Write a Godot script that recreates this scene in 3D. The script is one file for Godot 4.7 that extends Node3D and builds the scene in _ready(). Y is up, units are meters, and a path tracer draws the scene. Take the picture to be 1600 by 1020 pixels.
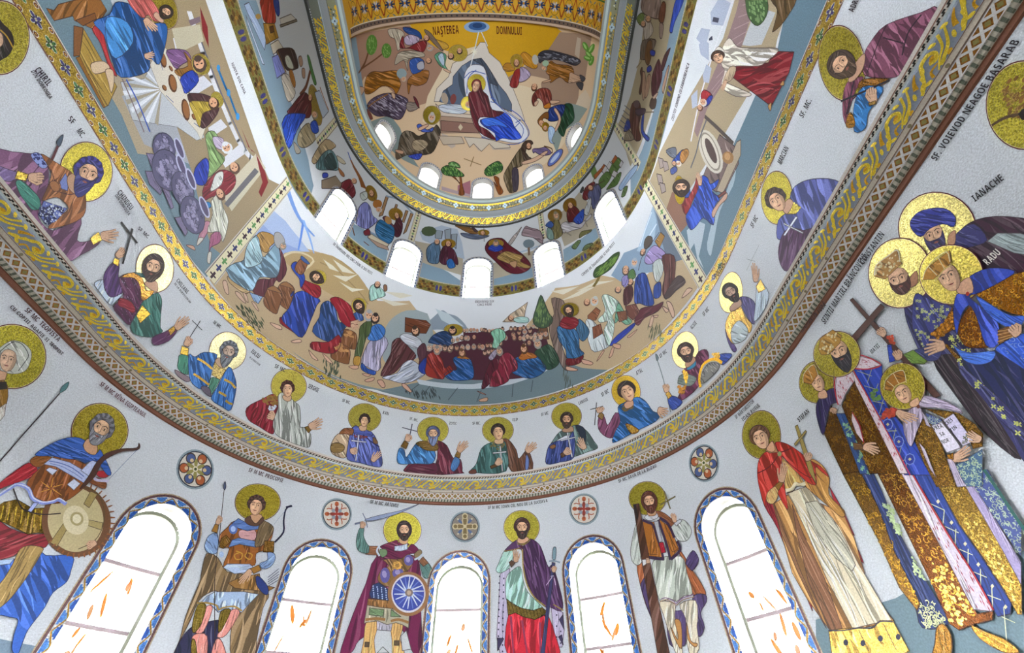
extends Node3D
# A tall painted apse: half-round wall with straight flanks, two mosaic cornices, a conch above.
const R0 := 6.1
const DU := R0 * PI / 120.0
const RN := 5.8
const HN := 22.8
const GAIN := 1.12
var M := {}
var W: Surf
var C1: Surf
var C2: Surf
var N: Surf
var A: Surf
var names := {}
var rng := RandomNumberGenerator.new()

func _ready():
	# camera
	var cam := Camera3D.new()
	cam.name = "camera"
	cam.fov = 75.091
	cam.near = 0.05
	cam.far = 200.0
	cam.transform = Transform3D(Basis(Vector3(0.99949915, -0.02316854, 0.02155615), Vector3(0.00014145, 0.68443597, 0.72907297), Vector3(-0.03164536, -0.72870476, 0.68409644)), Vector3(0.929, 0, 5.164))
	add_child(cam)
	# sky and exposure
	var env := Environment.new()
	env.background_mode = Environment.BG_SKY
	var sm := ProceduralSkyMaterial.new()
	sm.sky_top_color = Color(0.97, 0.98, 1.0)
	sm.sky_horizon_color = Color(0.98, 0.99, 1.0)
	sm.ground_bottom_color = Color(0.55, 0.55, 0.53)
	sm.ground_horizon_color = Color(0.8, 0.8, 0.8)
	sm.sky_energy_multiplier = 16.0
	sm.ground_energy_multiplier = 9.0
	var sky := Sky.new()
	sky.sky_material = sm
	env.sky = sky
	env.tonemap_mode = Environment.TONE_MAPPER_LINEAR
	env.tonemap_exposure = 0.165
	env.sdfgi_enabled = true
	env.ssao_enabled = true
	env.ssil_enabled = true
	var we := WorldEnvironment.new()
	we.name = "world"
	we.environment = env
	add_child(we)
	# unseen area light behind the camera, placed to brighten the apse walls evenly
	nave_light("unseen_nave_light", Vector3(0, 12.5, 10.6), Vector2(7.0, 12.0), Vector3(0, 14.0, -6), 3.2)
	rng.seed = 7
	materials()
	for s in [-1.0, 1.0]:
		added_fill(Vector3(s * 2.6, 14.4, 9.6), Vector3(s * -0.6, 27.5, -1.5), 720.0, 38.0)
		added_fill(Vector3(s * 3.6, 13.6, 9.6), Vector3(s * -2.6, 18.6, -5.5), 470.0, 30.0)
	surfaces()
	shell()
	windows()
	cornices()
	bands()
	paintings()

func nave_light(called, at, size, to, energy):
	var l := AreaLight3D.new()
	l.name = called
	l.area_size = size
	l.area_normalize_energy = false
	l.light_energy = energy
	l.light_color = Color(0.93, 0.97, 1.0)
	l.shadow_enabled = true
	add_child(l)
	l.look_at_from_position(at, to, Vector3.UP)

# added fill lamp with glowing fitting, out of view, brightens dome and upper wall
func added_fill(at: Vector3, to: Vector3, energy: float, cone: float):
	var l := SpotLight3D.new()
	l.name = "added_fill_light"
	l.spot_range = 60.0
	l.spot_attenuation = 2.0
	l.spot_angle = cone
	l.spot_angle_attenuation = 0.8
	l.light_size = 0.35
	l.light_energy = energy
	l.light_color = Color(0.95, 0.97, 1.0)
	l.shadow_enabled = true
	add_child(l, true)
	l.look_at_from_position(at, to, Vector3.FORWARD)
	var o := Node3D.new()
	o.name = numbered("added_fill_lamp")
	o.set_meta("kind", "structure")
	add_child(o)
	o.transform = l.transform
	var b := Brush.new()
	for k in 12:
		var a := Vector3(cos(TAU * k / 12) * 0.36, sin(TAU * k / 12) * 0.36, 0.06)
		var c := Vector3(cos(TAU * (k + 1) / 12) * 0.36, sin(TAU * (k + 1) / 12) * 0.36, 0.06)
		b.quad(a, c, c * Vector3(0.6, 0.6, 0) + Vector3(0, 0, 0.5), a * Vector3(0.6, 0.6, 0) + Vector3(0, 0, 0.5), Color(0.1, 0.1, 0.1))
		b.flat(Vector3(0, 0, 0.5), a * Vector3(0.6, 0.6, 0) + Vector3(0, 0, 0.5), c * Vector3(0.6, 0.6, 0) + Vector3(0, 0, 0.5), Color(0.1, 0.1, 0.1))
	put("fill_lamp_housing", b.mesh(M.plaster), o)
	b = Brush.new()
	for k in 12:
		b.flat(Vector3(0, 0, 0.05), Vector3(cos(TAU * k / 12) * 0.35, sin(TAU * k / 12) * 0.35, 0.05), Vector3(cos(TAU * (k + 1) / 12) * 0.35, sin(TAU * (k + 1) / 12) * 0.35, 0.05), Color.WHITE)
	var m := StandardMaterial3D.new()
	m.albedo_color = Color(0.9, 0.9, 0.85)
	m.emission_enabled = true
	m.emission = Color(1.0, 0.97, 0.92)
	m.emission_energy_multiplier = 8.0
	put("fill_lamp_glass", b.mesh(m), o)

# ---------------------------------------------------------------- materials
func grain(freq: float, lo: float, hi: float, sd: int, bump := false, cell := false) -> NoiseTexture2D:
	var n := FastNoiseLite.new()
	n.seed = sd
	n.noise_type = FastNoiseLite.TYPE_CELLULAR if cell else FastNoiseLite.TYPE_SIMPLEX_SMOOTH
	if cell:
		n.cellular_return_type = FastNoiseLite.RETURN_CELL_VALUE
	n.frequency = freq
	n.fractal_octaves = 1 if cell else 4
	var t := NoiseTexture2D.new()
	t.width = 512
	t.height = 512
	t.seamless = not cell
	t.noise = n
	if bump:
		t.as_normal_map = true
		t.bump_strength = 6.0
	else:
		var g := Gradient.new()
		g.set_color(0, Color(lo, lo, lo))
		g.set_color(1, Color(hi, hi, hi))
		t.color_ramp = g
	return t

func mat(rough: float, metal := 0.0, tex: Texture2D = null, scale := 1.0, bump: Texture2D = null, bs := 1.0) -> StandardMaterial3D:
	var m := StandardMaterial3D.new()
	m.vertex_color_use_as_albedo = true
	m.roughness = rough
	m.metallic = metal
	m.metallic_specular = 0.35
	m.cull_mode = BaseMaterial3D.CULL_DISABLED
	m.uv1_triplanar = true
	m.uv1_world_triplanar = true
	m.uv1_scale = Vector3.ONE * scale
	if tex:
		m.albedo_texture = tex
	if bump:
		m.normal_enabled = true
		m.normal_texture = bump
		m.normal_scale = bs
	return m

func materials():
	var fine := grain(0.16, 0.80, 1.0, 3)
	var tess := grain(0.22, 0.62, 1.0, 5, false, true)
	var tb := grain(0.22, 0, 1, 5, true, true)
	M.wall = mat(0.8, 0.0, fine, 0.42, grain(0.2, 0, 1, 8, true), 0.25)
	M.paint = mat(0.62, 0.0, grain(0.12, 0.80, 1.0, 11), 0.5)
	M.gold = mat(0.34, 0.85, tess, 0.7, tb, 0.9)
	M.gilt = mat(0.36, 0.3, grain(0.22, 0.88, 1.0, 5, false, true), 0.7, tb, 0.6)
	M.mosaic = mat(0.4, 0.15, tess, 0.7, tb, 0.35)
	M.plaster = mat(0.75, 0.0, fine, 0.5)
	var g := StandardMaterial3D.new()
	g.albedo_color = Color(0.98, 0.98, 0.95, 0.06)
	g.transparency = BaseMaterial3D.TRANSPARENCY_ALPHA
	g.roughness = 0.05
	M.glass = g
	for c in [["amber", Color(0.85, 0.5, 0.12, 0.9)], ["rose", Color(0.85, 0.6, 0.4, 0.88)], ["sky", Color(0.5, 0.8, 0.95, 0.25)]]:
		var q := g.duplicate()
		q.albedo_color = c[1]
		q.roughness = 0.45
		q.transparency = BaseMaterial3D.TRANSPARENCY_DISABLED
		q.cull_mode = BaseMaterial3D.CULL_DISABLED
		M["glass_" + c[0]] = q

func col(hex: int) -> Color:
	var c := Color.hex((hex << 8) | 255).srgb_to_linear()
	return Color(minf(paint(c.r), 0.92), minf(paint(c.g), 0.92), minf(paint(c.b), 0.92))

func paint(x: float) -> float:
	return 0.6 * pow(x * GAIN / 0.6, 1.16)

# ---------------------------------------------------------------- surfaces
class Surf:
	static func plan(u: float, r: float) -> Vector2:
		var q := PI / 2 * R0
		if absf(u) <= q + 1e-6:
			return Vector2(r * sin(u / R0), -r * cos(u / R0))
		return Vector2(signf(u) * r, absf(u) - q)
	var kind := 0          # 0 swept profile, 1 conch, 2 arch soffit
	var prof: Array = []   # [r, h] points
	var vs: Array = []     # length along the profile at each point
	var smooth := false
	func profile(p: Array):
		prof = p
		vs = [0.0]
		for i in range(1, p.size()):
			vs.append(vs[-1] + Vector2(p[i][0] - p[i - 1][0], p[i][1] - p[i - 1][1]).length())
		return self
	func at(u: float, v: float, off := 0.0) -> Vector3:
		if kind == 0:
			var i := 0
			while i < vs.size() - 2 and v > vs[i + 1]:
				i += 1
			var t: float = (v - vs[i]) / (vs[i + 1] - vs[i])
			var r: float = lerpf(prof[i][0], prof[i + 1][0], t)
			var h: float = lerpf(prof[i][1], prof[i + 1][1], t)
			var k := floorf(u / DU + 1e-7)
			var f := u / DU - k
			var p := plan(k * DU, r).lerp(plan((k + 1) * DU, r), f)
			return Vector3(p.x, h, p.y) + nrm(u, v) * off
		if kind == 2:
			var a := u / 5.62
			return Vector3(5.62 * sin(a), HN + 5.62 * cos(a), v) + nrm(u, v) * off
		var q := PI / 2 * RN
		var rho := absf(u) if v >= 0 else Vector2(u, v).length()
		var dir := Vector2(signf(u), 0) if v >= 0 else (Vector2(u, v) / rho if rho > 1e-6 else Vector2(0, -1))
		var rr := RN * sin(rho / RN) if rho < q else RN
		var hh := HN + RN * cos(rho / RN) if rho < q else HN - (rho - q)
		return Vector3(rr * dir.x, hh, rr * dir.y + maxf(v, 0)) + nrm(u, v) * off
	func nrm(u: float, v: float) -> Vector3:
		if kind == 0:
			var i := 0
			while i < vs.size() - 2 and v > vs[i + 1]:
				i += 1
			var d := Vector2(prof[i + 1][0] - prof[i][0], prof[i + 1][1] - prof[i][1]).normalized()
			var rad := plan(u, 1.0) if absf(u) <= PI / 2 * R0 else Vector2(signf(u), 0)
			return Vector3(-d.y * rad.x, d.x, -d.y * rad.y)
		if kind == 2:
			return Vector3(-sin(u / 5.62), -cos(u / 5.62), 0)
		var q := PI / 2 * RN
		var rho := absf(u) if v >= 0 else Vector2(u, v).length()
		var dir := Vector2(signf(u), 0) if v >= 0 else (Vector2(u, v) / rho if rho > 1e-6 else Vector2(0, -1))
		if rho >= q:
			return Vector3(-dir.x, 0, -dir.y)
		return -Vector3(sin(rho / RN) * dir.x, cos(rho / RN), sin(rho / RN) * dir.y)
	func cell() -> Vector2:
		return Vector2(DU, 0) if kind == 0 else Vector2(0.28, 0.28) if kind == 1 else Vector2(0.2, 0)

func surfaces():
	W = Surf.new().profile([[6.1, 0.0], [6.1, 30.0]])
	# main cornice, from the wall up and inwards: brown fillet, rope, lattice, cream fillet, cove frieze, fillet, dentils, top mouldings
	C1 = Surf.new().profile([[6.10, 5.02], [6.075, 5.035], [6.07, 5.085], [6.055, 5.09], [6.035, 5.105], [6.02, 5.135], [6.01, 5.15], [5.95, 5.285], [5.935, 5.29], [5.90, 5.35], [5.91, 5.365], [5.87, 5.45], [5.82, 5.545], [5.815, 5.575], [5.80, 5.60], [5.78, 5.64], [5.775, 5.655], [5.76, 5.70]])
	C2 = Surf.new().profile([[6.0, 19.40], [5.96, 19.46], [5.72, 19.74], [5.70, 19.78], [5.58, 19.88], [5.50, 20.02], [5.49, 20.04], [5.26, 20.32], [5.20, 20.37], [5.12, 20.46], [5.06, 20.57]])
	N = Surf.new()
	N.kind = 1
	A = Surf.new()
	A.kind = 2

# ---------------------------------------------------------------- brushes: draw polygons that lie on a surface
class Brush:
	var v := PackedVector3Array()
	var n := PackedVector3Array()
	var c := PackedColorArray()
	func tri(a: Vector3, b: Vector3, d: Vector3, na: Vector3, nb: Vector3, nd: Vector3, k: Color):
		if (b - a).cross(d - a).dot(na + nb + nd) > 0:   # front faces run clockwise
			v.append_array([a, d, b])
			n.append_array([na, nd, nb])
		else:
			v.append_array([a, b, d])
			n.append_array([na, nb, nd])
		c.append_array([k, k, k])
	func flat(a: Vector3, b: Vector3, d: Vector3, k: Color):
		var m := (b - a).cross(d - a).normalized()
		tri(a, b, d, m, m, m, k)
	func quad(a: Vector3, b: Vector3, d: Vector3, e: Vector3, k: Color):
		flat(a, b, d, k)
		flat(a, d, e, k)
	func mesh(mt: Material, origin := Vector3.ZERO) -> ArrayMesh:
		var m := ArrayMesh.new()
		if v.is_empty():
			return m
		if origin != Vector3.ZERO:
			for i in v.size():
				v[i] -= origin
		var ar := []
		ar.resize(Mesh.ARRAY_MAX)
		ar[Mesh.ARRAY_VERTEX] = v
		ar[Mesh.ARRAY_NORMAL] = n
		ar[Mesh.ARRAY_COLOR] = c
		m.add_surface_from_arrays(Mesh.PRIMITIVE_TRIANGLES, ar)
		m.surface_set_material(0, mt)
		return m

func emit(b: Brush, s: Surf, poly: PackedVector2Array, k: Color, off: float):
	if poly.size() < 3:
		return
	var lo := poly[0]
	var hi := poly[0]
	for p in poly:
		lo = lo.min(p)
		hi = hi.max(p)
	var cu := s.cell().x
	var vc := []
	if s.kind == 1:
		var j := floorf(lo.y / 0.28)
		while j * 0.28 < hi.y:
			vc.append([j * 0.28, (j + 1) * 0.28])
			j += 1
	elif s.vs.size() > 2:
		for i in s.vs.size() - 1:
			if s.vs[i + 1] > lo.y and s.vs[i] < hi.y:
				vc.append([s.vs[i], s.vs[i + 1]])
	else:
		vc = [[lo.y - 1, hi.y + 1]]
	var k0 := int(floorf(lo.x / cu + 1e-5))
	var k1 := int(floorf(hi.x / cu - 1e-5))
	var single: bool = k0 == k1 and vc.size() == 1
	for i in range(k0, k1 + 1):
		for y in vc:
			var x0 := i * cu
			var x1 := x0 + cu
			if s.kind == 1:      # each cell of the conch is two flat triangles, so that layers stay parallel
				var q := [Vector2(x0, y[0]), Vector2(x1, y[0]), Vector2(x1, y[1]), Vector2(x0, y[1])]
				for t in [[0, 1, 2], [0, 2, 3]]:
					var A0: Vector2 = q[t[0]]
					var A1: Vector2 = q[t[1]]
					var A2: Vector2 = q[t[2]]
					var S0 := s.at(A0.x, A0.y)
					var S1 := s.at(A1.x, A1.y)
					var S2 := s.at(A2.x, A2.y)
					var flat := (S1 - S0).cross(S2 - S0).normalized()
					flat *= signf(flat.dot(s.nrm((A0.x + A2.x) / 2, (A0.y + A2.y) / 2)))
					for piece in Geometry2D.intersect_polygons(poly, PackedVector2Array([A0, A1, A2])):
						var jx := Geometry2D.triangulate_polygon(piece)
						var F := PackedVector3Array()
						var H := PackedVector3Array()
						for p in piece:
							var e: float = (A1 - A0).cross(A2 - A0)
							var f1: float = (p - A0).cross(A2 - A0) / e
							var f2: float = (A1 - A0).cross(p - A0) / e
							F.append(S0 + (S1 - S0) * f1 + (S2 - S0) * f2 + flat * off)
							H.append(s.nrm(p.x, p.y))
						for w in range(0, jx.size(), 3):
							b.tri(F[jx[w]], F[jx[w + 1]], F[jx[w + 2]], H[jx[w]], H[jx[w + 1]], H[jx[w + 2]], k)
				continue
			var bits: Array = [poly]
			if not single:
				bits = Geometry2D.intersect_polygons(poly, PackedVector2Array([Vector2(x0, y[0]), Vector2(x1, y[0]), Vector2(x1, y[1]), Vector2(x0, y[1])]))
			for q in bits:
				var ix := Geometry2D.triangulate_polygon(q)
				var P := PackedVector3Array()
				var Q := PackedVector3Array()
				for p in q:
					var x := clampf(p.x, i * cu + 1e-5, (i + 1) * cu - 1e-5)
					var w := clampf(p.y, y[0] + 1e-6, y[1] - 1e-6)
					P.append(s.at(x, w, off))
					Q.append(s.nrm(x, w))
				for t in range(0, ix.size(), 3):
					b.tri(P[ix[t]], P[ix[t + 1]], P[ix[t + 2]], Q[ix[t]], Q[ix[t + 1]], Q[ix[t + 2]], k)

static func curve(p: PackedVector2Array, closed: bool, sub := 3) -> PackedVector2Array:
	var out := PackedVector2Array()
	var m := p.size()
	for i in (m if closed else m - 1):
		var a := p[(i - 1 + m) % m] if closed or i > 0 else p[0]
		var b := p[i]
		var c := p[(i + 1) % m]
		var d := p[(i + 2) % m] if closed or i + 2 < m else p[m - 1]
		for t in sub:
			out.append(b.cubic_interpolate(c, a, d, float(t) / sub))
	if not closed:
		out.append(p[m - 1])
	return out

static func ellipse(c: Vector2, rx: float, ry: float, turn := 0.0, n := 20, a0 := 0.0, a1 := TAU) -> PackedVector2Array:
	var o := PackedVector2Array()
	for i in (n if a1 - a0 >= TAU - 0.01 else n + 1):
		var t := a0 + (a1 - a0) * i / n
		o.append(c + Vector2(rx * cos(t), ry * sin(t)).rotated(turn))
	return o

func ribbon(b: Brush, s: Surf, pts: PackedVector2Array, w0: float, w1: float, k: Color, off: float):
	var m := pts.size()
	for i in m - 1:
		var d := (pts[i + 1] - pts[i])
		if d.length() < 1e-5:
			continue
		var t := d.orthogonal().normalized() * 0.5
		var e := d.normalized() * (w0 * 0.15)
		var a := lerpf(w0, w1, float(i) / (m - 1))
		var c := lerpf(w0, w1, float(i + 1) / (m - 1))
		emit(b, s, PackedVector2Array([pts[i] - e + t * a, pts[i + 1] + e + t * c, pts[i + 1] + e - t * c, pts[i] - e - t * a]), k, off)

# ---------------------------------------------------------------- nodes
func numbered(called: String) -> String:
	if not names.has(called):
		names[called] = 0
		return called
	names[called] += 1
	return "%s_%03d" % [called, names[called]]

func put(called: String, mesh: Mesh, parent: Node = self) -> MeshInstance3D:
	var o := MeshInstance3D.new()
	o.name = numbered(called) if parent == self else called
	o.mesh = mesh
	parent.add_child(o, true)
	return o

func tag(o: Node, label: String, category: String, group := ""):
	o.set_meta("label", label)
	o.set_meta("category", category)
	if group:
		o.set_meta("group", group)

func structure(called: String, mesh: Mesh, label := "") -> MeshInstance3D:
	var o := put(called, mesh)
	o.set_meta("kind", "structure")
	if label:
		o.set_meta("label", label)
	return o

func rect(u0: float, v0: float, u1: float, v1: float) -> PackedVector2Array:
	return PackedVector2Array([Vector2(u0, v0), Vector2(u1, v0), Vector2(u1, v1), Vector2(u0, v1)])

# a mesh built over the first facets of a surface, put again further along it
func turned(u: float) -> Transform3D:
	var q := PI / 2 * R0
	var a := clampf(u, -q, q) / R0
	var t := Transform3D(Basis(Vector3.UP, -a), Vector3.ZERO)
	if absf(u) > q:
		t.origin.z = absf(u) - q
		if u < 0:
			pass
	return t
# ---------------------------------------------------------------- the room
const LOW := [-6.388, -3.194, 0.0, 3.194, 6.388]
var holes := []      # window outlines on the wall
var conch_holes := []

# outline of an arched opening, from the left foot over the crown to the right foot, grown by d
func arch_path(c: float, sill: float, half: float, spring: float, rise: float, d: float, n := 18) -> PackedVector2Array:
	var o := PackedVector2Array([Vector2(c - half - d, sill)])
	var m := 6
	for i in range(1, m):
		o.append(Vector2(c - half - d, lerpf(sill, spring, float(i) / m)))
	for i in n + 1:
		var t := PI - PI * i / n
		o.append(Vector2(c + (half + d) * cos(t), spring + (rise + d) * sin(t)))
	for i in range(1, m):
		o.append(Vector2(c + half + d, lerpf(spring, sill, float(i) / m)))
	o.append(Vector2(c + half + d, sill))
	return o

func wall_mesh(h0: float, h1: float, k: Color, off: float, mt: Material, grow := 0.0) -> ArrayMesh:
	var b := Brush.new()
	for i in range(-129, 129):
		var bits: Array = [rect(i * DU, h0, (i + 1) * DU, h1)]
		for w in holes:
			if w[0] - w[1] - 0.1 < (i + 1) * DU and w[0] + w[1] + 0.1 > i * DU and w[2] < h1 and w[3] + w[4] > h0:
				var hole := arch_path(w[0], w[2], w[1], w[3], w[4], grow)
				var next := []
				for q in bits:
					next.append_array(Geometry2D.clip_polygons(q, hole))
				bits = next
		for q in bits:
			emit(b, W, q, k, off)
	return b.mesh(mt)

func shell():
	for c in LOW:
		holes.append([c, 0.565, 0.15, 3.17, 0.56])
	for c in [-6.388, -3.194, 0.0, 3.194, 6.388]:
		holes.append([c, 0.585, 13.74, 15.95, 0.68])
	var white := col(0xc9cdd2)
	structure("wall_lower", wall_mesh(-1.7, 5.06, white, 0.0, M.wall), "white mosaic lower wall of the apse pierced by arched windows")
	structure("wall_upper", wall_mesh(5.06, 20.62, white, 0.0, M.wall), "tall white painted wall between the two gilded cornices")
	structure("wall_outside", wall_mesh(-1.7, 31.0, col(0xb9b4aa), -0.44, M.plaster, 0.0))
	# floor, unseen closing wall with slits sized to light the apse
	var b := Brush.new()
	b.quad(Vector3(-8, -1.7, -8), Vector3(8, -1.7, -8), Vector3(8, -1.7, 12), Vector3(-8, -1.7, 12), col(0xcfc9bc))  # out of view, kept pale to bounce light onto the undersides
	b.quad(Vector3(-8, -1.95, -8), Vector3(-8, -1.95, 12), Vector3(8, -1.95, 12), Vector3(8, -1.95, -8), col(0xcfc9bc))
	structure("floor", b.mesh(M.plaster))
	b = Brush.new()
	var face := PackedVector2Array([Vector2(-7, -1.7), Vector2(7, -1.7), Vector2(7, 31), Vector2(-7, 31)])
	var open := [rect(-3.0, 4.4, -2.5, 15.4), rect(2.5, 4.4, 3.0, 15.4)]
	for z in [11.0, 11.5]:
		for x in range(-14, 14):
			var bits: Array = Geometry2D.intersect_polygons(face, rect(x * 0.5, -2, x * 0.5 + 0.5, 32))
			for w in open:
				var next := []
				for q in bits:
					next.append_array(Geometry2D.clip_polygons(q, w))
				bits = next
			for q in bits:
				var ix := Geometry2D.triangulate_polygon(q)
				for t in range(0, ix.size(), 3):
					b.flat(Vector3(q[ix[t]].x, q[ix[t]].y, z), Vector3(q[ix[t + 1]].x, q[ix[t + 1]].y, z), Vector3(q[ix[t + 2]].x, q[ix[t + 2]].y, z), white)
	structure("wall_nave_unseen", b.mesh(M.plaster))
	# the conch: quarter dome over a short drum, continued as a barrel up to the arch
	for r in 5:
		conch_holes.append(conch_window((r - 2) * PI / 6, 0.0))
	b = Brush.new()
	var sand := col(0xcdb79a)
	var j := -43
	while j < 6:
		for i in range(-43, 43):
			var cell := rect(i * 0.28, j * 0.28, (i + 1) * 0.28, minf((j + 1) * 0.28, 1.47))
			if cell[0].length() > 11.6 and cell[2].length() > 11.6 and cell[1].length() > 11.6 and cell[3].length() > 11.6:
				continue
			var bits: Array = [cell]
			for w in conch_holes:
				var next := []
				for q in bits:
					next.append_array(Geometry2D.clip_polygons(q, w))
				bits = next
			for q in bits:
				emit(b, N, q, sand, 0.0)
		j += 1
	structure("ceiling_conch", b.mesh(M.paint), "half dome above the upper cornice painted with the birth scene")
	b = Brush.new()
	j = -43
	while j < 1:              # outer skin of the conch, open at the same windows
		for i in range(-43, 43):
			var cell := rect(i * 0.28, j * 0.28, (i + 1) * 0.28, minf((j + 1) * 0.28, 0.0))
			if j == 0 or (cell[0].length() > 11.6 and cell[2].length() > 11.6 and cell[1].length() > 11.6 and cell[3].length() > 11.6):
				continue
			var bits: Array = [cell]
			for w in conch_holes:
				var next := []
				for q in bits:
					next.append_array(Geometry2D.clip_polygons(q, w))
				bits = next
			for q in bits:
				emit(b, N, q, sand, -0.32)
		j += 1
	for s in [-1, 1]:
		for k in 14:
			var t0 := PI / 2 * k / 14
			var t1 := PI / 2 * (k + 1) / 14
			b.quad(Vector3(s * 6.5 * cos(t0), HN + 1.0 + 6.0 * sin(t0), 0), Vector3(s * 6.5 * cos(t1), HN + 1.0 + 6.0 * sin(t1), 0), Vector3(s * 6.5 * cos(t1), HN + 1.0 + 6.0 * sin(t1), 11.5), Vector3(s * 6.5 * cos(t0), HN + 1.0 + 6.0 * sin(t0), 11.5), sand)
	structure("roof", b.mesh(M.plaster))
	# barrel vault over the nave side of the arch
	b = Brush.new()
	var top := PI / 2 * 5.62
	var gold := col(0xc9a23c)
	for i in 44:
		emit(b, A, rect(-top + i * top / 22, 1.46, -top + (i + 1) * top / 22, 11.0), gold, 0.0)
	for s in [-1.0, 1.0]:
		b.quad(Vector3(s * 5.62, 20.4, 1.46), Vector3(s * 5.62, HN, 1.46), Vector3(s * 5.62, HN, 11), Vector3(s * 5.62, 20.4, 11), gold)
		b.quad(Vector3(s * 5.62, 20.4, 1.46), Vector3(s * 5.85, 20.4, 1.46), Vector3(s * 5.85, HN, 1.46), Vector3(s * 5.62, HN, 1.46), gold)
		for k in 12:
			var t0 := PI / 2 * k / 12
			var t1 := PI / 2 * (k + 1) / 12
			b.quad(Vector3(s * 5.62 * cos(t0), HN + 5.62 * sin(t0), 1.46), Vector3(s * 5.85 * cos(t0), HN + 5.85 * sin(t0), 1.46), Vector3(s * 5.85 * cos(t1), HN + 5.85 * sin(t1), 1.46), Vector3(s * 5.62 * cos(t1), HN + 5.62 * sin(t1), 1.46), gold)
	structure("ceiling_vault", b.mesh(M.gilt), "gold mosaic arch crossing in front of the half dome")

func conch_window(az: float, d: float) -> PackedVector2Array:
	# an arched opening on the drum and the foot of the conch, written in the conch's own map (distance from the pole)
	var o := PackedVector2Array()
	var q := PI / 2 * RN
	for p in arch_path(0.0, 0.0, 0.545, 2.25, 0.6, d, 14):
		var rho: float = q + HN - 21.35 - p.y
		var a: float = az + p.x / RN
		o.append(Vector2(rho * sin(a), -rho * cos(a)))
	return o

# ---------------------------------------------------------------- windows
func solid_bar(b: Brush, p: Array, w: float, d: float, k: Color):
	# a square bar along a chain of points
	for i in p.size() - 1:
		var t: Vector3 = (p[i + 1] - p[i]).normalized()
		var z: Vector3 = Vector3(p[i].x, 0, minf(p[i].z, 0)).normalized()
		var x := t.cross(z).normalized() * w * 0.5
		z *= d * 0.5
		var c := [x + z, x - z, -x - z, -x + z]
		for e in 4:
			b.quad(p[i] + c[e], p[i + 1] + c[e], p[i + 1] + c[(e + 1) % 4], p[i] + c[(e + 1) % 4], k)

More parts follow.
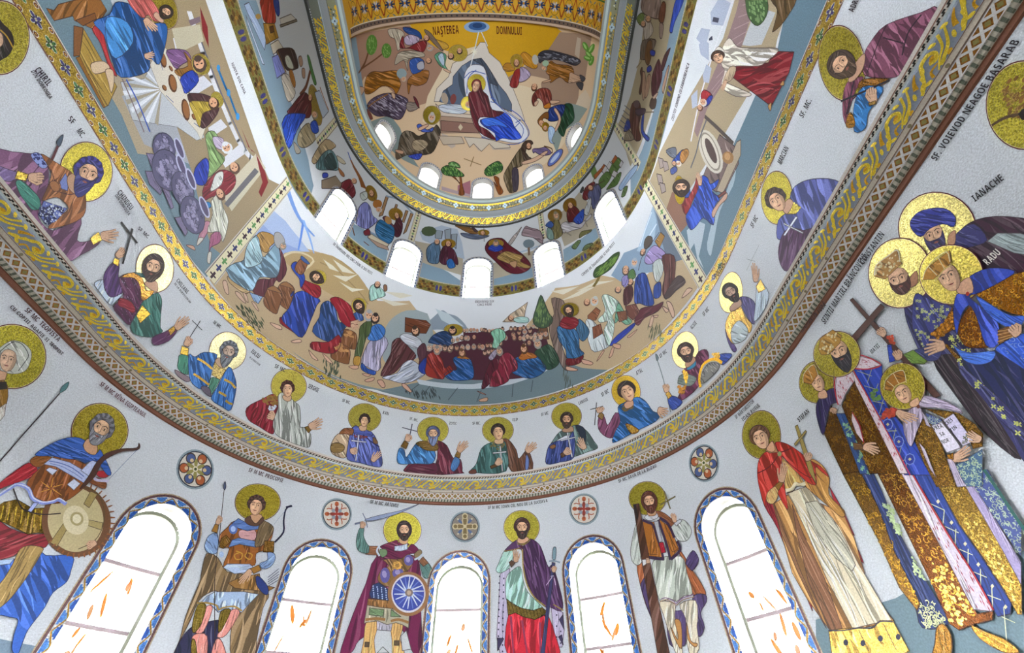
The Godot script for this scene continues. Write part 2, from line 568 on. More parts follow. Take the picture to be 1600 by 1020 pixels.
func windows():
	var num := 1
	var where := ["far left, beside the armoured saint with a round shield", "left of centre, between the archer saint and the saint raising a sword", "in the middle of the lower wall", "right of centre, beside the saint with a beam", "on the right, beside the saint in the red cloak"]
	for w in holes:
		var low: bool = w[2] < 5.0
		var o := Node3D.new()
		o.name = "window_%d" % num
		o.set_meta("kind", "structure")
		if low:
			o.set_meta("label", "tall round-arched window " + where[num - 1])
		add_child(o)
		num += 1
		var inner := arch_path(w[0], w[2], w[1], w[3], w[4], 0.0)
		var b := Brush.new()
		var cream := col(0xf2f2f0)
		var f := 1.0
		var sill_drop := 0.0 if low else 0.0
		for i in inner.size():
			var p := inner[i]
			var q := inner[(i + 1) % inner.size()]
			b.quad(W.at(p.x, p.y, 0.0), W.at(q.x, q.y, 0.0), W.at(w[0] + (q.x - w[0]) * f, q.y, -0.44), W.at(w[0] + (p.x - w[0]) * f, p.y, -0.44), cream)
		put("reveal", b.mesh(M.plaster), o)
		# glazing set back in the reveal: an arched frame, transoms and panes
		var dep := -0.36
		var g := 0.9
		b = Brush.new()
		var ring := []
		var lo: float = w[2]
		for p in arch_path(w[0], lo, w[1] * g, w[3] - 0.02, w[4] * g - 0.02, 0.0):
			ring.append(W.at(p.x, p.y, dep))
		solid_bar(b, ring, 0.065, 0.07, col(0xb4b8a8))
		put("frame", b.mesh(M.plaster), o)
		var bars := [0.93, 1.82, 2.72] if low else [14.9]
		var rows := [lo] + bars + [w[3] + w[4]]
		for t in bars:
			b = Brush.new()
			solid_bar(b, [W.at(w[0] - w[1] * g, t, dep), W.at(w[0], t, dep), W.at(w[0] + w[1] * g, t, dep)], 0.055, 0.06, col(0xc2b2b6))
			put("transom", b.mesh(M.plaster), o)
		for r in rows.size() - 1:
			var pane := Geometry2D.intersect_polygons(arch_path(w[0], lo, w[1], w[3], w[4], -0.005), rect(w[0] - 2, rows[r], w[0] + 2, rows[r + 1]))
			b = Brush.new()
			for q in pane:
				emit(b, W, q, Color.WHITE, dep)
			put("pane", b.mesh(M.glass), o)
		if low:
			for r in 3:
				for e in 5:
					b = Brush.new()
					var c := Vector2(w[0] + rng.randf_range(-0.3, 0.3), [0.6, 1.45, 2.2][r] + rng.randf_range(-0.3, 0.3))
					emit(b, W, curve(ellipse(c, rng.randf_range(0.02, 0.05), rng.randf_range(0.06, 0.22), rng.randf_range(-0.5, 0.5), 7), true, 2), Color.WHITE, dep + 0.004)
					put("stained_piece", b.mesh(M.glass_amber if e % 2 == 0 else M.glass_rose), o)
		window_border(o, w, low)
	for r in 5:
		var o := Node3D.new()
		o.name = "window_%d" % num
		num += 1
		o.set_meta("kind", "structure")
		add_child(o)
		var az := (r - 2) * PI / 6
		var hole: PackedVector2Array = conch_holes[r]
		var b := Brush.new()
		for i in hole.size():
			var p := hole[i]
			var q := hole[(i + 1) % hole.size()]
			b.quad(N.at(p.x, p.y), N.at(q.x, q.y), N.at(q.x, q.y, -0.32), N.at(p.x, p.y, -0.32), col(0xe6e6e2))
		put("reveal", b.mesh(M.plaster), o)
		b = Brush.new()
		var ring := []
		for p in hole:
			ring.append(N.at(p.x, p.y, -0.26))
		solid_bar(b, ring, 0.05, 0.05, col(0xd8d8d2))
		put("frame", b.mesh(M.plaster), o)
		b = Brush.new()
		for i in range(1, ring.size() - 1):
			b.flat(ring[0], ring[i], ring[i + 1], Color.WHITE)
		put("pane", b.mesh(M.glass), o)
		b = Brush.new()
		var wide := conch_window(az, 0.11)
		for i in hole.size() - 1:
			emit(b, N, PackedVector2Array([hole[i], hole[i + 1], wide[i + 1], wide[i]]), col(0xcfd3d6), 0.012)
		var thin := conch_window(az, 0.13)
		for i in hole.size() - 1:
			emit(b, N, PackedVector2Array([wide[i], wide[i + 1], thin[i + 1], thin[i]]), col(0x9a8f8c), 0.013)
		put("border", b.mesh(M.mosaic), o)
		var mid := conch_window(az, 0.045)
		for i in range(1, mid.size() - 1, 1):
			b = Brush.new()
			var c := mid[i]
			emit(b, N, ellipse(c, 0.05, 0.04, 0.0, 5), col(0x2d3575), 0.016)
			put("blue_motif", b.mesh(M.mosaic), o)

func out_dir(az: float) -> Vector3:
	return Vector3(sin(az), 0.0, -cos(az))

func window_border(o: Node3D, w: Array, low: bool):
	var steps := 46 if low else 34
	var rings := [[0.0, 0.125, 0xd3d6da], [0.125, 0.165, 0x6b4a4c], [0.165, 0.185, 0xb9a98c]] if low else [[0.0, 0.09, 0xbfc6cc], [0.09, 0.115, 0x8a8490], [0.115, 0.145, 0xb7b2a8]]
	for r in rings:
		var a := arch_path(w[0], w[2], w[1], w[3], w[4], r[0])
		var c := arch_path(w[0], w[2], w[1], w[3], w[4], r[1])
		var b := Brush.new()
		for i in a.size() - 1:
			emit(b, W, PackedVector2Array([a[i], a[i + 1], c[i + 1], c[i]]), col(r[2]), 0.003)
		put("border", b.mesh(M.mosaic), o)
	# stepped blue figures with a gold zigzag between them
	var mid := resample(arch_path(w[0], w[2], w[1], w[3], w[4], 0.06 if low else 0.045), steps)
	var zig := Brush.new()
	var line := PackedVector2Array()
	for i in mid.size():
		var p: Vector2 = mid[i]
		var t: Vector2 = (mid[mini(i + 1, mid.size() - 1)] - mid[maxi(i - 1, 0)]).normalized()
		var nrm := t.orthogonal()
		var b := Brush.new()
		var side := 1.0 if i % 2 == 0 else -1.0
		var L: float = 0.088 if low else 0.06
		var D: float = 0.055 if low else 0.03
		var base := p + nrm * side * D
		var deep := col(0x2f62b4) if i % 2 == 0 else col(0x4f86cf)
		if low:
			for k in 3:
				var ww: float = L * (1.0 - 0.3 * k)
				var q0: Vector2 = base - nrm * side * D * 0.58 * k
				var q1: Vector2 = base - nrm * side * D * 0.58 * (k + 1)
				emit(b, W, PackedVector2Array([q0 - t * ww, q0 + t * ww, q1 + t * ww, q1 - t * ww]), deep if k < 2 else col(0x7fb0e2), 0.006)
		else:
			emit(b, W, ellipse(p, 0.05, 0.035, t.angle(), 6), col(0x323a6e) if i % 2 == 0 else col(0x6f7fb0), 0.006)
		put("blue_motif", b.mesh(M.mosaic), o)
		line.append(p - nrm * side * D * 0.95)
	if low:
		var st := PackedVector2Array()
		for i in line.size() - 1:
			st.append(line[i])
			st.append(line[i].lerp(line[i + 1], 0.45))
		for i in st.size() - 1:
			emit(zig, W, seg(st[i], st[i + 1], 0.02), col(0xb08a3a), 0.008)
		put("gold_zigzag", zig.mesh(M.gold), o)

func seg(a: Vector2, b: Vector2, w: float) -> PackedVector2Array:
	var t := (b - a).orthogonal().normalized() * w * 0.5
	return PackedVector2Array([a + t, b + t, b - t, a - t])

func resample(p: PackedVector2Array, n: int) -> PackedVector2Array:
	var c := Curve2D.new()
	for q in p:
		c.add_point(q)
	var o := PackedVector2Array()
	for i in n:
		o.append(c.sample_baked(c.get_baked_length() * (i + 0.5) / n))
	return o

# ---------------------------------------------------------------- cornices and ornament bands
# put copies of a small painted piece along a surface; draw(brush list, u0) paints it from u0 on, m facets long
func tiles(parent: Node, called: String, s: Surf, m: int, draw: Callable, mt: Material, from: int, to: int):
	var made := {}
	var q := 60
	var i := from
	while i < to:
		var k := i * m
		var zone := 0 if k >= -q and k + m <= q else (1 if k >= q else -1)
		var ref := 0 if zone == 0 else (q if zone == 1 else -q - m * int(ceilf(1.0)))
		if not made.has(zone):
			var b := Brush.new()
			draw.call(b, ref * DU)
			made[zone] = b.mesh(mt)
		var o := put(called, made[zone], parent)
		if zone == 0:
			o.transform = Transform3D(Basis(Vector3.UP, -k * DU / R0), Vector3.ZERO)
		else:
			o.position = Vector3(0, 0, (k - ref) * DU * zone)
		i += 1

func course(parent: Node, called: String, s: Surf, v0: float, v1: float, hex: int, mt: Material, off := 0.0, zmax := 11.0):
	var b := Brush.new()
	var n := int((PI / 2 * R0 + zmax) / DU)
	for i in range(-n, n):
		emit(b, s, rect(i * DU, v0, (i + 1) * DU, v1), col(hex), off)
	put(called, b.mesh(mt), parent)

func cornices():
	var o := Node3D.new()
	o.name = "trim_1"
	o.set_meta("kind", "structure")
	o.set_meta("label", "wide main cornice with gold scrolls on grey above the saints")
	add_child(o)
	var v: Array = C1.vs
	course(o, "brown_fillet", C1, v[0], v[3], 0x7d5646, M.plaster)
	course(o, "rope_moulding", C1, v[3], v[6], 0xcdc7b8, M.plaster)
	course(o, "lattice_ground", C1, v[6], v[7], 0xb9823c, M.mosaic)
	course(o, "cream_fillet", C1, v[7], v[9], 0xd2c9bb, M.plaster)
	course(o, "frieze", C1, v[9], v[13], 0x959dab, M.plaster)
	course(o, "pale_fillet", C1, v[13], v[14], 0xd0dadf, M.plaster)
	course(o, "dentil_ground", C1, v[14], v[15], 0xdad6cc, M.plaster)
	course(o, "brown_moulding", C1, v[15], v[16], 0x8c6a5c, M.plaster)
	course(o, "cream_moulding", C1, v[16], v[17], 0xd2ccc4, M.plaster)
	var lip := Brush.new()
	for i in range(-129, 129):
		lip.quad(C1.at(i * DU + 1e-4, v[17]), C1.at((i + 1) * DU - 1e-4, v[17]), W.at((i + 1) * DU - 1e-4, 5.72), W.at(i * DU + 1e-4, 5.72), col(0xc4bdb4))
	put("top_ledge", lip.mesh(M.plaster), o)
	var a: float = v[6]
	var c: float = v[7]
	tiles(o, "lattice_diamond", C1, 1, func(b, u):
		var mid := Vector2(u + DU / 2, (a + c) / 2)
		var hx := DU / 2
		var hy := (c - a) / 2
		var P := [mid + Vector2(-hx, 0), mid + Vector2(0, hy), mid + Vector2(hx, 0), mid + Vector2(0, -hy)]
		for e in 4:
			emit(b, C1, seg(P[e], P[(e + 1) % 4], 0.03), col(0xdedad6), 0.008)
		emit(b, C1, PackedVector2Array([mid + Vector2(-hx * 0.42, 0), mid + Vector2(0, hy * 0.42), mid + Vector2(hx * 0.42, 0), mid + Vector2(0, -hy * 0.42)]), col(0x9a9058), 0.012), M.plaster, -91, 91)
	course(o, "lattice_edge", C1, c - 0.012, c, 0xdedad6, M.plaster, 0.01)
	course(o, "lattice_edge", C1, a, a + 0.012, 0xdedad6, M.plaster, 0.01)
	tiles(o, "rope_strand", C1, 1, func(b, u):
		for e in 2:
			var x: float = u + DU * (e * 0.5 + 0.12)
			emit(b, C1, PackedVector2Array([Vector2(x, v[3] + 0.005), Vector2(x + 0.035, v[3] + 0.005), Vector2(x + 0.05, v[6] - 0.005), Vector2(x + 0.012, v[6] - 0.005)]), col(0x6c7064), 0.004), M.plaster, -91, 91)
	tiles(o, "dentil", C1, 1, func(b, u):
		for e in 2:
			var x: float = u + DU * e * 0.5
			var h0: float = v[14] + 0.004
			var h1: float = v[15] - 0.004
			emit(b, C1, rect(x + 0.005, h0, x + 0.045, (h0 + h1) / 2), col(0x2b2824), 0.003)
			emit(b, C1, rect(x + 0.03, (h0 + h1) / 2 - 0.004, x + 0.072, h1), col(0x2b2824), 0.003), M.plaster, -91, 91)
	tiles(o, "fillet_knot", C1, 4, func(b, u):
		emit(b, C1, ellipse(Vector2(u + DU * 2, (v[7] + v[9]) / 2), 0.025, 0.022, 0, 8), col(0x8d8468), 0.004)
		emit(b, C1, rect(u, v[8] - 0.002, u + DU * 4, v[8] + 0.006), col(0x7a5a4c), 0.003)
		emit(b, C1, rect(u, v[9] - 0.008, u + DU * 4, v[9]), col(0x7a5a4c), 0.003), M.plaster, -22, 23)
	var f0: float = v[9]
	var fh: float = v[13] - v[9]
	tiles(o, "gold_scroll", C1, 4, func(b, u): scroll(b, C1, u, f0, DU * 4, fh), M.gilt, -22, 23)
	# upper cornice
	o = Node3D.new()
	o.name = "trim_2"
	o.set_meta("kind", "structure")
	o.set_meta("label", "upper cornice ringing the half dome, gold leaf scrolls and small blue flowers")
	add_child(o)
	var w: Array = C2.vs
	course(o, "bead_course", C2, w[0], w[1], 0x6e6f70, M.plaster)
	course(o, "leaf_frieze", C2, w[1], w[2], 0x7f8478, M.plaster)
	course(o, "pale_fillet", C2, w[2], w[3], 0xb4bdc2, M.plaster)
	course(o, "grey_cove", C2, w[3], w[5], 0x9a9fa2, M.plaster)
	course(o, "brown_fillet", C2, w[5], w[6], 0x5e554c, M.plaster)
	course(o, "flower_frieze", C2, w[6], w[7], 0x8d8d74, M.plaster)
	course(o, "grey_moulding", C2, w[7], w[8], 0x8a9090, M.plaster)
	course(o, "pale_moulding", C2, w[8], w[9], 0xb3bfbd, M.plaster)
	course(o, "top_moulding", C2, w[9], w[10], 0x969a96, M.plaster)
	lip = Brush.new()
	for i in range(-129, 129):
		lip.quad(C2.at(i * DU + 1e-4, w[10]), C2.at((i + 1) * DU - 1e-4, w[10]), W.at((i + 1) * DU - 1e-4, 20.6), W.at(i * DU + 1e-4, 20.6), col(0xb7b7b2))
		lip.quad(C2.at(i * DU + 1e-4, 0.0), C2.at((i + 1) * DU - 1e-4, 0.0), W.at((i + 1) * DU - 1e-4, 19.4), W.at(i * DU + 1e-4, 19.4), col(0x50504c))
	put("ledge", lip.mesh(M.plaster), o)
	tiles(o, "bead", C2, 1, func(b, u):
		for e in 2:
			emit(b, C2, ellipse(Vector2(u + DU * (e * 0.5 + 0.25), 0.038), 0.024, 0.024, 0, 8), col(0xc3c6c6), 0.004), M.plaster, -78, 78)
	tiles(o, "gold_leaf_scroll", C2, 4, func(b, u): scroll(b, C2, u, w[1], DU * 4, w[2] - w[1]), M.gilt, -19, 20)
	var g0: float = w[6]
	var gh: float = w[7] - w[6]
	tiles(o, "blue_flower", C2, 6, func(b, u):
		var c0 := Vector2(u + DU * 3, g0 + gh * 0.42)
		for e in 4:
			emit(b, C2, ellipse(c0 + Vector2(0.075, 0).rotated(e * PI / 2), 0.07, 0.06, e * PI / 2, 10), col(0xc8dcee), 0.006 + e * 0.0005)
		emit(b, C2, ellipse(c0, 0.035, 0.03, 0, 8), col(0x24356e), 0.01)
		for sx in [-1, 1]:
			for e in 3:
				emit(b, C2, ellipse(c0 + Vector2(sx * (0.2 + e * 0.085), 0.05 * sin(e * 2.2)), 0.028, 0.04, 0.4 * sx, 7), col([0x41506e, 0xd6dbd6, 0x58643c][e]), 0.006), M.mosaic, -13, 14)
	tiles(o, "gold_edge", C2, 2, func(b, u):
		emit(b, C2, PackedVector2Array([Vector2(u, g0 + gh), Vector2(u, g0 + gh * 0.82), Vector2(u + DU * 0.5, g0 + gh * 0.66), Vector2(u + DU, g0 + gh * 0.86), Vector2(u + DU * 1.5, g0 + gh * 0.7), Vector2(u + DU * 2, g0 + gh * 0.82), Vector2(u + DU * 2, g0 + gh)]), col(0xd8b544), 0.005)
		for e in 3:
			emit(b, C2, ellipse(Vector2(u + DU * (0.3 + e * 0.65), g0 + gh * (0.1 + 0.06 * (e % 2))), 0.05, 0.02, 0.6, 7), col(0xc2a03c), 0.005), M.gilt, -39, 39)

# gold acanthus scroll: one period
func scroll(b: Brush, s: Surf, u: float, v0: float, L: float, H: float):
	var g1 := col(0xf2cc4c)
	var g2 := col(0xd2a630)
	var put_line := func(pts: Array, w0: float, w1: float, k: Color, off: float):
		var p := PackedVector2Array()
		for q in pts:
			p.append(Vector2(u + q[0] * L, v0 + q[1] * H))
		ribbon(b, s, curve(p, false, 3), w0 * H * 1.35, w1 * H * 1.35, k, off)
	put_line.call([[0.0, 0.12], [0.16, 0.3], [0.3, 0.62], [0.42, 0.86], [0.58, 0.84], [0.64, 0.62], [0.55, 0.46], [0.47, 0.58]], 0.1, 0.13, g1, 0.004)
	put_line.call([[0.5, 0.1], [0.62, 0.22], [0.78, 0.34], [0.9, 0.58], [1.0, 0.84]], 0.13, 0.06, g1, 0.0045)
	put_line.call([[0.42, 0.1], [0.58, 0.34], [0.74, 0.5], [0.84, 0.78], [0.88, 0.93]], 0.05, 0.1, g1, 0.005)
	put_line.call([[0.06, 0.5], [0.14, 0.72], [0.26, 0.9]], 0.16, 0.04, g2, 0.0052)
	put_line.call([[0.3, 0.12], [0.36, 0.34], [0.5, 0.3]], 0.1, 0.04, g2, 0.0054)
	for q in [[0.1, 0.28, 0.07, 0.5], [0.2, 0.16, 0.06, -0.3], [0.22, 0.46, 0.06, 1.2], [0.36, 0.72, 0.07, 0.9], [0.7, 0.12, 0.05, 0.2], [0.72, 0.9, 0.06, -0.6], [0.94, 0.36, 0.06, 0.8], [0.55, 0.62, 0.05, 0.1], [0.02, 0.9, 0.06, -0.5]]:
		emit(b, s, ellipse(Vector2(u + q[0] * L, v0 + q[1] * H), q[2] * L * 1.15, 0.085 * H, q[3], 7), g1 if q[2] > 0.055 else g2, 0.0058)

func bands():
	# flower border between the busts and the crowd scenes
	var o := Node3D.new()
	o.name = "trim_3"
	o.set_meta("kind", "structure")
	o.set_meta("label", "gold border band of alternating green and violet flowers above the busts")
	add_child(o)
	course(o, "gold_ground", W, 7.86, 8.26, 0xc2a850, M.gold, 0.002, 6.5)
	for e in [[7.86, 7.885, 0x7a5a55], [8.24, 8.262, 0x7a5a55], [8.262, 8.28, 0xc9c2b8]]:
		course(o, "edge_line", W, e[0], e[1], e[2], M.plaster, 0.004, 6.5)
	tiles(o, "border_flower", W, 4, func(b, u):
		for e in 2:
			var c0 := Vector2(u + DU * (1 + e * 2), 8.06)
			var k := col(0x4a7a48) if e == 0 else col(0x55508a)
			var dark := col(0x26352c) if e == 0 else col(0x262238)
			for q in 4:
				var dir := Vector2(0, 1).rotated(q * PI / 2)
				var long: float = 0.105 if q % 2 == 1 else 0.085
				emit(b, W, ellipse(c0 + dir * long * 0.62, long * 0.6, 0.036, dir.angle(), 8), col(0xd9dccf), 0.005)
				emit(b, W, ellipse(c0 + dir * long * 0.62, long * 0.5, 0.024, dir.angle(), 8), k, 0.0055)
				var dg := dir.rotated(PI / 4)
				emit(b, W, ellipse(c0 + dg * 0.052, 0.03, 0.013, dg.angle(), 6), dark, 0.0058)
			emit(b, W, ellipse(c0, 0.017, 0.017, 0, 6), col(0xe6e2b0), 0.006)
			for sy in [-1, 1]:
				var m := Vector2(u + DU * (e * 2), 8.06 + sy * 0.152)
				emit(b, W, ellipse(m + Vector2(DU * 0.0001 + 0.0, 0), 0.048, 0.04, 0, 10), col(0xe0dcd2), 0.005)
				emit(b, W, ellipse(m, 0.036, 0.03, 0, 10), col(0x7d4a30), 0.0055)
				emit(b, W, ellipse(m, 0.018, 0.016, 0, 8), col(0xc9a05a), 0.006), M.mosaic, -22, 23)
	# frieze of acanthus rosettes under the scenes between the high windows
	o = Node3D.new()
	o.name = "trim_4"
	o.set_meta("kind", "structure")
	o.set_meta("label", "narrow olive frieze of brown rosettes between the high windows")
	add_child(o)
	var step := 3.194
	for i in range(-3, 3):
		var x0 := i * step + 0.72
		var x1 := (i + 1) * step - 0.72
		if i == -3:
			x0 = -15.0
		if i == 2:
			x1 = 15.0
		var b := Brush.new()
		emit(b, W, rect(x0, 13.76, x1, 14.48), col(0x8a8450), 0.003)
		emit(b, W, rect(x0, 14.48, x1, 14.55), col(0xbdb8a6), 0.003)
		put("frieze_ground", b.mesh(M.mosaic), o)
		var n := 5 if i > -3 and i < 2 else 20
		for k in n:
			b = Brush.new()
			var c0 := Vector2(lerpf(x0, x1, (k + 0.5) / n), 14.12)
			if k % 4 == 2:
				for s in [-1, 1]:
					emit(b, W, curve(ellipse(c0 + Vector2(s * 0.08, 0), 0.055, 0.2, 0, 6), true, 2), col(0x474690), 0.006)
				emit(b, W, ellipse(c0, 0.014, 0.26, 0, 6), col(0xb8a850), 0.007)
			else:
				for q in 6:
					var d := Vector2(0.11, 0).rotated(q * TAU / 6 + 0.3)
					emit(b, W, ellipse(c0 + d * Vector2(1, 1.9), 0.09, 0.075, d.angle(), 7), col([0x6b4a2a, 0x4a3020, 0x8a6a34][q % 3]), 0.005 + q * 0.0004)
				emit(b, W, ellipse(c0, 0.05, 0.08, 0, 8), col(0xa98444), 0.009)
				emit(b, W, ellipse(c0 + Vector2(0.19, 0.2), 0.06, 0.03, 0.8, 6), col(0x566b34), 0.0085)
				emit(b, W, ellipse(c0 + Vector2(-0.19, -0.2), 0.06, 0.03, 0.8, 6), col(0x566b34), 0.0085)
			put("rosette", b.mesh(M.mosaic), o)
	# arch: moulding and gold floral band on the soffit
	o = Node3D.new()
	o.name = "trim_5"
	o.set_meta("kind", "structure")
	o.set_meta("label", "gold arch band of paired blue and red palmettes over the half dome")
	add_child(o)
	var top := PI / 2 * 5.62
	var b := Brush.new()
	var c := Brush.new()
	for i in 60:
		var a0 := -top + i * top / 30
		var a1 := a0 + top / 30
		emit(b, A, rect(a0, 1.46, a1, 1.56), col(0xb9a592), 0.004)
		emit(b, A, rect(a0, 1.56, a1, 1.74), col(0x6b5a50), 0.006)
		emit(b, A, rect(a0, 1.74, a1, 1.78), col(0xc9c0b0), 0.008)
		emit(b, A, rect(a0, 2.84, a1, 2.9), col(0x4a6a3a), 0.004)
		emit(c, A, ellipse(Vector2((a0 + a1) / 2, 1.65), 0.05, 0.045, 0, 8), col(0x2c3038), 0.008)
	put("arch_moulding", b.mesh(M.plaster), o)
	put("arch_beads", c.mesh(M.plaster), o)
	for i in range(-9, 9):
		b = Brush.new()
		var m := Vector2((i + 0.5) * 0.93, 2.28)
		var green := col(0x3c5a34)
		ribbon(b, A, ellipse(m, 0.28, 0.36, 0, 20), 0.022, 0.022, green, 0.004)
		for s in [-1.0, 1.0]:
			ribbon(b, A, curve(PackedVector2Array([m + Vector2(s * 0.46, -0.46), m + Vector2(s * 0.3, -0.1), m + Vector2(s * 0.46, 0.46)]), false, 5), 0.022, 0.022, green, 0.0045)
			emit(b, A, seg(m + Vector2(s * 0.3, -0.05), m + Vector2(s * 0.46, -0.4), 0.05), col(0xa8402c), 0.005)
			emit(b, A, seg(m + Vector2(s * 0.3, 0.05), m + Vector2(s * 0.46, 0.4), 0.05), col(0xa8402c), 0.005)
			for e in [[0.16, 0.5, 0x38507a], [0.16, -0.5, 0x38507a], [0.2, 0.0, 0x2c3a5c], [0.13, 1.1, 0xc9cfd6], [0.13, -1.1, 0xc9cfd6]]:
				var d := Vector2(s, 0).rotated(e[1] * s)
				emit(b, A, ellipse(m + d * e[0], e[0] * 0.75, 0.04, d.angle(), 8), col(e[2]), 0.006 + absf(e[1]) * 0.001)
			for e in [-1.0, 1.0]:
				emit(b, A, ellipse(m + Vector2(s * 0.2, e * 0.44), 0.11, 0.035, s * e * 0.5, 8), col(0x7a8a86), 0.006)
		emit(b, A, ellipse(m, 0.045, 0.07, 0, 8), col(0xc9902c), 0.009)
		put("palmette", b.mesh(M.mosaic), o)
# ---------------------------------------------------------------- painting tools: figures painted on a surface, in centimetres round an anchor
var f_root: Node3D
var f_s: Surf
var f_o: Vector2
var f_off := 0.0
var f_step := 0.00012
var f_parts := {}
var f_order := []
var f_line := 1.3
var f_rng := RandomNumberGenerator.new()

func fig(called: String, label: String, category: String, group: String, s: Surf, u: float, v: float, off: float, line: float):
	done()
	f_root = Node3D.new()
	f_root.name = numbered(called)
	tag(f_root, label, category, group)
	add_child(f_root)
	f_s = s
	f_o = Vector2(u, v)
	f_off = off
	f_line = line
	f_step = 0.00005 if s != N else 0.0001
	f_root.position = s.at(u, v, 0.0)
	f_rng.seed = int(absf(u * 977 + v * 131) * 10) + 5

func done():
	if f_root == null:
		return
	for q in f_order:
		var k: String = q[0]
		var b: Brush = q[1]
		if b.v.size():
			put(k, b.mesh(M.gilt if k == "gold_sky" else M.gold if k.begins_with("gold") or k == "halo" else M.paint, f_root.position), f_root)
	f_parts = {}
	f_order = []
	f_root = null

func part(called: String, fresh := false) -> Brush:
	if fresh or not f_parts.has(called):
		f_parts[called] = Brush.new()
		f_order.append([called, f_parts[called]])
	return f_parts[called]

func up() -> float:
	f_off += f_step
	return f_off

func xy(a: Array) -> PackedVector2Array:
	var o := PackedVector2Array()
	for i in range(0, a.size() - 1, 2):
		o.append(f_o + Vector2(a[i], a[i + 1]) * 0.01)
	return o

func tone(k: Color, m: float) -> Color:
	return Color(minf(k.r * m, 0.93), minf(k.g * m, 0.93), minf(k.b * m, 0.93))

func poly(called: String, k: Color, p: PackedVector2Array, ang := 0.0, n := 0, edge := true, fresh := false):
	var b := part(called, fresh)
	var o := up()
	for bit in clear_of_windows(p):
		emit(b, f_s, bit, k, o)
	if n > 0:
		folds(b, p, k, deg_to_rad(ang), n)
	if edge and f_line > 0:
		var q := p.duplicate()
		q.append(p[0])
		ribbon(b, f_s, q, f_line * 0.01, f_line * 0.01, Color(k.r * 0.16 + 0.012, k.g * 0.13 + 0.008, k.b * 0.13 + 0.01), up())

# paint stops at the border of an opening
func clear_of_windows(p: PackedVector2Array) -> Array:
	var bits: Array = [p]
	if f_s == W or f_s == N:
		for i in (holes.size() if f_s == W else 5):
			var w: Array = holes[i]
			var edge: PackedVector2Array = arch_path(w[0], w[2] - (0.16 if w[2] > 5.0 else 0.0), w[1], w[3], w[4], 0.14 if w[2] > 5.0 else 0.18) if f_s == W else conch_window((i - 2) * PI / 6, 0.12)
			var next := []
			for q in bits:
				next.append_array(Geometry2D.clip_polygons(q, edge))
			bits = next
	return bits

func folds(b: Brush, p: PackedVector2Array, k: Color, ang: float, n: int):
	var d := Vector2.from_angle(ang)
	var e := d.orthogonal()
	var lo := Vector2(INF, INF)
	var hi := -lo
	for q in p:
		var w := Vector2(q.dot(d), q.dot(e))
		lo = lo.min(w)
		hi = hi.max(w)
	var ext := hi - lo
	n = int(n * 1.6)
	for i in n:
		var c := Vector2.ZERO
		for t in 12:
			var w := Vector2(f_rng.randf_range(lo.x, hi.x), f_rng.randf_range(lo.y, hi.y))
			c = d * w.x + e * w.y
			if Geometry2D.is_point_in_polygon(c, p):
				break
		var kind: int = [0, 1, 0, 2, 0][i % 5]
		var half: float = ext.x * f_rng.randf_range(0.16, 0.36)
		var wid: float = ext.y * [0.024, 0.026, 0.013][kind] * f_rng.randf_range(0.7, 1.5)
		var bend := f_rng.randf_range(-0.12, 0.12) * half
		var a := PackedVector2Array()
		var z := PackedVector2Array()
		for t in 7:
			var x := -1.0 + t / 3.0
			var m := c + d * half * x + e * bend * (1.0 - x * x) * 2.0
			var hw := wid * (1.0 - x * x) + 0.0005
			a.append(m + e * hw)
			z.append(m - e * hw)
		z.reverse()
		a.append_array(z)
		var kk: Color = [tone(k, 0.45), tone(k, 1.45), tone(k, 2.0)][kind]
		if kind > 0:
			kk = kk.lerp(Color(0.7, 0.7, 0.7), 0.05 * kind)
		f_off += 0.00002
		var o := f_off
		for q in Geometry2D.intersect_polygons(a, p):
			emit(b, f_s, q, kk, o)

# straight and smooth polygons, strokes, ellipses
func P(called: String, hex: int, a: Array, ang := 0.0, n := 0):
	poly(called, col(hex), xy(a), ang, n, true, true)

func S(called: String, hex: int, a: Array, ang := 0.0, n := 0):
	poly(called, col(hex), curve(xy(a), true, 3), ang, n, true, true)

func B(called: String, hex: int, a: Array, ang := 0.0, n := 0):   # no outline
	poly(called, col(hex), xy(a), ang, n, false)

func L(called: String, hex: int, w0: float, w1: float, a: Array):
	ribbon(part(called), f_s, curve(xy(a), false, 3) if a.size() > 4 else xy(a), w0 * 0.01, w1 * 0.01, col(hex), up())

func E(called: String, hex: int, c: Array, n := 16):
	var o := PackedVector2Array()
	for i in n:
		var t := TAU * i / n
		o.append(f_o + (Vector2(c[0], c[1]) + Vector2(c[2], c[3]) * cos(t) + Vector2(c[4], c[5]) * sin(t)) * 0.01)
	emit(part(called, true), f_s, o, col(hex), up())

# axes of a small frame: centre, half-width vector, half-height vector
func loc(c: Array, pts: Array) -> PackedVector2Array:
	var o := PackedVector2Array()
	for i in range(0, pts.size() - 1, 2):
		o.append(f_o + (Vector2(c[0], c[1]) + Vector2(c[2], c[3]) * pts[i] + Vector2(c[4], c[5]) * pts[i + 1]) * 0.01)
	return o

func lens(c: Array, x: float, y: float, rx: float, ry: float, n := 10) -> PackedVector2Array:
	var a := []
	for i in n:
		a.append(x + rx * cos(TAU * i / n))
		a.append(y + ry * sin(TAU * i / n))
	return loc(c, a)

func halo(c: Array, hex := 0xc9ae45):
	var big := c.duplicate()
	for i in range(2, 6):
		big[i] = c[i] * 1.045
	E("halo_rim", 0x5a2328, big, 32)
	for i in range(2, 6):
		big[i] = c[i] * 1.012
	E("halo_rim", 0xd8cfa8, big, 32)
	E("halo", hex, c, 32)

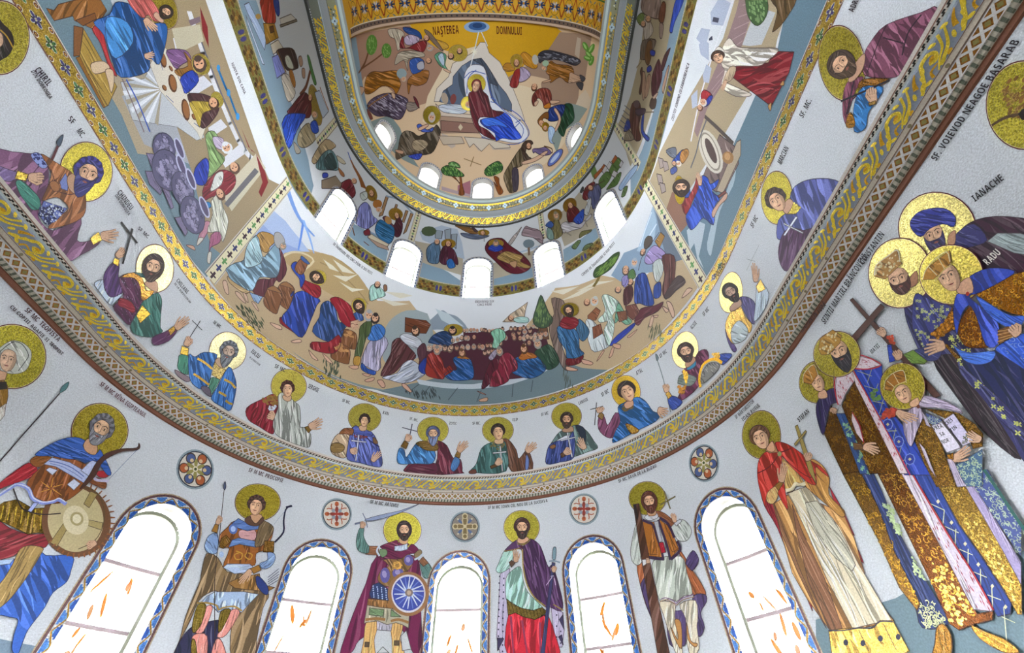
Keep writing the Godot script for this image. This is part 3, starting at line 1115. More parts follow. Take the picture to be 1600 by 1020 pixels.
# a painted face: c is centre, half-width vector, half-height vector; turn shifts the features
func face(c: Array, turn: float, hair: int, style: int, beard: int, bstyle: int, skin := 0xd2ad90, fine := true):
	var k := col(skin)
	var hk := col(hair)
	var b := part("head")
	var hb := part("hair")
	var bb := part("beard") if bstyle > 0 else b
	var dark := tone(k, 0.14)
	if style > 0:
		var back := []
		var n := 18
		for i in n:
			var t := TAU * i / n
			var r := 1.0 + (0.07 * (i % 2) if style == 3 else 0.0)
			back.append(1.16 * r * cos(t))
			back.append(0.14 + (1.02 * r if sin(t) > -0.1 else (0.72 if style != 2 else 1.12)) * sin(t))
		poly("hair", hk, curve(loc(c, back), true, 2), 80.0, 0)
	poly("head", k, curve(loc(c, [-0.8, 0.25, -0.76, -0.3, -0.5, -0.78, 0, -1.0, 0.5, -0.78, 0.76, -0.3, 0.8, 0.25, 0.55, 0.75, 0, 0.9, -0.55, 0.75]), true, 2))
	var s := -1.0 if turn >= 0 else 1.0
	emit(b, f_s, curve(loc(c, [s * 0.78, 0.3, s * 0.74, -0.3, s * 0.5, -0.74, s * 0.1, -0.96, s * 0.38, -0.5, s * 0.5, 0.2, s * 0.45, 0.7]), true, 2), tone(k, 0.62), up())
	emit(b, f_s, lens(c, -s * 0.35, -0.22, 0.22, 0.16), tone(k, 1.3), up())
	emit(b, f_s, lens(c, turn * 0.2, 0.55, 0.36, 0.14), tone(k, 1.2), up())
	if bstyle > 0:
		var bk := col(beard)
		var low: float = [0, -1.16, -1.55, -1.0][bstyle]
		poly("beard", bk, curve(loc(c, [-0.8, 0.12, -0.62, -0.18, -0.36, -0.3, 0, -0.3, 0.36, -0.3, 0.62, -0.18, 0.8, 0.12, 0.78, -0.5, 0.48, -0.98 if bstyle != 2 else -1.2, turn * 0.2, low, -0.48, -0.98 if bstyle != 2 else -1.2, -0.78, -0.5]), true, 2), 85.0, 9 if fine else 3)
	var tx := turn * 0.22
	if style > 0 and style != 4:
		var fr := [-0.86, 0.0, -0.9, 0.5, -0.6, 0.98, 0, 1.14, 0.6, 0.98, 0.9, 0.5, 0.86, 0.0, 0.68, 0.35, 0.4, 0.62, tx, 0.68, -0.4, 0.62, -0.68, 0.35]
		poly("hair", hk, curve(loc(c, fr), true, 2), 20.0, 10 if fine else 3)
		if style == 3:
			for i in 13:
				var t := PI * (i + 0.5) / 13
				emit(hb, f_s, lens(c, 0.98 * cos(t), 0.2 + 0.88 * sin(t), 0.19, 0.15, 7), tone(hk, 1.6 if i % 2 == 0 else 0.6), up())
	# brows, eyes, nose, mouth
	for e in [-1.0, 1.0]:
		var ex: float = tx + e * 0.36
		ribbon(b, f_s, curve(loc(c, [ex - 0.22, 0.26, ex, 0.36, ex + 0.22, 0.27]), false, 2), up() * 0.0 + vec_len(c) * 0.1, vec_len(c) * 0.07, dark, up())
		emit(b, f_s, lens(c, ex, 0.1, 0.2, 0.1, 8), tone(k, 0.5), up())
		if fine:
			emit(b, f_s, lens(c, ex, 0.1, 0.16, 0.065, 8), tone(k, 1.25), up())
		emit(b, f_s, lens(c, ex + turn * 0.04, 0.1, 0.075, 0.08, 7), tone(dark, 0.4), up())
	ribbon(b, f_s, loc(c, [tx * 1.1 + s * 0.06, 0.28, tx * 1.5 + s * 0.1, -0.18, tx * 1.5 - s * 0.06, -0.23]), vec_len(c) * 0.06, vec_len(c) * 0.09, tone(k, 0.4), up())
	if fine:
		emit(b, f_s, lens(c, tx * 1.4 - s * 0.02, 0.02, 0.045, 0.24, 7), tone(k, 1.4), up())
	if bstyle > 0:
		ribbon(bb, f_s, curve(loc(c, [tx - 0.4, -0.52, tx, -0.34, tx + 0.4, -0.52]), false, 3), vec_len(c) * 0.14, vec_len(c) * 0.14, tone(col(beard), 0.7), up())
	emit(bb, f_s, lens(c, tx, -0.5, 0.2, 0.06, 8), col(0xa8645a), up())
	ribbon(bb, f_s, loc(c, [tx - 0.24, -0.48, tx, -0.5, tx + 0.24, -0.48]), vec_len(c) * 0.05, vec_len(c) * 0.05, tone(dark, 0.6), up())

func vec_len(c: Array) -> float:
	return Vector2(c[2], c[3]).length() * 0.01

# far small faces: a few strokes only
func small(c: Array, hair: int, bearded: bool, skin := 0xc9a184):
	poly("hair", col(hair), lens(c, 0, 0.12, 1.05, 1.02, 9), 0, 0, false)
	emit(part("head"), f_s, lens(c, 0.05, -0.12, 0.74, 0.8, 9), col(skin), up())
	if bearded:
		emit(part("beard"), f_s, lens(c, 0.05, -0.66, 0.6, 0.44, 7), col(hair), up())
	for e in [-1.0, 1.0]:
		emit(part("head"), f_s, lens(c, 0.05 + e * 0.34, 0.02, 0.2, 0.1, 6), col(0x3a2820), up())
	emit(part("head"), f_s, lens(c, 0.08, -0.25, 0.08, 0.2, 5), col(0x8a5a48), up())

# a painted hand: c is wrist, half-width vector, length vector; open fingers or closed
func hand(c: Array, open: bool, thumb := 1.0, skin := 0xc9a88e):
	var k := col(skin)
	poly("hand", k, curve(loc(c, [-0.75, 0, -0.95, 0.3, -0.85, 0.55, 0, 0.62, 0.85, 0.55, 0.95, 0.3, 0.75, 0]), true, 2), 0.0, 0, true, true)
	var b := part("hand")
	var w := vec_len(c)
	for i in 4:
		var x := -0.72 + i * 0.48
		var ln: float = [0.86, 1.0, 0.96, 0.8][i] if open else [0.66, 0.72, 0.7, 0.62][i]
		var pts := loc(c, [x, 0.42, x * 1.15, lerpf(0.42, ln, 0.55), x * (1.35 if open else 0.95), ln])
		ribbon(b, f_s, pts, w * 0.56, w * 0.4, tone(k, 0.25), up())
		ribbon(b, f_s, pts, w * 0.4, w * 0.28, tone(k, 1.05), up())
	var tp := loc(c, [thumb * 0.7, 0.12, thumb * 1.35, 0.36, thumb * (1.7 if open else 1.0), 0.62])
	ribbon(b, f_s, tp, w * 0.62, w * 0.4, tone(k, 0.25), up())
	ribbon(b, f_s, tp, w * 0.46, w * 0.3, k, up())

# lettering laid along the wall from x, y; ang in degrees, h the capital height in cm
var letters: SystemFont
var glyphs := {}
func T(text: String, x: float, y: float, ang: float, h: float, wide := 0.8, hex := 0x2a1a20, called := "lettering"):
	if letters == null:
		letters = SystemFont.new()
		letters.font_names = PackedStringArray(["Droid Sans"])
		letters.font_weight = 700
	var b := part(called)
	var d := Vector2.from_angle(deg_to_rad(ang))
	var e := Vector2(-d.y, d.x)
	var pen := 0.0
	var k := col(hex)
	var o := up()
	var first := true
	for ch in "H" + text:
		if ch == " ":
			pen += h * 0.5 * wide
			continue
		if not glyphs.has(ch):
			var tm := TextMesh.new()
			tm.font = letters
			tm.text = ch
			tm.font_size = 48
			tm.pixel_size = 1.0 / 34.0
			tm.depth = 0.0
			tm.curve_step = 3.0
			tm.horizontal_alignment = HORIZONTAL_ALIGNMENT_LEFT
			tm.vertical_alignment = VERTICAL_ALIGNMENT_BOTTOM
			var ar := tm.surface_get_arrays(0)
			var hi := 0.0
			var low := INF
			var base := INF
			for q in ar[Mesh.ARRAY_VERTEX]:
				hi = maxf(hi, q.x)
				low = minf(low, q.x)
				base = minf(base, q.y)
			glyphs[ch] = [ar, low, hi, base]
		var gl: Array = glyphs[ch]
		if first:
			first = false
			continue
		var vv: PackedVector3Array = gl[0][Mesh.ARRAY_VERTEX]
		var ii: PackedInt32Array = gl[0][Mesh.ARRAY_INDEX]
		for t in range(0, ii.size(), 3):
			var tri := []
			for q in 3:
				var w: Vector3 = vv[ii[t + q]]
				var m: Vector2 = f_o + (Vector2(x, y) + d * (pen + (w.x - gl[1]) * h * wide) + e * (w.y - glyphs["H"][3]) * h) * 0.01
				tri.append(m)
			if absf((tri[1] - tri[0]).cross(tri[2] - tri[0])) > 1e-9:
				b.tri(f_s.at(tri[0].x, tri[0].y, o), f_s.at(tri[1].x, tri[1].y, o), f_s.at(tri[2].x, tri[2].y, o), f_s.nrm(tri[0].x, tri[0].y), f_s.nrm(tri[1].x, tri[1].y), f_s.nrm(tri[2].x, tri[2].y), k)
		pen += (gl[2] - gl[1]) * h * wide + h * 0.18 * wide

# scatter ornament over a polygon: 0 curls, 1 short strokes along ang, 2 four-petalled flowers, 3 dots
func K(called: String, hex: int, kind: int, size: float, w: float, n: int, a: Array, ang := 0.0):
	var b := part(called)
	var p := xy(a)
	var lo := p[0]
	var hi := p[0]
	for q in p:
		lo = lo.min(q)
		hi = hi.max(q)
	var k := col(hex)
	size *= 0.01
	w *= 0.01
	for i in n:
		var c := Vector2.ZERO
		var ok := false
		for t in 14:
			c = Vector2(f_rng.randf_range(lo.x, hi.x), f_rng.randf_range(lo.y, hi.y))
			if Geometry2D.is_point_in_polygon(c, p):
				ok = true
				break
		if not ok:
			continue
		f_off += 0.00002
		var o := f_off
		var kk := tone(k, f_rng.randf_range(0.7, 1.25))
		var s := size * f_rng.randf_range(0.7, 1.3)
		if kind == 0:
			var t0 := f_rng.randf_range(0, TAU)
			var pts := PackedVector2Array()
			var sg := 1.0 if i % 2 == 0 else -1.0
			for t in 6:
				pts.append(c + Vector2.from_angle(t0 + sg * t * 0.75) * s * (1.0 - t * 0.13))
			ribbon(b, f_s, pts, w, w * 0.5, kk, o)
		elif kind == 1:
			var d := Vector2.from_angle(deg_to_rad(ang)) * s
			emit(b, f_s, PackedVector2Array([c - d, c + d.orthogonal() * w / s * 0.5, c + d, c - d.orthogonal() * w / s * 0.5]), kk, o)
		elif kind == 2:
			for q in 4:
				emit(b, f_s, ellipse(c + Vector2(s * 0.6, 0).rotated(q * PI / 2 + ang), s * 0.55, w, q * PI / 2 + ang, 6), kk, o)
		else:
			emit(b, f_s, ellipse(c, s, s * 0.85, 0, 7), kk, o)

# rows of small heads: from x, y to x, y, how many, half-width vector, half-height vector
func heads(called: String, label: String, group: String, s: Surf, u: float, v: float, rows: Array):
	var n := 0
	var hues := [0x5a4a44, 0x8a8680, 0x4a3830, 0x9a9690, 0x6a5a50]
	var skins := [0xc2a08a, 0xb89078, 0xc8aa94]
	var r := RandomNumberGenerator.new()
	r.seed = 4
	for q in rows:
		for i in int(q[4]):
			var t: float = i / maxf(q[4] - 1, 1)
			var c := Vector2(lerpf(q[0], q[2], t) + r.randf_range(-2, 2), lerpf(q[1], q[3], t) + r.randf_range(-4, 4))
			var at := Vector2(u, v) + c * 0.01
			fig(called, label, "painted figure", group, s, at.x, at.y, 0.0065 + n * 0.00006, 0.0)
			small([0, 0, q[5], q[6], q[7], q[8]], hues[r.randi() % 5], r.randf() < 0.6, skins[r.randi() % 3])
			n += 1
# ---------------------------------------------------------------- the paintings
func paintings():
	saints_on_the_left()
	saints_on_the_right()
	ground_strip()
	medallions()
	busts_left()
	busts_right()
	loaves_scene()
	cross_strips()
	wedding_scene()
	well_scene()
	high_scenes()
	birth_scene()
	done()

func saints_on_the_left():
	fig("painted_saint","haloed woman in a white veil, cut off at the left edge beside the spear","painted figure","standing saints on the lower wall",W,-10.06,4.35,0.0080,0.7)
	halo([0.4,1.1,-31,-28,33,-31],0xb5ab45)
	S("veil",0xb9bcb6,[-19,-16,-22,-1.4,-19,14,-7.2,22,9,22,20,12,26,-2.1,22,-13,12,-21,2,-24,-6.1,-28],-17,10)
	face([-2,-7.9,11,6.3,-10,13],-0.3,0xb9bcb6,0,0x3a2a22,0,0xcdb097)
	L("veil",0x26262a,1,1,[-18,-9,-18,6.3,-15,16,-4.4,20,12,15,16,5.1,19,-10])
	P("neck",0xc9a58a,[-4.5,-27,10,-21,16,-30,7.1,-38])
	P("robe",0x8c6a28,[7.1,-38,15,-31,25,-34,36,-44,42,-52,38,-67],-35,6)
	P("robe_hem",0x2a2522,[9,-39,19,-31,27,-37,17,-47])
	P("sleeve",0xcfc9c2,[38,-67,41,-52,52,-65,54,-81],-27,5)
	T("SF MC TEOPISTA",-40,56,1.7,7.3,0.81,0x4a1f2a)
	T("CU COPIII AGAPIE SI TEOPIST",-56,45,1.1,5.3,0.92,0x3a1f2a)
	fig("painted_saint","grey-bearded armoured saint in a blue cape with spear, bow and round shield","painted figure","standing saints on the lower wall",W,-8.09,3.67,0.0085,0.8)
	L("spear",0x2e2420,1.7,1.7,[-105,-63,-104,-44,-106,6,-108,71])
	S("spear_head",0x5c8587,[-109,72,-113,81,-110,93,-105,83,-107,74])
	halo([-16,62,-37,-24,28,-35],0xb5a542)
	S("cloak",0x3f6bbd,[-20,-151,-1.3,-144,10,-116,34,-123,67,-113,78,-131,82,-146,74,-162,76,-181,74,-207,77,-220,81,-235,71,-231,62,-216,55,-200,43,-199,32,-199,21,-200],-35,26)
	S("skirt",0x862934,[-53,-108,-31,-108,-5.9,-107,21,-98,27,-114,17,-116,2.2,-125,-3.1,-136,-14,-144,-21,-150],-136,10)
	S("stocking",0xa68d5a,[-1.2,-126,7.9,-118,24,-116,27,-123,30,-148,30,-173,27,-188,19,-197,5.7,-179,6,-162,3.3,-144],-81,10)
	P("apron",0xa9bcd6,[-22,-148,0.5,-138,0,-145,-18,-153])
	P("gold_skirt",0x8a7030,[-65,-95,-61,-84,-49,-75,-23,-77,12,-59,19,-80,21,-97,5,-101,-5.9,-107,-22,-106,-39,-105,-56,-105],-58,20)
	L("gold_skirt",0xc9b24a,1.7,0.9,[-58,-88,-49,-103])
	L("gold_skirt",0xc9b24a,1.7,0.9,[-51,-85,-41,-101])
	L("gold_skirt",0xc9b24a,1.7,0.9,[-43,-83,-32,-100])
	L("gold_skirt",0xc9b24a,1.7,1,[-35,-81,-23,-99])
	L("gold_skirt",0xc9b24a,1.7,1,[-27,-79,-14,-98])
	L("gold_skirt",0xc9b24a,1.8,1,[-19,-77,-5,-97])
	L("gold_skirt",0xc9b24a,1.8,1,[-11,-75,4.2,-96])
	L("gold_skirt",0xc9b24a,1.8,1,[-2.5,-73,14,-95])
	L("gold_skirt",0xc9b24a,1.8,1,[6,-71,23,-94])
	E("shield",0x6b4a30,[42,-68,-42,-20,37,-43],40)
	E("shield",0xb9ad88,[40,-68,-34,-16,32,-38],40)
	L("shield",0x57482e,1.2,1.2,[10,-26,42,-23,67,-41,81,-63,83,-86,69,-103])
	P("shield",0x9c8c5a,[35,-45,32,-25,44,-25,46,-47])
	P("shield",0x9c8c5a,[28,-107,27,-74,36,-77,40,-109])
	P("shield",0xa89a6c,[52,-63,78,-59,83,-69,55,-70])
	E("shield_boss",0xcfc6a8,[40,-69,-14,-9,17,-16],24)
	E("shield_boss",0xa89c74,[40,-67,-8,-4.2,7.5,-8])
	E("shield_boss",0xd6cfb4,[40,-67,-5.3,-2.7,4.8,-5.5])
	L("shield_fringe",0x8a5a34,2.9,1.6,[13,-24,10,-19])
	L("shield_fringe",0x8a5a34,2.9,1.7,[20,-22,18,-17])
	L("shield_fringe",0x8a5a34,2.9,1.7,[29,-21,27,-16])
	L("shield_fringe",0x8a5a34,3,1.7,[37,-22,37,-16])
	L("shield_fringe",0x8a5a34,3,1.7,[46,-23,47,-18])
	L("shield_fringe",0x8a5a34,3,1.7,[55,-26,57,-21])
	L("shield_fringe",0x8a5a34,3,1.7,[63,-30,66,-25])
	L("shield_fringe",0x8a5a34,3,1.7,[71,-35,75,-31])
	L("shield_fringe",0x8a5a34,3,1.7,[78,-41,83,-38])
	L("shield_fringe",0x8a5a34,3,1.7,[84,-48,90,-46])
	L("shield_fringe",0x8a5a34,2.9,1.7,[89,-56,95,-54])
	L("shield_fringe",0x8a5a34,2.9,1.7,[92,-63,99,-62])
	L("shield_fringe",0x8a5a34,2.9,1.7,[94,-71,101,-71])
	L("shield_fringe",0x8a5a34,2.9,1.6,[95,-78,102,-79])
	L("shield_fringe",0x8a5a34,2.8,1.6,[95,-85,101,-87])
	L("shield_fringe",0x8a5a34,2.8,1.6,[93,-91,99,-94])
	L("shield_fringe",0x8a5a34,2.8,1.6,[90,-97,95,-100])
	L("shield_fringe",0x8a5a34,2.7,1.6,[85,-102,90,-106])
	L("shield_fringe",0x8a5a34,2.7,1.5,[80,-106,84,-110])
	L("shield_fringe",0x8a5a34,2.7,1.5,[74,-109,77,-113])
	L("shield_fringe",0x8a5a34,2.6,1.5,[67,-110,70,-115])
	L("shield_fringe",0x8a5a34,2.6,1.5,[60,-111,61,-116])
	L("shield_fringe",0x8a5a34,2.6,1.5,[52,-111,52,-115])
	L("shield_fringe",0x8a5a34,2.6,1.5,[44,-109,43,-114])
	L("shield_fringe",0x8a5a34,2.5,1.5,[36,-107,34,-111])
	L("shield_fringe",0x8a5a34,2.5,1.5,[28,-104,26,-108])
	hand([86,-87,-4.4,2.5,-10,-15],false,1)
	S("sleeve",0x9c2430,[-84,-74,-83,-65,-80,-51,-72,-30,-59,-29,-52,-39,-64,-56,-75,-69,-80,-78],-115,8)
	S("shoulder_guard",0x8a5a2c,[-72,-27,-69,-17,-52,-9,-47,-13,-50,-23,-60,-30],-127,4)
	S("cuirass",0x8a5428,[-55,-49,-52,-21,-44,-2,-14,4.7,17,3.8,21,-14,17,-35,9,-52,-3.5,-61,-24,-64,-44,-61],-69,18)
	L("cuirass",0x5a3418,1.4,0.4,[-18,-43,-3.3,-39])
	L("cuirass",0xc99a3a,1.4,0.4,[-17,-45,-1.6,-47])
	L("cuirass",0x5a3418,1.3,0.4,[-18,-46,-5.1,-54])
	L("cuirass",0xc99a3a,1.3,0.4,[-19,-47,-13,-58])
	L("cuirass",0x5a3418,1.3,0.4,[-21,-47,-22,-59])
	L("cuirass",0xc99a3a,1.3,0.4,[-22,-47,-31,-56])
	L("cuirass",0x5a3418,1.3,0.4,[-24,-46,-37,-50])
	L("cuirass",0xc99a3a,1.3,0.4,[-24,-45,-39,-43])
	L("cuirass",0x5a3418,1.3,0.4,[-24,-44,-36,-36])
	L("cuirass",0xc99a3a,1.3,0.4,[-22,-43,-29,-31])
	L("cuirass",0x5a3418,1.4,0.4,[-21,-42,-19,-30])
	L("cuirass",0xc99a3a,1.4,0.4,[-19,-42,-10,-33])
	P("breast_band",0xb4bfe0,[-53,-22,-50,-9,-23,-2.7,10,-3.5,18,-10,15,-19,-6.1,-18,-36,-17])
	L("breast_band",0x5f6fae,1.2,1.2,[-50,-15,-34,-10,-14,-8,9,-11])
	L("breast_band",0x6a78b4,0.8,0.8,[-46,-17,-29,-13,-7.8,-13,9,-15])
	P("strap",0xbfc8e4,[-1,-5.5,2.3,16,16,16,15,-7])
	P("plate",0xc8d0e6,[-45,-27,-43,-22,-31,-20,-32,-29])
	P("plate",0xc8d0e6,[-5,-31,-1.7,-20,11,-22,9,-34])
	L("belt",0x8f9cd8,4.7,4.7,[-73,-80,-68,-68,-63,-59,-47,-58,-33,-66,-17,-66,-5.5,-59,-0.7,-54,12,-55])
	L("belt",0xd0d6f0,1.5,1.5,[-74,-80,-69,-67,-64,-59,-47,-57,-33,-65,-18,-65,-6.4,-58,-1.8,-52,10,-53])
	P("strap",0xaab4e0,[-28,-70,-22,-68,-22,-82,-27,-83])
	S("sleeve",0x7a4a26,[21,-14,26,-4.2,43,-3.3,49,-13,34,-15],6,4)
	L("sleeve_hem",0xc9c4dc,4.3,4.3,[23,-5.6,30,-6.9,46,-0.6])
	S("sleeve",0x9c2a34,[20,3,30,10,41,10,39,2.2,29,-1.5])
	S("cape",0x3c63ac,[-73,-17,-68,-0.2,-57,19,-42,32,-26,35,-24,27,-6.9,21,2.6,29,3.5,35,21,26,42,12,38,6.8,9,17,-3.3,6.9,-16,6.4,-30,-0.4,-53,-7.9,-63,-14],9,18)
	S("neck",0xc29c7c,[-25,31,-23,41,-4.5,38,2.2,26,-5.1,22,-17,23])
	face([-17,62,18,1.5,-4.7,23],-0.25,0x6a6a72,3,0x85868c,1,0xcbaa8c)
	S("bow",0x4a3226,[15,-29,14,-5.2,11,16,16,36,33,54,53,67,51,76,57,72,56,64,36,50,24,33,19,18,23,-3.3,19,-22])
	L("bowstring",0x5a6a94,0.7,0.7,[56,64,51,37,45,1.3])
	L("quiver_strap",0x2a2220,1.6,1.6,[-64,-66,-43,-79,-29,-83,-6.5,-79,14,-69])
	T("SF M MC MÎNA EGIPTEANUL",-69,119,0.5,8,0.65,0x5a2230)
	fig("painted_saint","curly-haired young archer saint with spear, bow and brown cloak","painted figure","standing saints on the lower wall",W,-4.61,3.42,0.0080,1.1)
	halo([-30,90,-44,-14,15,-36],0xb5a542)
	S("cloak",0x8a7454,[-83,-29,-60,-31,-33,-50,14,-47,25,-63,58,-74,56,-98,64,-148,72,-179,34,-182,11,-130,10,-108,-30,-86,-46,-87,-60,-104,-60,-136,-62,-164,-63,-185,-63,-163,-70,-131,-72,-99,-73,-74,-77,-61],-87,34)
	S("underskirt",0x2c2e4e,[-61,-162,-51,-141,-32,-133,-8,-128,0.6,-152,-6.2,-163,0.3,-185,-56,-190],-64,8)
	P("tunic",0xa9bcd8,[-40,-86,9,-77,39,-77,29,-94,21,-110,-15,-113,-20,-116,-39,-106,-55,-105,-50,-95],-76,18)
	L("tunic_hem",0xa68a4a,2.6,2.6,[-61,-108,-46,-105,-28,-106,-21,-112,-15,-108,3.3,-103,20,-108])
	S("leg",0xdd9a92,[-43,-110,-32,-112,-31,-147,-43,-150,-45,-134],-86,6)
	S("boot",0xd9958c,[-41,-152,-22,-153,-9,-186,-25,-187,-44,-162],-75,6)
	S("leg",0xdd9a92,[1.7,-109,17,-111,9,-147,-5.1,-152,-3.1,-135],-88,6)
	S("boot",0xd9958c,[-5.8,-159,2,-155,17,-170,24,-183,0.3,-185],-76,6)
	S("gold_greave",0x8c7a3c,[-59,-111,-45,-109,-40,-136,-45,-151,-53,-142],-74,6)
	S("gold_greave",0x8c7a3c,[-16,-115,-0.2,-109,-1.6,-138,-6.9,-144],-76,6)
	S("gold_greave",0x8c7a3c,[-44,-162,-37,-163,-23,-187,-31,-188],-74,6)
	P("pteruges",0x96713a,[-24,-68,-6.9,-55,27,-42,37,-60,65,-61,53,-70,11,-73,-8,-74],-78,14)
	S("cuirass",0x96602e,[-60,40,-29,44,2.6,53,23,42,21,5.2,5.9,-8,12,-29,-18,-35,-44,-45,-47,-11,-63,-12,-75,6,-68,25],-77,16)
	S("breast",0xc9a0a0,[-43,26,-15,35,-6.8,16,-34,12],15,3)
	P("collar",0x5f7cb4,[-63,34,-55,47,-28,42,-3.3,54,-3.3,40,-28,29,-46,29],16,4)
	P("belt",0x6d8bbe,[-50,-9,-49,5.6,-39,12,-5.8,14,1.3,3.1,-32,1.4],14,5)
	P("belt",0xb4c4e0,[-44,-45,-39,-37,1.9,-29,11,-33,3.2,-44,-19,-51],12,8)
	L("scroll_gold",0xb8923c,1.9,1.9,[-25,-13,-33,-19,-27,-26,-18,-23,-20,-14,-33,-12])
	L("scroll_gold",0xb8923c,1.9,1.9,[-12,-10,-13,-17,-1.7,-21,-0.3,-12,-9,-10])
	S("shoulder_cloak",0x77664c,[-9,55,14,53,23,42,18,20,10,7.6,-2.1,4.9,-6.8,29],-94,10)
	P("gold_pteruges",0x97743c,[13,19,32,22,39,1.3,18,-1.9],-69,6)
	P("gold_pteruges",0x97743c,[-70,2.3,-64,11,-50,2.8,-58,-13,-67,-13],-38,5)
	E("roundel",0x5f78b2,[-56,25,-8,-2.3,4.3,-9])
	E("roundel",0xa9bce0,[-56,25,-4.6,-1.3,2.4,-5.3])
	E("roundel",0xb0c4e2,[-57,-24,-4.4,-1.1,2.4,-5.2])
	S("sleeve",0x8ba4cc,[-93,3.1,-81,9,-69,-12,-67,-25,-81,-27,-92,-20,-95,-6.8],-37,9)
	S("sleeve",0x8ba4cc,[27,-1.2,41,-0.8,47,-12,42,-27,29,-32,20,-24,32,-15],-125,8)
	P("cuff",0x9a7434,[-93,10,-93,24,-86,25,-82,10])
	P("cuff",0x9a7434,[5.1,-37,19,-27,27,-35,16,-44])
	L("spear",0x3a2c28,1.3,1.3,[-108,95,-90,46,-75,6,-61,-37,-43,-81,-0.3,-170])
	S("spear_head",0x4a5570,[-108,92,-112,100,-112,107,-106,98,-105,92])
	hand([-89,25,4.6,-0.3,-1.8,23],false,1)
	hand([8,-39,-5.1,2.4,-12,-26],true,-1)
	S("neck",0xc29c7c,[-34,61,-14,67,-5.8,53,-19,45,-32,51])
	S("collar_fur",0x5a4236,[-42,48,-35,58,-29,52,-17,47,-10,63,-4.3,56,-13,43,-31,41])
	face([-31,81,16,1.8,-4.3,19],-0.35,0x4f3830,3,0x3a2a22,0)
	L("bow",0x2c2a44,3.2,4,[39,102,32,91,36,67,44,44,34,21])
	L("bow",0x2c2a44,4.4,4.4,[42,102,31,96])
	L("bowstring",0x5a6a94,0.5,0.5,[33,90,24,69,19,54])
	L("arrows",0x4a4560,1.2,1.2,[45,-46,60,-27])
	L("arrows",0x4a4560,1.2,1.2,[47,-50,62,-32])
	L("arrows",0x4a4560,1.2,1.2,[48,-54,64,-37])
	L("arrows",0x4a4560,1.2,1.2,[50,-57,65,-42])
	L("arrows",0x4a4560,1.2,1.2,[51,-61,67,-47])
	S("quiver",0x2c3e78,[22,-49,30,-48,50,-61,56,-74,48,-75,31,-64])
	T("SF M MC PROCOPIE",-77,144,1.9,9,0.67,0x4a1f2a)
	fig("painted_saint","bearded armoured saint raising a sword, purple cloak and blue wheel shield","painted figure","standing saints on the lower wall",W,-1.41,3.53,0.0080,1.2)
	halo([-9,81,-45,-3.6,6.8,-42],0xaea548)
	S("cloak",0x6e1a4a,[-60,13,1.8,24,42,10,60,-94,73,-177,46,-158,26,-128,0.2,-125,-29,-128,-62,-148,-70,-166,-94,-180,-85,-104,-71,-43],-91,20)
	S("leg",0xd9b274,[-54,-116,-32,-112,-29,-126,-31,-147,-23,-178,-50,-178,-52,-148],-84,9)
	S("leg",0xd9b274,[-1.4,-116,22,-114,24,-128,22,-143,34,-163,34,-177,14,-177,6.1,-146],-86,9)
	P("boot_stud",0x5a4a34,[-49,-150,-40,-150,-39,-158,-48,-158])
	P("boot_stud",0x5a4a34,[11,-146,21,-146,22,-154,12,-154])
	P("mosaic_ground",0xc6c9cc,[-11,-157,3.6,-167,-21,-168])
	P("mosaic_ground",0xc6c9cc,[33,-128,48,-160,30,-163,23,-137])
	P("tunic",0xb4b0c0,[-33,-110,1.5,-109,0.9,-129,-29,-128],-79,6)
	P("skirt",0xb0aa96,[-59,-83,-11,-85,35,-99,37,-123,22,-117,9,-114,-10,-118,-30,-112,-54,-116,-58,-118],-85,5)
	L("skirt_hem",0x9a7444,5.1,5.1,[-56,-111,-35,-108,-16,-109])
	L("skirt_hem",0x9a7444,4.8,4.8,[-2.4,-111,14,-108,35,-113])
	P("skirt_panel",0x76906c,[-53,-89,-21,-91,-21,-103,-51,-102],-22,6)
	P("skirt_panel",0x76906c,[-6.1,-90,18,-103,-4.8,-103])
	P("pteruges",0x9a703c,[-60,-72,-14,-73,-2.1,-88,-28,-87,-59,-84],-79,12)
	P("mail",0x2b3d6c,[-55,-44,-43,-39,-18,-52,-14,-73,-54,-70,-59,-62])
	E("mail_studs",0xb8c8e4,[-54,-47,-1.5,-0.1,0.3,-1.6],6)
	E("mail_studs",0xb8c8e4,[-53,-51,-1.5,-0.1,0.3,-1.6],6)
	E("mail_studs",0xb8c8e4,[-52,-55,-1.5,-0.1,0.3,-1.6],6)
	E("mail_studs",0xb8c8e4,[-50,-60,-1.5,-0.1,0.3,-1.6],6)
	E("mail_studs",0xb8c8e4,[-49,-64,-1.5,-0.1,0.3,-1.6],6)
	E("mail_studs",0xb8c8e4,[-48,-68,-1.5,-0.1,0.3,-1.5],6)
	E("mail_studs",0xb8c8e4,[-45,-48,-1.5,-0.1,0.3,-1.6],6)
	E("mail_studs",0xb8c8e4,[-43,-52,-1.5,-0.1,0.3,-1.6],6)
	E("mail_studs",0xb8c8e4,[-42,-56,-1.5,-0.1,0.3,-1.6],6)
	E("mail_studs",0xb8c8e4,[-41,-61,-1.5,-0.1,0.3,-1.6],6)
	E("mail_studs",0xb8c8e4,[-39,-65,-1.5,-0.1,0.3,-1.6],6)
	E("mail_studs",0xb8c8e4,[-38,-69,-1.5,-0.1,0.3,-1.5],6)
	E("mail_studs",0xb8c8e4,[-35,-49,-1.5,-0.1,0.3,-1.6],6)
	E("mail_studs",0xb8c8e4,[-34,-53,-1.5,-0.1,0.3,-1.6],6)
	E("mail_studs",0xb8c8e4,[-33,-57,-1.5,-0.1,0.3,-1.6],6)
	E("mail_studs",0xb8c8e4,[-31,-62,-1.5,-0.1,0.3,-1.6],6)
	E("mail_studs",0xb8c8e4,[-30,-66,-1.5,-0.1,0.3,-1.6],6)
	E("mail_studs",0xb8c8e4,[-29,-70,-1.5,-0.1,0.3,-1.5],6)
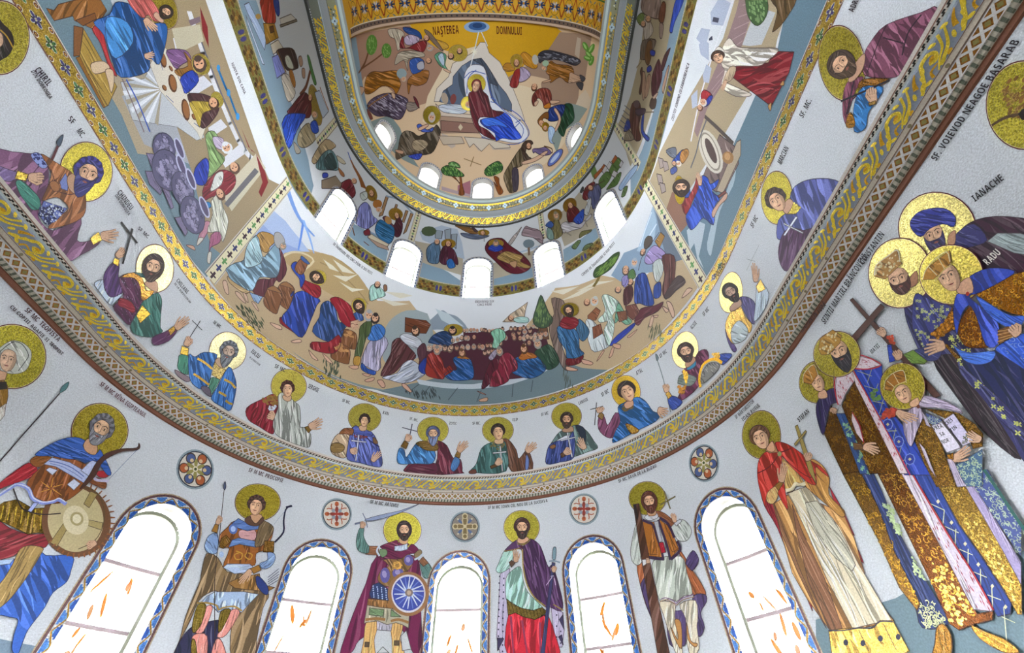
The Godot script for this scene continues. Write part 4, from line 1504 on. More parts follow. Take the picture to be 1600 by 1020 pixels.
	E("mail_studs",0xb8c8e4,[-26,-50,-1.6,-0.1,0.3,-1.6],6)
	E("mail_studs",0xb8c8e4,[-24,-54,-1.5,-0.1,0.3,-1.6],6)
	E("mail_studs",0xb8c8e4,[-23,-58,-1.5,-0.1,0.3,-1.6],6)
	E("mail_studs",0xb8c8e4,[-22,-63,-1.5,-0.1,0.3,-1.6],6)
	E("mail_studs",0xb8c8e4,[-21,-67,-1.5,-0.1,0.3,-1.6],6)
	E("mail_studs",0xb8c8e4,[-19,-71,-1.5,-0.1,0.3,-1.5],6)
	S("cuirass",0x8a6a3c,[-51,16,-13,28,26,21,21,-8,-9,-24,-19,-46,-46,-35,-43,-14,-27,-2],-50,16)
	E("rosette",0x66609c,[-24,22,-16,-1.2,1.6,-9],14)
	E("rosette",0x9c94c0,[-26,24,-7.1,-3.5,2.7,-4.3],8)
	E("rosette",0x66609c,[-32,-23,-11,-0.7,3,-16],14)
	E("rosette",0x9c94c0,[-34,-21,-5.1,-1.4,3.3,-7.7],8)
	E("rosette",0x66609c,[17,12,-11,-0.6,1.8,-12],14)
	E("rosette",0x9c94c0,[15,13,-5.2,-1.8,2.8,-6],8)
	E("rosette",0x66609c,[-3.3,-17,-13,-0.7,1.8,-11],14)
	E("rosette",0x9c94c0,[-4.8,-15,-5.7,-2.1,2.7,-5.2],8)
	E("gold_rosette",0xa9854a,[-0.4,-0.3,-4.2,-0.2,0.6,-3.5],8)
	E("gold_rosette",0xa9854a,[-1.9,-5,-4.2,-0.2,0.6,-3.4],8)
	E("gold_rosette",0xa9854a,[-7.2,-7.2,-4.2,-0.2,0.6,-3.4],8)
	E("gold_rosette",0xa9854a,[-13,-5.7,-4.1,-0.3,0.6,-3.4],8)
	E("gold_rosette",0xa9854a,[-16,-1.3,-4.2,-0.3,0.6,-3.4],8)
	E("gold_rosette",0xa9854a,[-15,3.4,-4.2,-0.3,0.6,-3.5],8)
	E("gold_rosette",0xa9854a,[-9,5.7,-4.2,-0.3,0.6,-3.5],8)
	E("gold_rosette",0xa9854a,[-3.5,4.1,-4.2,-0.2,0.6,-3.5],8)
	P("cloak_fold",0x711b4c,[-60,15,-38,10,0.3,33,13,48,-3.4,56,-34,38,-58,24],-156,5)
	E("shield",0x96704a,[27,-57,-46,-3.3,9,-44],40)
	E("shield",0xd4d2d8,[27,-57,-38,-2.6,7.5,-38],36)
	E("shield",0x4554a4,[27,-57,-35,-2.4,6.8,-34],36)
	L("shield_spoke",0x6f82c8,3.4,1.9,[36,-55,60,-63])
	L("shield_spoke",0xd0d8ee,3.4,1.9,[36,-58,57,-73])
	L("shield_spoke",0xd0d8ee,3.4,1.9,[35,-61,50,-81])
	L("shield_spoke",0x6f82c8,3.3,1.9,[33,-63,41,-86])
	L("shield_spoke",0xd0d8ee,3.3,1.9,[30,-64,30,-87])
	L("shield_spoke",0xd0d8ee,3.3,1.9,[27,-64,19,-85])
	L("shield_spoke",0x6f82c8,3.3,1.9,[24,-63,9,-79])
	L("shield_spoke",0xd0d8ee,3.4,1.9,[22,-61,0.6,-70])
	L("shield_spoke",0xd0d8ee,3.4,1.9,[20,-59,-4.2,-60])
	L("shield_spoke",0x6f82c8,3.4,1.9,[19,-56,-5.3,-49])
	L("shield_spoke",0xd0d8ee,3.4,1.9,[19,-53,-2.4,-39])
	L("shield_spoke",0xd0d8ee,3.5,1.9,[20,-51,4.2,-30])
	L("shield_spoke",0x6f82c8,3.5,2,[22,-49,14,-24])
	L("shield_spoke",0xd0d8ee,3.5,2,[25,-48,25,-23])
	L("shield_spoke",0xd0d8ee,3.5,2,[28,-48,37,-25])
	L("shield_spoke",0x6f82c8,3.5,2,[31,-49,47,-32])
	L("shield_spoke",0xd0d8ee,3.5,1.9,[33,-50,55,-41])
	L("shield_spoke",0xd0d8ee,3.4,1.9,[35,-53,60,-52])
	E("shield_boss",0x8a7a74,[28,-56,-9,-0.3,1.2,-8],16)
	E("shield_boss",0xc0aa90,[28,-56,-5,-0.2,0.7,-4.8],8)
	S("cape",0x6a1a46,[-55,38,-30,51,-17,55,-13,44,7.5,35,19,49,37,37,33,29,12,25,-2.6,14,-34,12,-49,9,-48,31],-15,8)
	P("fringe",0xb8c6d8,[-22,41,-2.2,45,7.8,51,10,36,-5.3,31,-20,31],-81,8)
	S("arm_guard",0x76906c,[-54,31,-40,32,-36,22,-45,14,-53,21])
	S("arm_guard",0x8a7a5a,[28,26,40,37,46,29,35,16])
	P("forearm",0x8a6040,[-89,35,-58,38,-56,18,-85,17],6,6)
	L("arm_fringe",0xc4d0dc,4.1,4.1,[-58,38,-61,27,-53,17])
	L("arm_fringe",0xc4d0dc,4.2,4.2,[31,14,40,19,48,27])
	S("sleeve",0x5f837e,[-112,73,-102,75,-99,57,-87,40,-81,35,-80,20,-99,21,-109,30,-114,49],-87,10)
	S("sleeve",0x5f837e,[44,9,50,19,65,7.2,75,-7.4,69,-24,59,-25,52,-15],-53,7)
	P("cuff",0x8a6040,[41,11,50,21,65,7.2,53,-0.5],-43,4)
	S("sword",0x8d99b4,[-103,96,-64,113,-21,128,25,150,-18,124,-60,104,-94,93])
	L("sword_hilt",0x6a7288,4.3,4.3,[-125,81,-114,86])
	L("sword_hilt",0x6a7288,1.9,1.9,[-113,109,-102,94,-94,77])
	hand([-106,74,5.4,0.5,-4,22],false,1)
	S("neck",0xc29c7c,[-13,60,6.2,62,7.8,51,0.3,47,-11,50])
	face([-4.4,79,16,1.2,-3.4,21],0.15,0x35242a,2,0x3c2a26,1)
	T("SF M MC ARTEMIE",-101,136,-0.8,9,0.64,0x2e2026)
	fig("painted_saint","bearded saint in a purple mantle over pale green and red robes, holding a sheathed sword","painted figure","standing saints on the lower wall",W,1.72,3.73,0.0080,1.3)
	halo([-19,63,-45,5.1,-1.7,-41],0xaea548)
	P("inner_robe",0xbcb4cc,[-63,-31,-51,-30,-57,-92,-57,-201,-73,-201,-83,-162,-78,-91,-75,-41],-91,6)
	P("inner_robe",0xbcb4cc,[41,-115,67,-129,66,-160,58,-189,45,-188,42,-152],-96,5)
	E("inner_robe_pattern",0x35304c,[-76,-45,-1.9,0.1,0,-2.1],6)
	E("inner_robe_pattern",0x35304c,[-66,-50,-1.9,0.1,0,-2.1],6)
	E("inner_robe_pattern",0x35304c,[-77,-59,-1.9,0.1,0,-2.1],6)
	E("inner_robe_pattern",0x35304c,[-67,-64,-1.9,0.1,0,-2.1],6)
	E("inner_robe_pattern",0x35304c,[-77,-73,-1.9,0.1,0,-2],6)
	E("inner_robe_pattern",0x35304c,[-67,-78,-1.9,0.1,0,-2],6)
	E("inner_robe_pattern",0x35304c,[-77,-86,-1.9,0.1,0,-2],6)
	E("inner_robe_pattern",0x35304c,[-68,-91,-1.9,0.1,0,-2],6)
	E("inner_robe_pattern",0x35304c,[-78,-99,-1.8,0.1,0,-2],6)
	E("inner_robe_pattern",0x35304c,[-68,-104,-1.8,0.1,0,-2],6)
	E("inner_robe_pattern",0x35304c,[-78,-112,-1.8,0.1,0,-1.9],6)
	E("inner_robe_pattern",0x35304c,[-68,-117,-1.8,0.1,0,-1.9],6)
	E("inner_robe_pattern",0x35304c,[-78,-125,-1.8,0.1,0,-1.9],6)
	E("inner_robe_pattern",0x35304c,[-69,-129,-1.8,0.1,0,-1.9],6)
	E("inner_robe_pattern",0x35304c,[-78,-137,-1.8,0.1,0,-1.9],6)
	E("inner_robe_pattern",0x35304c,[-69,-141,-1.8,0.1,0,-1.8],6)
	E("inner_robe_pattern",0x35304c,[-79,-149,-1.8,0.1,0,-1.8],6)
	E("inner_robe_pattern",0x35304c,[-69,-153,-1.8,0.1,0,-1.8],6)
	E("inner_robe_pattern",0x35304c,[-79,-161,-1.8,0.1,0,-1.8],6)
	E("inner_robe_pattern",0x35304c,[-70,-165,-1.8,0.1,0,-1.8],6)
	E("inner_robe_pattern",0x35304c,[-79,-173,-1.7,0.1,0,-1.8],6)
	E("inner_robe_pattern",0x35304c,[-70,-177,-1.7,0.1,0,-1.7],6)
	E("inner_robe_pattern",0x35304c,[-79,-184,-1.7,0.1,0,-1.7],6)
	E("inner_robe_pattern",0x35304c,[-70,-188,-1.7,0.1,0,-1.7],6)
	E("inner_robe_pattern",0x35304c,[52,-132,-1.8,0.2,-0.2,-1.8],6)
	E("inner_robe_pattern",0x35304c,[60,-143,-1.8,0.2,-0.2,-1.8],6)
	E("inner_robe_pattern",0x35304c,[50,-152,-1.8,0.2,-0.2,-1.8],6)
	E("inner_robe_pattern",0x35304c,[58,-162,-1.7,0.2,-0.2,-1.7],6)
	E("inner_robe_pattern",0x35304c,[48,-171,-1.7,0.1,-0.2,-1.7],6)
	E("inner_robe_pattern",0x35304c,[56,-182,-1.7,0.1,-0.2,-1.7],6)
	P("dark_corner",0x3c3458,[-81,-164,-67,-166,-81,-187])
	P("dark_corner",0x3c3458,[57,-141,66,-133,66,-160])
	P("dark_corner",0x3c3458,[52,-171,60,-168,61,-186])
	S("red_robe",0xc2283a,[-56,-123,-25,-125,5.7,-135,29,-129,37,-141,44,-163,46,-208,-57,-201],-96,22)
	L("robe_shadow",0x8a3a5a,5.1,2.8,[-51,-127,-46,-202])
	L("robe_shadow",0x8a3a5a,5.1,2.7,[-26,-136,-16,-204])
	L("robe_shadow",0x8a3a5a,5,2.7,[14,-143,10,-205])
	S("green_robe",0xa9d2c4,[-61,-51,-46,-35,-26,-28,-20,-58,-10,-83,21,-114,16,-119,-2.4,-119,-25,-114,-48,-100,-61,-92],-104,24)
	P("gold_border",0x7a6a3c,[-60,-92,-45,-104,-25,-113,-0.1,-119,21,-115,31,-124,20,-130,3.4,-136,-23,-129,-41,-120,-57,-124])
	L("gold_border",0x2e2a20,1.1,0.8,[-58,-98,-50,-120])
	L("gold_border",0x2e2a20,1.1,0.8,[-50,-101,-43,-122])
	L("gold_border",0x2e2a20,1,0.8,[-41,-104,-35,-124])
	L("gold_border",0x2e2a20,1,0.8,[-33,-106,-27,-126])
	L("gold_border",0x2e2a20,1,0.8,[-25,-109,-20,-128])
	L("gold_border",0x2e2a20,1,0.8,[-17,-112,-12,-130])
	L("gold_border",0x2e2a20,1,0.8,[-9,-115,-4.4,-130])
	L("gold_border",0x2e2a20,1,0.8,[-0.6,-116,3.2,-131])
	L("gold_border",0x2e2a20,1,0.8,[7.6,-117,11,-132])
	L("gold_border",0x2e2a20,1,0.8,[16,-117,19,-132])
	L("gold_border",0x2e2a20,1,0.8,[24,-118,26,-133])
	S("sleeve",0xb2d6cc,[-65,10,-45,11,-43,-5.3,-51,-22,-56,-31,-75,-38,-85,-31,-78,-16],-124,12)
	P("cuff",0x5a4030,[-53,-16,-46,-12,-38,-19,-48,-28])
	S("mantle",0x55305e,[-64,9,-50,23,-32,33,-24,28,-17,17,1.5,32,23,17,32,-4.1,42,-36,52,-33,61,-64,69,-112,61,-126,39,-116,30,-116,8,-98,-9,-73,-17,-43,-20,1.7,-25,11,-42,11],-77,30)
	L("gold_trim",0xa8935c,3.1,3.1,[-19,10,-19,-25,-15,-53,-7,-77,8,-98,28,-113])
	L("gold_trim",0xa8935c,2.5,2.5,[47,-112,68,-125])
	L("gold_trim",0x8a7450,2.9,2.9,[-64,10,-42,11,-25,14])
	L("gold_trim",0x8a7a50,2.9,2.9,[-31,24,-14,20,1.3,30])
	E("brooch",0x4a1c30,[-21,16,-3.5,0.4,-0.1,-3.5])
	P("scabbard",0x3f426a,[52,-27,59,-30,36,-124,18,-205,10,-204,29,-123],-101,5)
	L("scabbard",0xc4c2d4,1.1,1.1,[53,-56,46,-56])
	S("sword_hilt",0x7f98a4,[57,1.4,62,5.4,65,0.4,61,-21,54,-20])
	L("sword_guard",0x8a9aa8,3.2,3.2,[45,-24,58,-25,71,-30])
	L("sash",0xc8b4cc,1.5,1.5,[49,-58,34,-73])
	L("sash",0xc8b4cc,1.5,1.5,[54,-61,56,-75])
	hand([53,-48,4.4,-2,9,16],false,-1)
	hand([-36,-17,6.2,-0.3,-0.3,29],true,1)
	S("neck",0xc9a58a,[-26,40,-8,38,-1.2,30,-17,23,-31,28])
	face([-18,60,18,-1.6,0.4,23],0.1,0x4a2c2a,1,0x3c2624,1)
	T("SF M MC IOAN CEL NOU DE LA SUCEAVA",-107,116,0,8,0.71,0x2e2026)
	fig("painted_saint","brown-haired saint in a sheepskin waistcoat carrying a wooden beam and a cross","painted figure","standing saints on the lower wall",W,4.93,3.67,0.0080,1.2)
	halo([-11,66,-43,15,-10,-35],0xb0a544)
	S("cloak",0xa0623c,[-71,-58,-45,-50,-46,-86,-52,-130,-59,-173,-67,-152,-73,-116],-118,8)
	S("cloak",0xa0623c,[28,-57,37,-71,45,-98,54,-121,57,-141,40,-140,29,-129],-73,10)
	S("cloak_lining",0x54456e,[-72,-96,-49,-86,-51,-127,-60,-169,-68,-145,-71,-123],-118,8)
	S("cloak_lining",0x54456e,[36,-80,58,-65,65,-80,60,-89,45,-98,40,-93],-144,8)
	S("cloak_lining",0x54456e,[32,-138,55,-141,54,-152,36,-166,35,-188,21,-200,15,-190,17,-163],-98,10)
	S("cloak_lining",0x54456e,[-31,-154,-10,-155,13,-162,-9,-205,-22,-206,-41,-202],-109,14)
	S("trousers",0xd8cfba,[-40,-134,-11,-143,-17,-163,-18,-194,-19,-215,-25,-223,-34,-213,-37,-179,-39,-156],-114,14)
	S("trousers",0xd8cfba,[-0.9,-146,33,-146,27,-174,21,-185,13,-217,-5.5,-223,-6,-202,3.5,-170],-116,14)
	S("leg_shade",0xb88a52,[-19,-168,-20,-191,-24,-197,-30,-177,-29,-193,-20,-212,-8,-174])
	S("leg_shade",0xb88a52,[3.4,-176,1.7,-203,13,-209,6.2,-213,-3.1,-200])
	S("shirt",0xc3cabf,[-32,-61,29,-68,32,-98,31,-134,14,-134,-5.4,-140,-18,-133,-40,-132,-39,-93],-115,22)
	L("shirt_hem",0x8a6a8c,1.5,1.5,[-38,-131,-26,-130,-11,-138,-8,-143,9,-137,33,-136])
	L("shirt_hem",0xb08a70,1.1,1.1,[-39,-134,-27,-133,-12,-141,-7.3,-146,7.9,-140,33,-140])
	S("cape",0x8a5a3c,[0.5,32,16,25,31,7.5,39,-12,29,-11,18,0.8,6.1,17],-44,4)
	S("sleeve",0xc6ccc6,[-54,17,-44,19,-48,-31,-54,-53,-69,-62,-80,-52,-79,-32,-69,-9],-116,10)
	S("sleeve",0xc6ccc6,[27,-10,47,-4,60,-6.5,69,-23,66,-36,51,-45,34,-39,28,-23],-75,12)
	P("waistcoat",0xa26c2c,[-34,21,-9,11,-4.9,-9,-5.3,-34,-11,-60,-42,-50,-40,-20,-43,5.8],-112,6)
	P("waistcoat",0xa26c2c,[4.8,13,19,-3.7,27,-31,30,-55,8,-65,3.4,-44,3,-16],-91,6)
	L("fur_trim",0x41324e,5.6,5.6,[-34,23,-25,16,-13,5.8,-11,-20,-9,-45,-10,-64])
	L("fur_trim",0x41324e,5.4,5.4,[-42,-52,-25,-59,-9,-64])
	L("fur_trim",0x41324e,5.5,5.5,[1.9,12,4.2,-12,6.2,-43,4.7,-68])
	L("fur_trim",0x41324e,5.3,5.3,[7.2,-68,32,-57,31,-40])
	L("fur_trim",0x41324e,5.6,5.6,[7.7,15,22,-2.5,27,-31])
	L("embroidery",0x5a3a28,1.3,1.3,[-39,-16,-42,-44,-20,-52])
	L("embroidery",0x5a3a28,1.3,1.3,[-15,6.5,-19,-22,-20,-50])
	L("embroidery",0x5a3a28,1.3,1.3,[14,2.2,18,-28,25,-52])
	L("embroidery",0x5a3a28,1.2,1.2,[11,-34,14,-56,29,-53])
	P("shirt_front",0xb8bac4,[-9,13,1.3,10,-1.5,-14,-1.8,-31,-9,-31,-9,-12])
	P("sash",0xa01f34,[-10,-32,-0.2,-33,-0.6,-53,-11,-52],-96,4)
	S("collar",0xc9ccd2,[-28,28,-15,31,1.6,28,3.8,18,-10,16,-24,20],-34,4)
	P("beam",0x5c3a2a,[-48,62,-34,60,-37,-0.1,-40,-53,-42,-116,-45,-220,-69,-218,-63,-119,-57,-37],-118,14)
	P("beam_end",0x2c2020,[-48,62,-42,61,-43,32,-48,29])
	S("neck",0xc29c7c,[-18,38,1.2,34,-0.8,24,-17,27])
	face([-7.6,55,17,-2.5,1.3,22],0.3,0x5c3426,2,0x5c3426,1)
	hand([-51,-60,0.7,-4.1,16,1.3],false,-1)
	P("lace_cuff",0xd0d2d4,[-57,-54,-48,-55,-50,-64,-58,-66])
	P("lace_cuff",0xc8ccd2,[36,-4.9,52,-1.8,55,-6.9,39,-12])
	P("cross",0xa39a6a,[34,64,36,64,38,25,36,26])
	P("cross",0xa39a6a,[18,40,19,42,57,46,57,44])
	hand([39,-3.7,5.1,0,-2.1,26],false,1)
	T("SF MC SAVA DE LA BUZAU",-72,123,0.4,8,0.72,0x33222a)

func saints_on_the_right():
	fig("painted_saint","young saint in a red cloak and cream robe holding a thin gold cross","painted figure","standing saints on the lower wall",W,7.86,3.57,0.0080,1.0)
	halo([2.5,75,-37,23,-24,-36],0xb0a544)
	S("cloak",0x9a2c3a,[-48,-3.2,-22,-21,-38,-40,-47,-89,-48,-153,-58,-194,-58,-179,-59,-145,-53,-76,-58,-35],-97,6)
	P("cloak",0xa02c3a,[73,-61,72,-98,67,-131,60,-119,60,-150,57,-164,47,-150,56,-108],-90,4)
	P("mantle",0xb98d56,[-41,-39,-5.8,-38,21,-53,70,-100,65,-132,51,-172,44,-191,53,-230,-0.8,-228,-45,-221,-50,-206,-58,-179,-63,-141],-92,44)
	P("robe",0xd9ceb4,[-4.4,-35,36,-43,42,-73,52,-114,49,-164,51,-229,21,-227,-10,-226,-11,-163,-5.2,-104,-3.2,-56],-90,34)
	P("robe_fold",0xc3c0b0,[18,-62,39,-68,49,-100,49,-133,44,-162,34,-167,20,-146,12,-122,11,-96],-81,14)
	P("robe_shadow",0x8a6448,[-6,-54,-13,-101,-14,-162,-25,-223,-45,-221,-43,-160,-24,-97],-90,8)
	P("robe_shadow",0x8f6a4c,[-38,-40,-42,-81,-48,-153,-49,-218,-51,-204,-53,-142,-50,-83],-89,6)
	P("gold_hem",0xc2a45a,[-47,-221,-10,-225,15,-231,35,-226,52,-230,51,-261,11,-266,-63,-256],-102,10)
	E("hem_flower",0x2c3048,[-30,-238,-3.8,0.7,-2.3,-3.3],8)
	E("hem_flower",0x2c3048,[-5.7,-243,-3.7,0.6,-2.4,-3.2],8)
	E("hem_flower",0x2c3048,[22,-243,-3.6,0.7,-2.4,-3],8)
	E("hem_flower",0x2c3048,[47,-246,-3.4,0.6,-2.4,-2.9],8)
	L("hem_line",0x2c3048,1.4,1.4,[-47,-221,-26,-225,-0.5,-227,18,-231,34,-227,51,-231])
	L("hem_line",0x3a3038,1,1,[-2,-229,-3.5,-252])
	L("hem_line",0x3a3038,1,1,[37,-230,35,-257])
	S("mantle",0xb58a4c,[66,-12,82,-30,81,-52,65,-70,74,-99,64,-104,52,-80,37,-49,36,-36],-90,10)
	S("cloak",0xb5382c,[-41,21,-26,38,-6.1,43,10,37,23,46,40,34,54,13,66,-12,79,-32,82,-50,75,-38,69,-27,55,-48,43,-41,34,-22,26,0.8,20,19,-2.1,-22,-17,-57,-21,-46,-24,-23,-46,-24,-57,-38,-51,-3.3],-94,24)
	L("cloak_fold",0x5a1a1e,1.7,1.7,[14,24,-13,17,-41,19])
	L("cloak_fold",0x5a1a1e,1.3,1.3,[21,20,32,-7.3,49,-34,62,-36])
	L("cloak_fold",0x5a1a1e,1.7,1.7,[22,45,20,28,44,21])
	P("tunic",0xd2b070,[20,19,26,0.8,34,-22,35,-40,22,-29,6.7,-35,-5.7,-31,7.3,-8],-100,10)
	L("tunic_belt",0xe6dcc0,5.3,5.3,[-4,-31,7.2,-34,19,-30,24,-35,36,-38])
	L("tunic_belt",0x4a3826,1.1,1.1,[-5.1,-35,7.1,-38,20,-35,35,-43])
	S("sleeve",0xcfae78,[-39,-18,-17,-17,-24,-32,-40,-39,-49,-30],-85,6)
	P("cuff",0x8f7030,[-20,-15,-5.5,-13,-2.1,-19,-18,-25])
	hand([-4.9,-15,5.6,-4.2,26,23],true,-1)
	E("brooch",0x8fa070,[19,25,-3.9,2.2,-2.5,-3.5],10)
	P("neck_shadow",0xa8825e,[1.3,49,20,51,18,29,2.3,36,-4.9,45])
	S("neck",0xcaa182,[5,49,18,51,15,36,5.9,36,-1.2,45])
	face([-1.5,70,20,-3.8,0.9,22],-0.2,0x6a4a30,1,0x3a2a22,0)
	P("cross",0x9a8a50,[76,45,82,44,65,-25,55,-48,54,-27])
	P("cross",0x9a8a50,[56,23,90,28,91,25,56,19])
	hand([65,-13,6.5,-1.6,4.2,17],false,1)
	T("SF MĂRTURISITOR",-32,131,2.6,8,0.55,0x2e2026)
	T("IOAN RUSUL",-20,118,1,7.6,0.80,0x2e2026)
	T("STEFAN",88,45,0.8,7.5,0.74,0x1e1a1c)
	fig("painted_saint","dark-bearded man in a blue turban and dark plum coat behind the crowned saints","painted figure","standing saints on the lower wall",W,12.09,3.88,0.0060,0.6)
	halo([16,47,-16,44,-34,-22],0xc9bd7c)
	S("coat",0x3c1a30,[14,15,26,20,42,17,58,0.2,71,-33,70,-66,44,-90,27,-57,18,-38,8,-28,16,-7.8],-88,26)
	S("coat_collar",0x35346a,[15,17,27,21,42,13,36,-10,22,-1.7,16,5.4],-78,8)
	P("lapel",0x9aa6a8,[35,-11,46,-13,56,-30,61,-51,49,-63,39,-39],-79,8)
	S("neck",0xb58c70,[19,27,27,25,16,15,11,20])
	face([10,42,11,-8,9,16],0.25,0x2c3474,0,0x3a3560,2)
	S("turban",0x27358c,[2.1,71,9,79,22,77,34,64,40,50,38,35,29,29,26,41,14,51,0.7,54],-70,22)
	T("RADU",17,-29,-5.4,7.7,0.55,0xdedad2)
	T("SF. VOIEVOD NEAGOE BASARAB",76,99,0.5,9,0.59,0x1e1a1e)
	T("IANACHE",60,28,-17,8,0.60,0x1e1a1e)
	fig("painted_saint","crowned halo cut off by the right edge beside the tall black lettering","painted figure","standing saints on the lower wall",W,13.48,4.49,0.0070,0.5)
	halo([10,-6,-12,30,-30,-32],0xb8ad48)
	K("crown",0x7a5a28,3,2.7,0,46,[17,28,24,23,34,16,44,1,19,-28,1.3,-13,-4.4,2.2,6.3,6.3])
	K("crown",0xa58a4a,0,2.9,0.9,40,[17,28,24,23,34,16,44,1,19,-28,1.3,-13,-4.4,2.2,6.3,6.3])
	L("crown",0x5a4630,3,3,[-13,7.3,-4,1,2.5,-9])
	P("hair",0x151214,[2.5,-9,7.1,-9,18,-23,0.7,-40,-0.2,-15])
	fig("painted_saint","brown-bearded crowned saint in a dark blue robe strewn with pale flowers","painted figure","standing saints on the lower wall",W,11.43,3.64,0.0120,0.6)
	S("robe",0x2f3264,[2.4,44,22,39,28,-2.4,17,-32,16,-71,4.9,-133,-19,-188,-41,-176,-26,-85,-31,-37,-37,-22,-28,3.5,-16,27],-98,30)
	S("cloak",0x2a1d26,[-32,-36,-10,-47,-21,-67,-24,-104,-40,-160,-48,-127,-42,-77],-102,24)
	halo([17,72,-25,34,-32,-30],0xcdc07a)
	S("robe",0x3b4080,[12,35,18,19,28,-12,7.2,-22,-5.9,-19,-34,-24,-25,-11,-26,2,-10,20],-107,10)
	K("robe_flower",0xa9b07c,2,2.3,0.8,46,[7.5,31,25,-5,7.2,-22,-5.9,-19,-31,-22,-20,7.5])
	K("robe_flower",0xb8bc6c,2,2.3,0.8,40,[1.7,-27,10,-38,-1.4,-87,-18,-146,-28,-148,-20,-96,-14,-60])
	P("gold_cuff",0x8a5a20,[-12,-12,10,-14,28,-9,12,-27,-9,-22])
	K("gold_cuff",0xc08a34,3,1.8,0,34,[-12,-12,10,-14,27,-10,12,-27,-9,-22])
	P("gold_cuff",0x8a6424,[-9,-29,-6.5,-34,-7.3,-54,-12,-52],-87,6)
	S("sleeve",0x3a4070,[-41,-12,-31,-16,-17,-22,-13,-33,-27,-39,-38,-31,-43,-22],-74,6)
	hand([-9,-32,3.2,5.4,-22,11],true,1)
	S("neck",0xa87e62,[23,54,34,53,24,42,14,46])
	face([12,64,14,-9,7.7,16],-0.2,0x4a2a20,0,0x4a2820,1)
	P("crown",0xa8824c,[6.9,105,39,93,31,81,30,75,1.1,80,-6,96],-81,6)
	K("crown",0xd0c49a,3,1.8,0,30,[6.1,104,38,92,31,81,2.7,81,-4.4,96])
	L("crown_edge",0xd6d0b8,1.4,1.4,[-5.1,97,7.6,104,25,98,39,92,30,79])
	T("CONSTANTIN",-4.3,121,0.2,10,0.52,0x1e1a1e)
	T("SFINTII MARTIRI BRÂNCOVENI",-114,115,3.8,11,0.50,0x1e1a1e)
	fig("painted_saint","beardless crowned saint in bright blue over a gold embossed coat","painted figure","standing saints on the lower wall",W,11.92,3.50,0.0180,0.6)
	S("robe",0x1c2254,[-60,-46,-37,-53,-20,-60,-8,-71,-14,-123,-48,-184,-73,-171,-61,-117,-60,-78],-105,34)
	S("blue_mantle",0x3460c4,[-24,-56,-6.5,-59,8,-70,5,-120,-21,-144,-21,-98,-25,-65],-97,14)
	K("mantle_leaf",0x8fa6d0,0,2.7,0.5,22,[-23,-59,-7.7,-60,6.2,-72,2.9,-122,-16,-139,-19,-96])
	halo([4.2,33,-20,27,-24,-23],0xcdbd62)
	S("gold_coat",0x8a5c1c,[5.6,-4.1,26,-10,40,-16,52,-29,38,-59,15,-49,7.4,-25])
	K("gold_coat",0xd6a840,0,2.4,0.9,60,[5.6,-4.1,26,-10,40,-16,52,-29,38,-59,15,-49,7.4,-25])
	S("gold_coat",0x7a4a1a,[-34,-16,-7.4,-7.7,-9,-22,-17,-44,-25,-53,-41,-39,-42,-29])
	K("gold_coat",0xcf9a3c,0,2.7,1,46,[-34,-16,-7.4,-7.7,-9,-22,-17,-44,-25,-53,-41,-39,-42,-29])
	S("cape",0x2d4cae,[-24,-0.1,-6.6,11,-0.4,3.4,9,8,16,14,33,5.2,44,-15,30,-13,9,-5.3,0.4,-0.3,-1.5,-6.4,-3.1,-39,-20,-55,-28,-48,-12,-21,-8,-6.4,-24,-10,-40,-20],-110,18)
	S("cape",0x3a68c8,[4.3,-5.3,6.8,-30,10,-44,16,-52,4.3,-56,-2.6,-44,-2.4,-24],-82,10)
	S("cape_hem",0x4a78d2,[-51,-25,-50,-34,-43,-45,-27,-58,-37,-63,-50,-56,-55,-44],-54,8)
	P("cuff",0x7a5424,[-9,-45,0,-49,-2.3,-59,-19,-56],-46,6)
	L("cuff",0xb89058,0.9,0.9,[-10,-46,2,-54])
	L("cuff",0xb89058,0.9,0.9,[-13,-48,0.1,-56])
	L("cuff",0xb89058,0.9,0.9,[-15,-51,-1.8,-58])
	L("cuff",0xb89058,0.9,0.9,[-18,-53,-3.7,-59])
	hand([-0.4,-61,4.9,0.1,3,15],false,1)
	S("neck",0xc9a286,[4.8,17,15,13,5,-0.4,-4.5,9,-2.6,15])
	face([2.2,31,12,-5.6,6.7,16],-0.3,0x3a2a22,0,0x3a2a22,0)
	P("crown",0xb08234,[-12,56,-4.2,58,25,51,17,41,12,40,-10,43,-18,53],-83,5)
	L("crown_edge",0xd0c69c,1.1,1.1,[-18,53,-6.8,58,7.2,58,22,53,16,42])
	L("crown_edge",0xd0c69c,1,1,[-2.4,57,-3.9,43])
	L("crown_edge",0xd0c69c,0.9,0.9,[12,56,6.5,41])
	L("crown_edge",0xc2b070,1.5,1.5,[-10,40,5.3,41,14,38])
	E("brooch",0xa03a2a,[0.7,2.6,-1.2,1.5,-1.8,-1.7],8)
	fig("painted_saint","small beardless crowned youth in a dark violet cape over brown brocade","painted figure","standing saints on the lower wall",W,9.31,3.90,0.0120,1.0)
	halo([16,40,-28,23,-24,-23],0xb8ac48)
	S("robe",0x24386e,[-9,-100,8,-110,-12,-185,-18,-232,-20,-260,-26,-281,-60,-277,-52,-255,-45,-221,-28,-179],-102,14)
	K("robe_flower",0xb9cc9e,2,2.8,1.2,30,[-11,-150,2.2,-154,-9,-188,-17,-188])
	K("robe_flower",0xc2d2a6,3,1.6,0,36,[-16,-209,-15,-223,-18,-239,-28,-229])
	K("robe_flower",0xd6dcae,0,3,1.2,60,[-47,-255,-24,-257,-27,-279,-58,-277])
	P("gold_brocade",0x7a5c2a,[-38,-88,-10,-103,-18,-150,-35,-200,-42,-246,-44,-256,-53,-261,-58,-235,-47,-182])
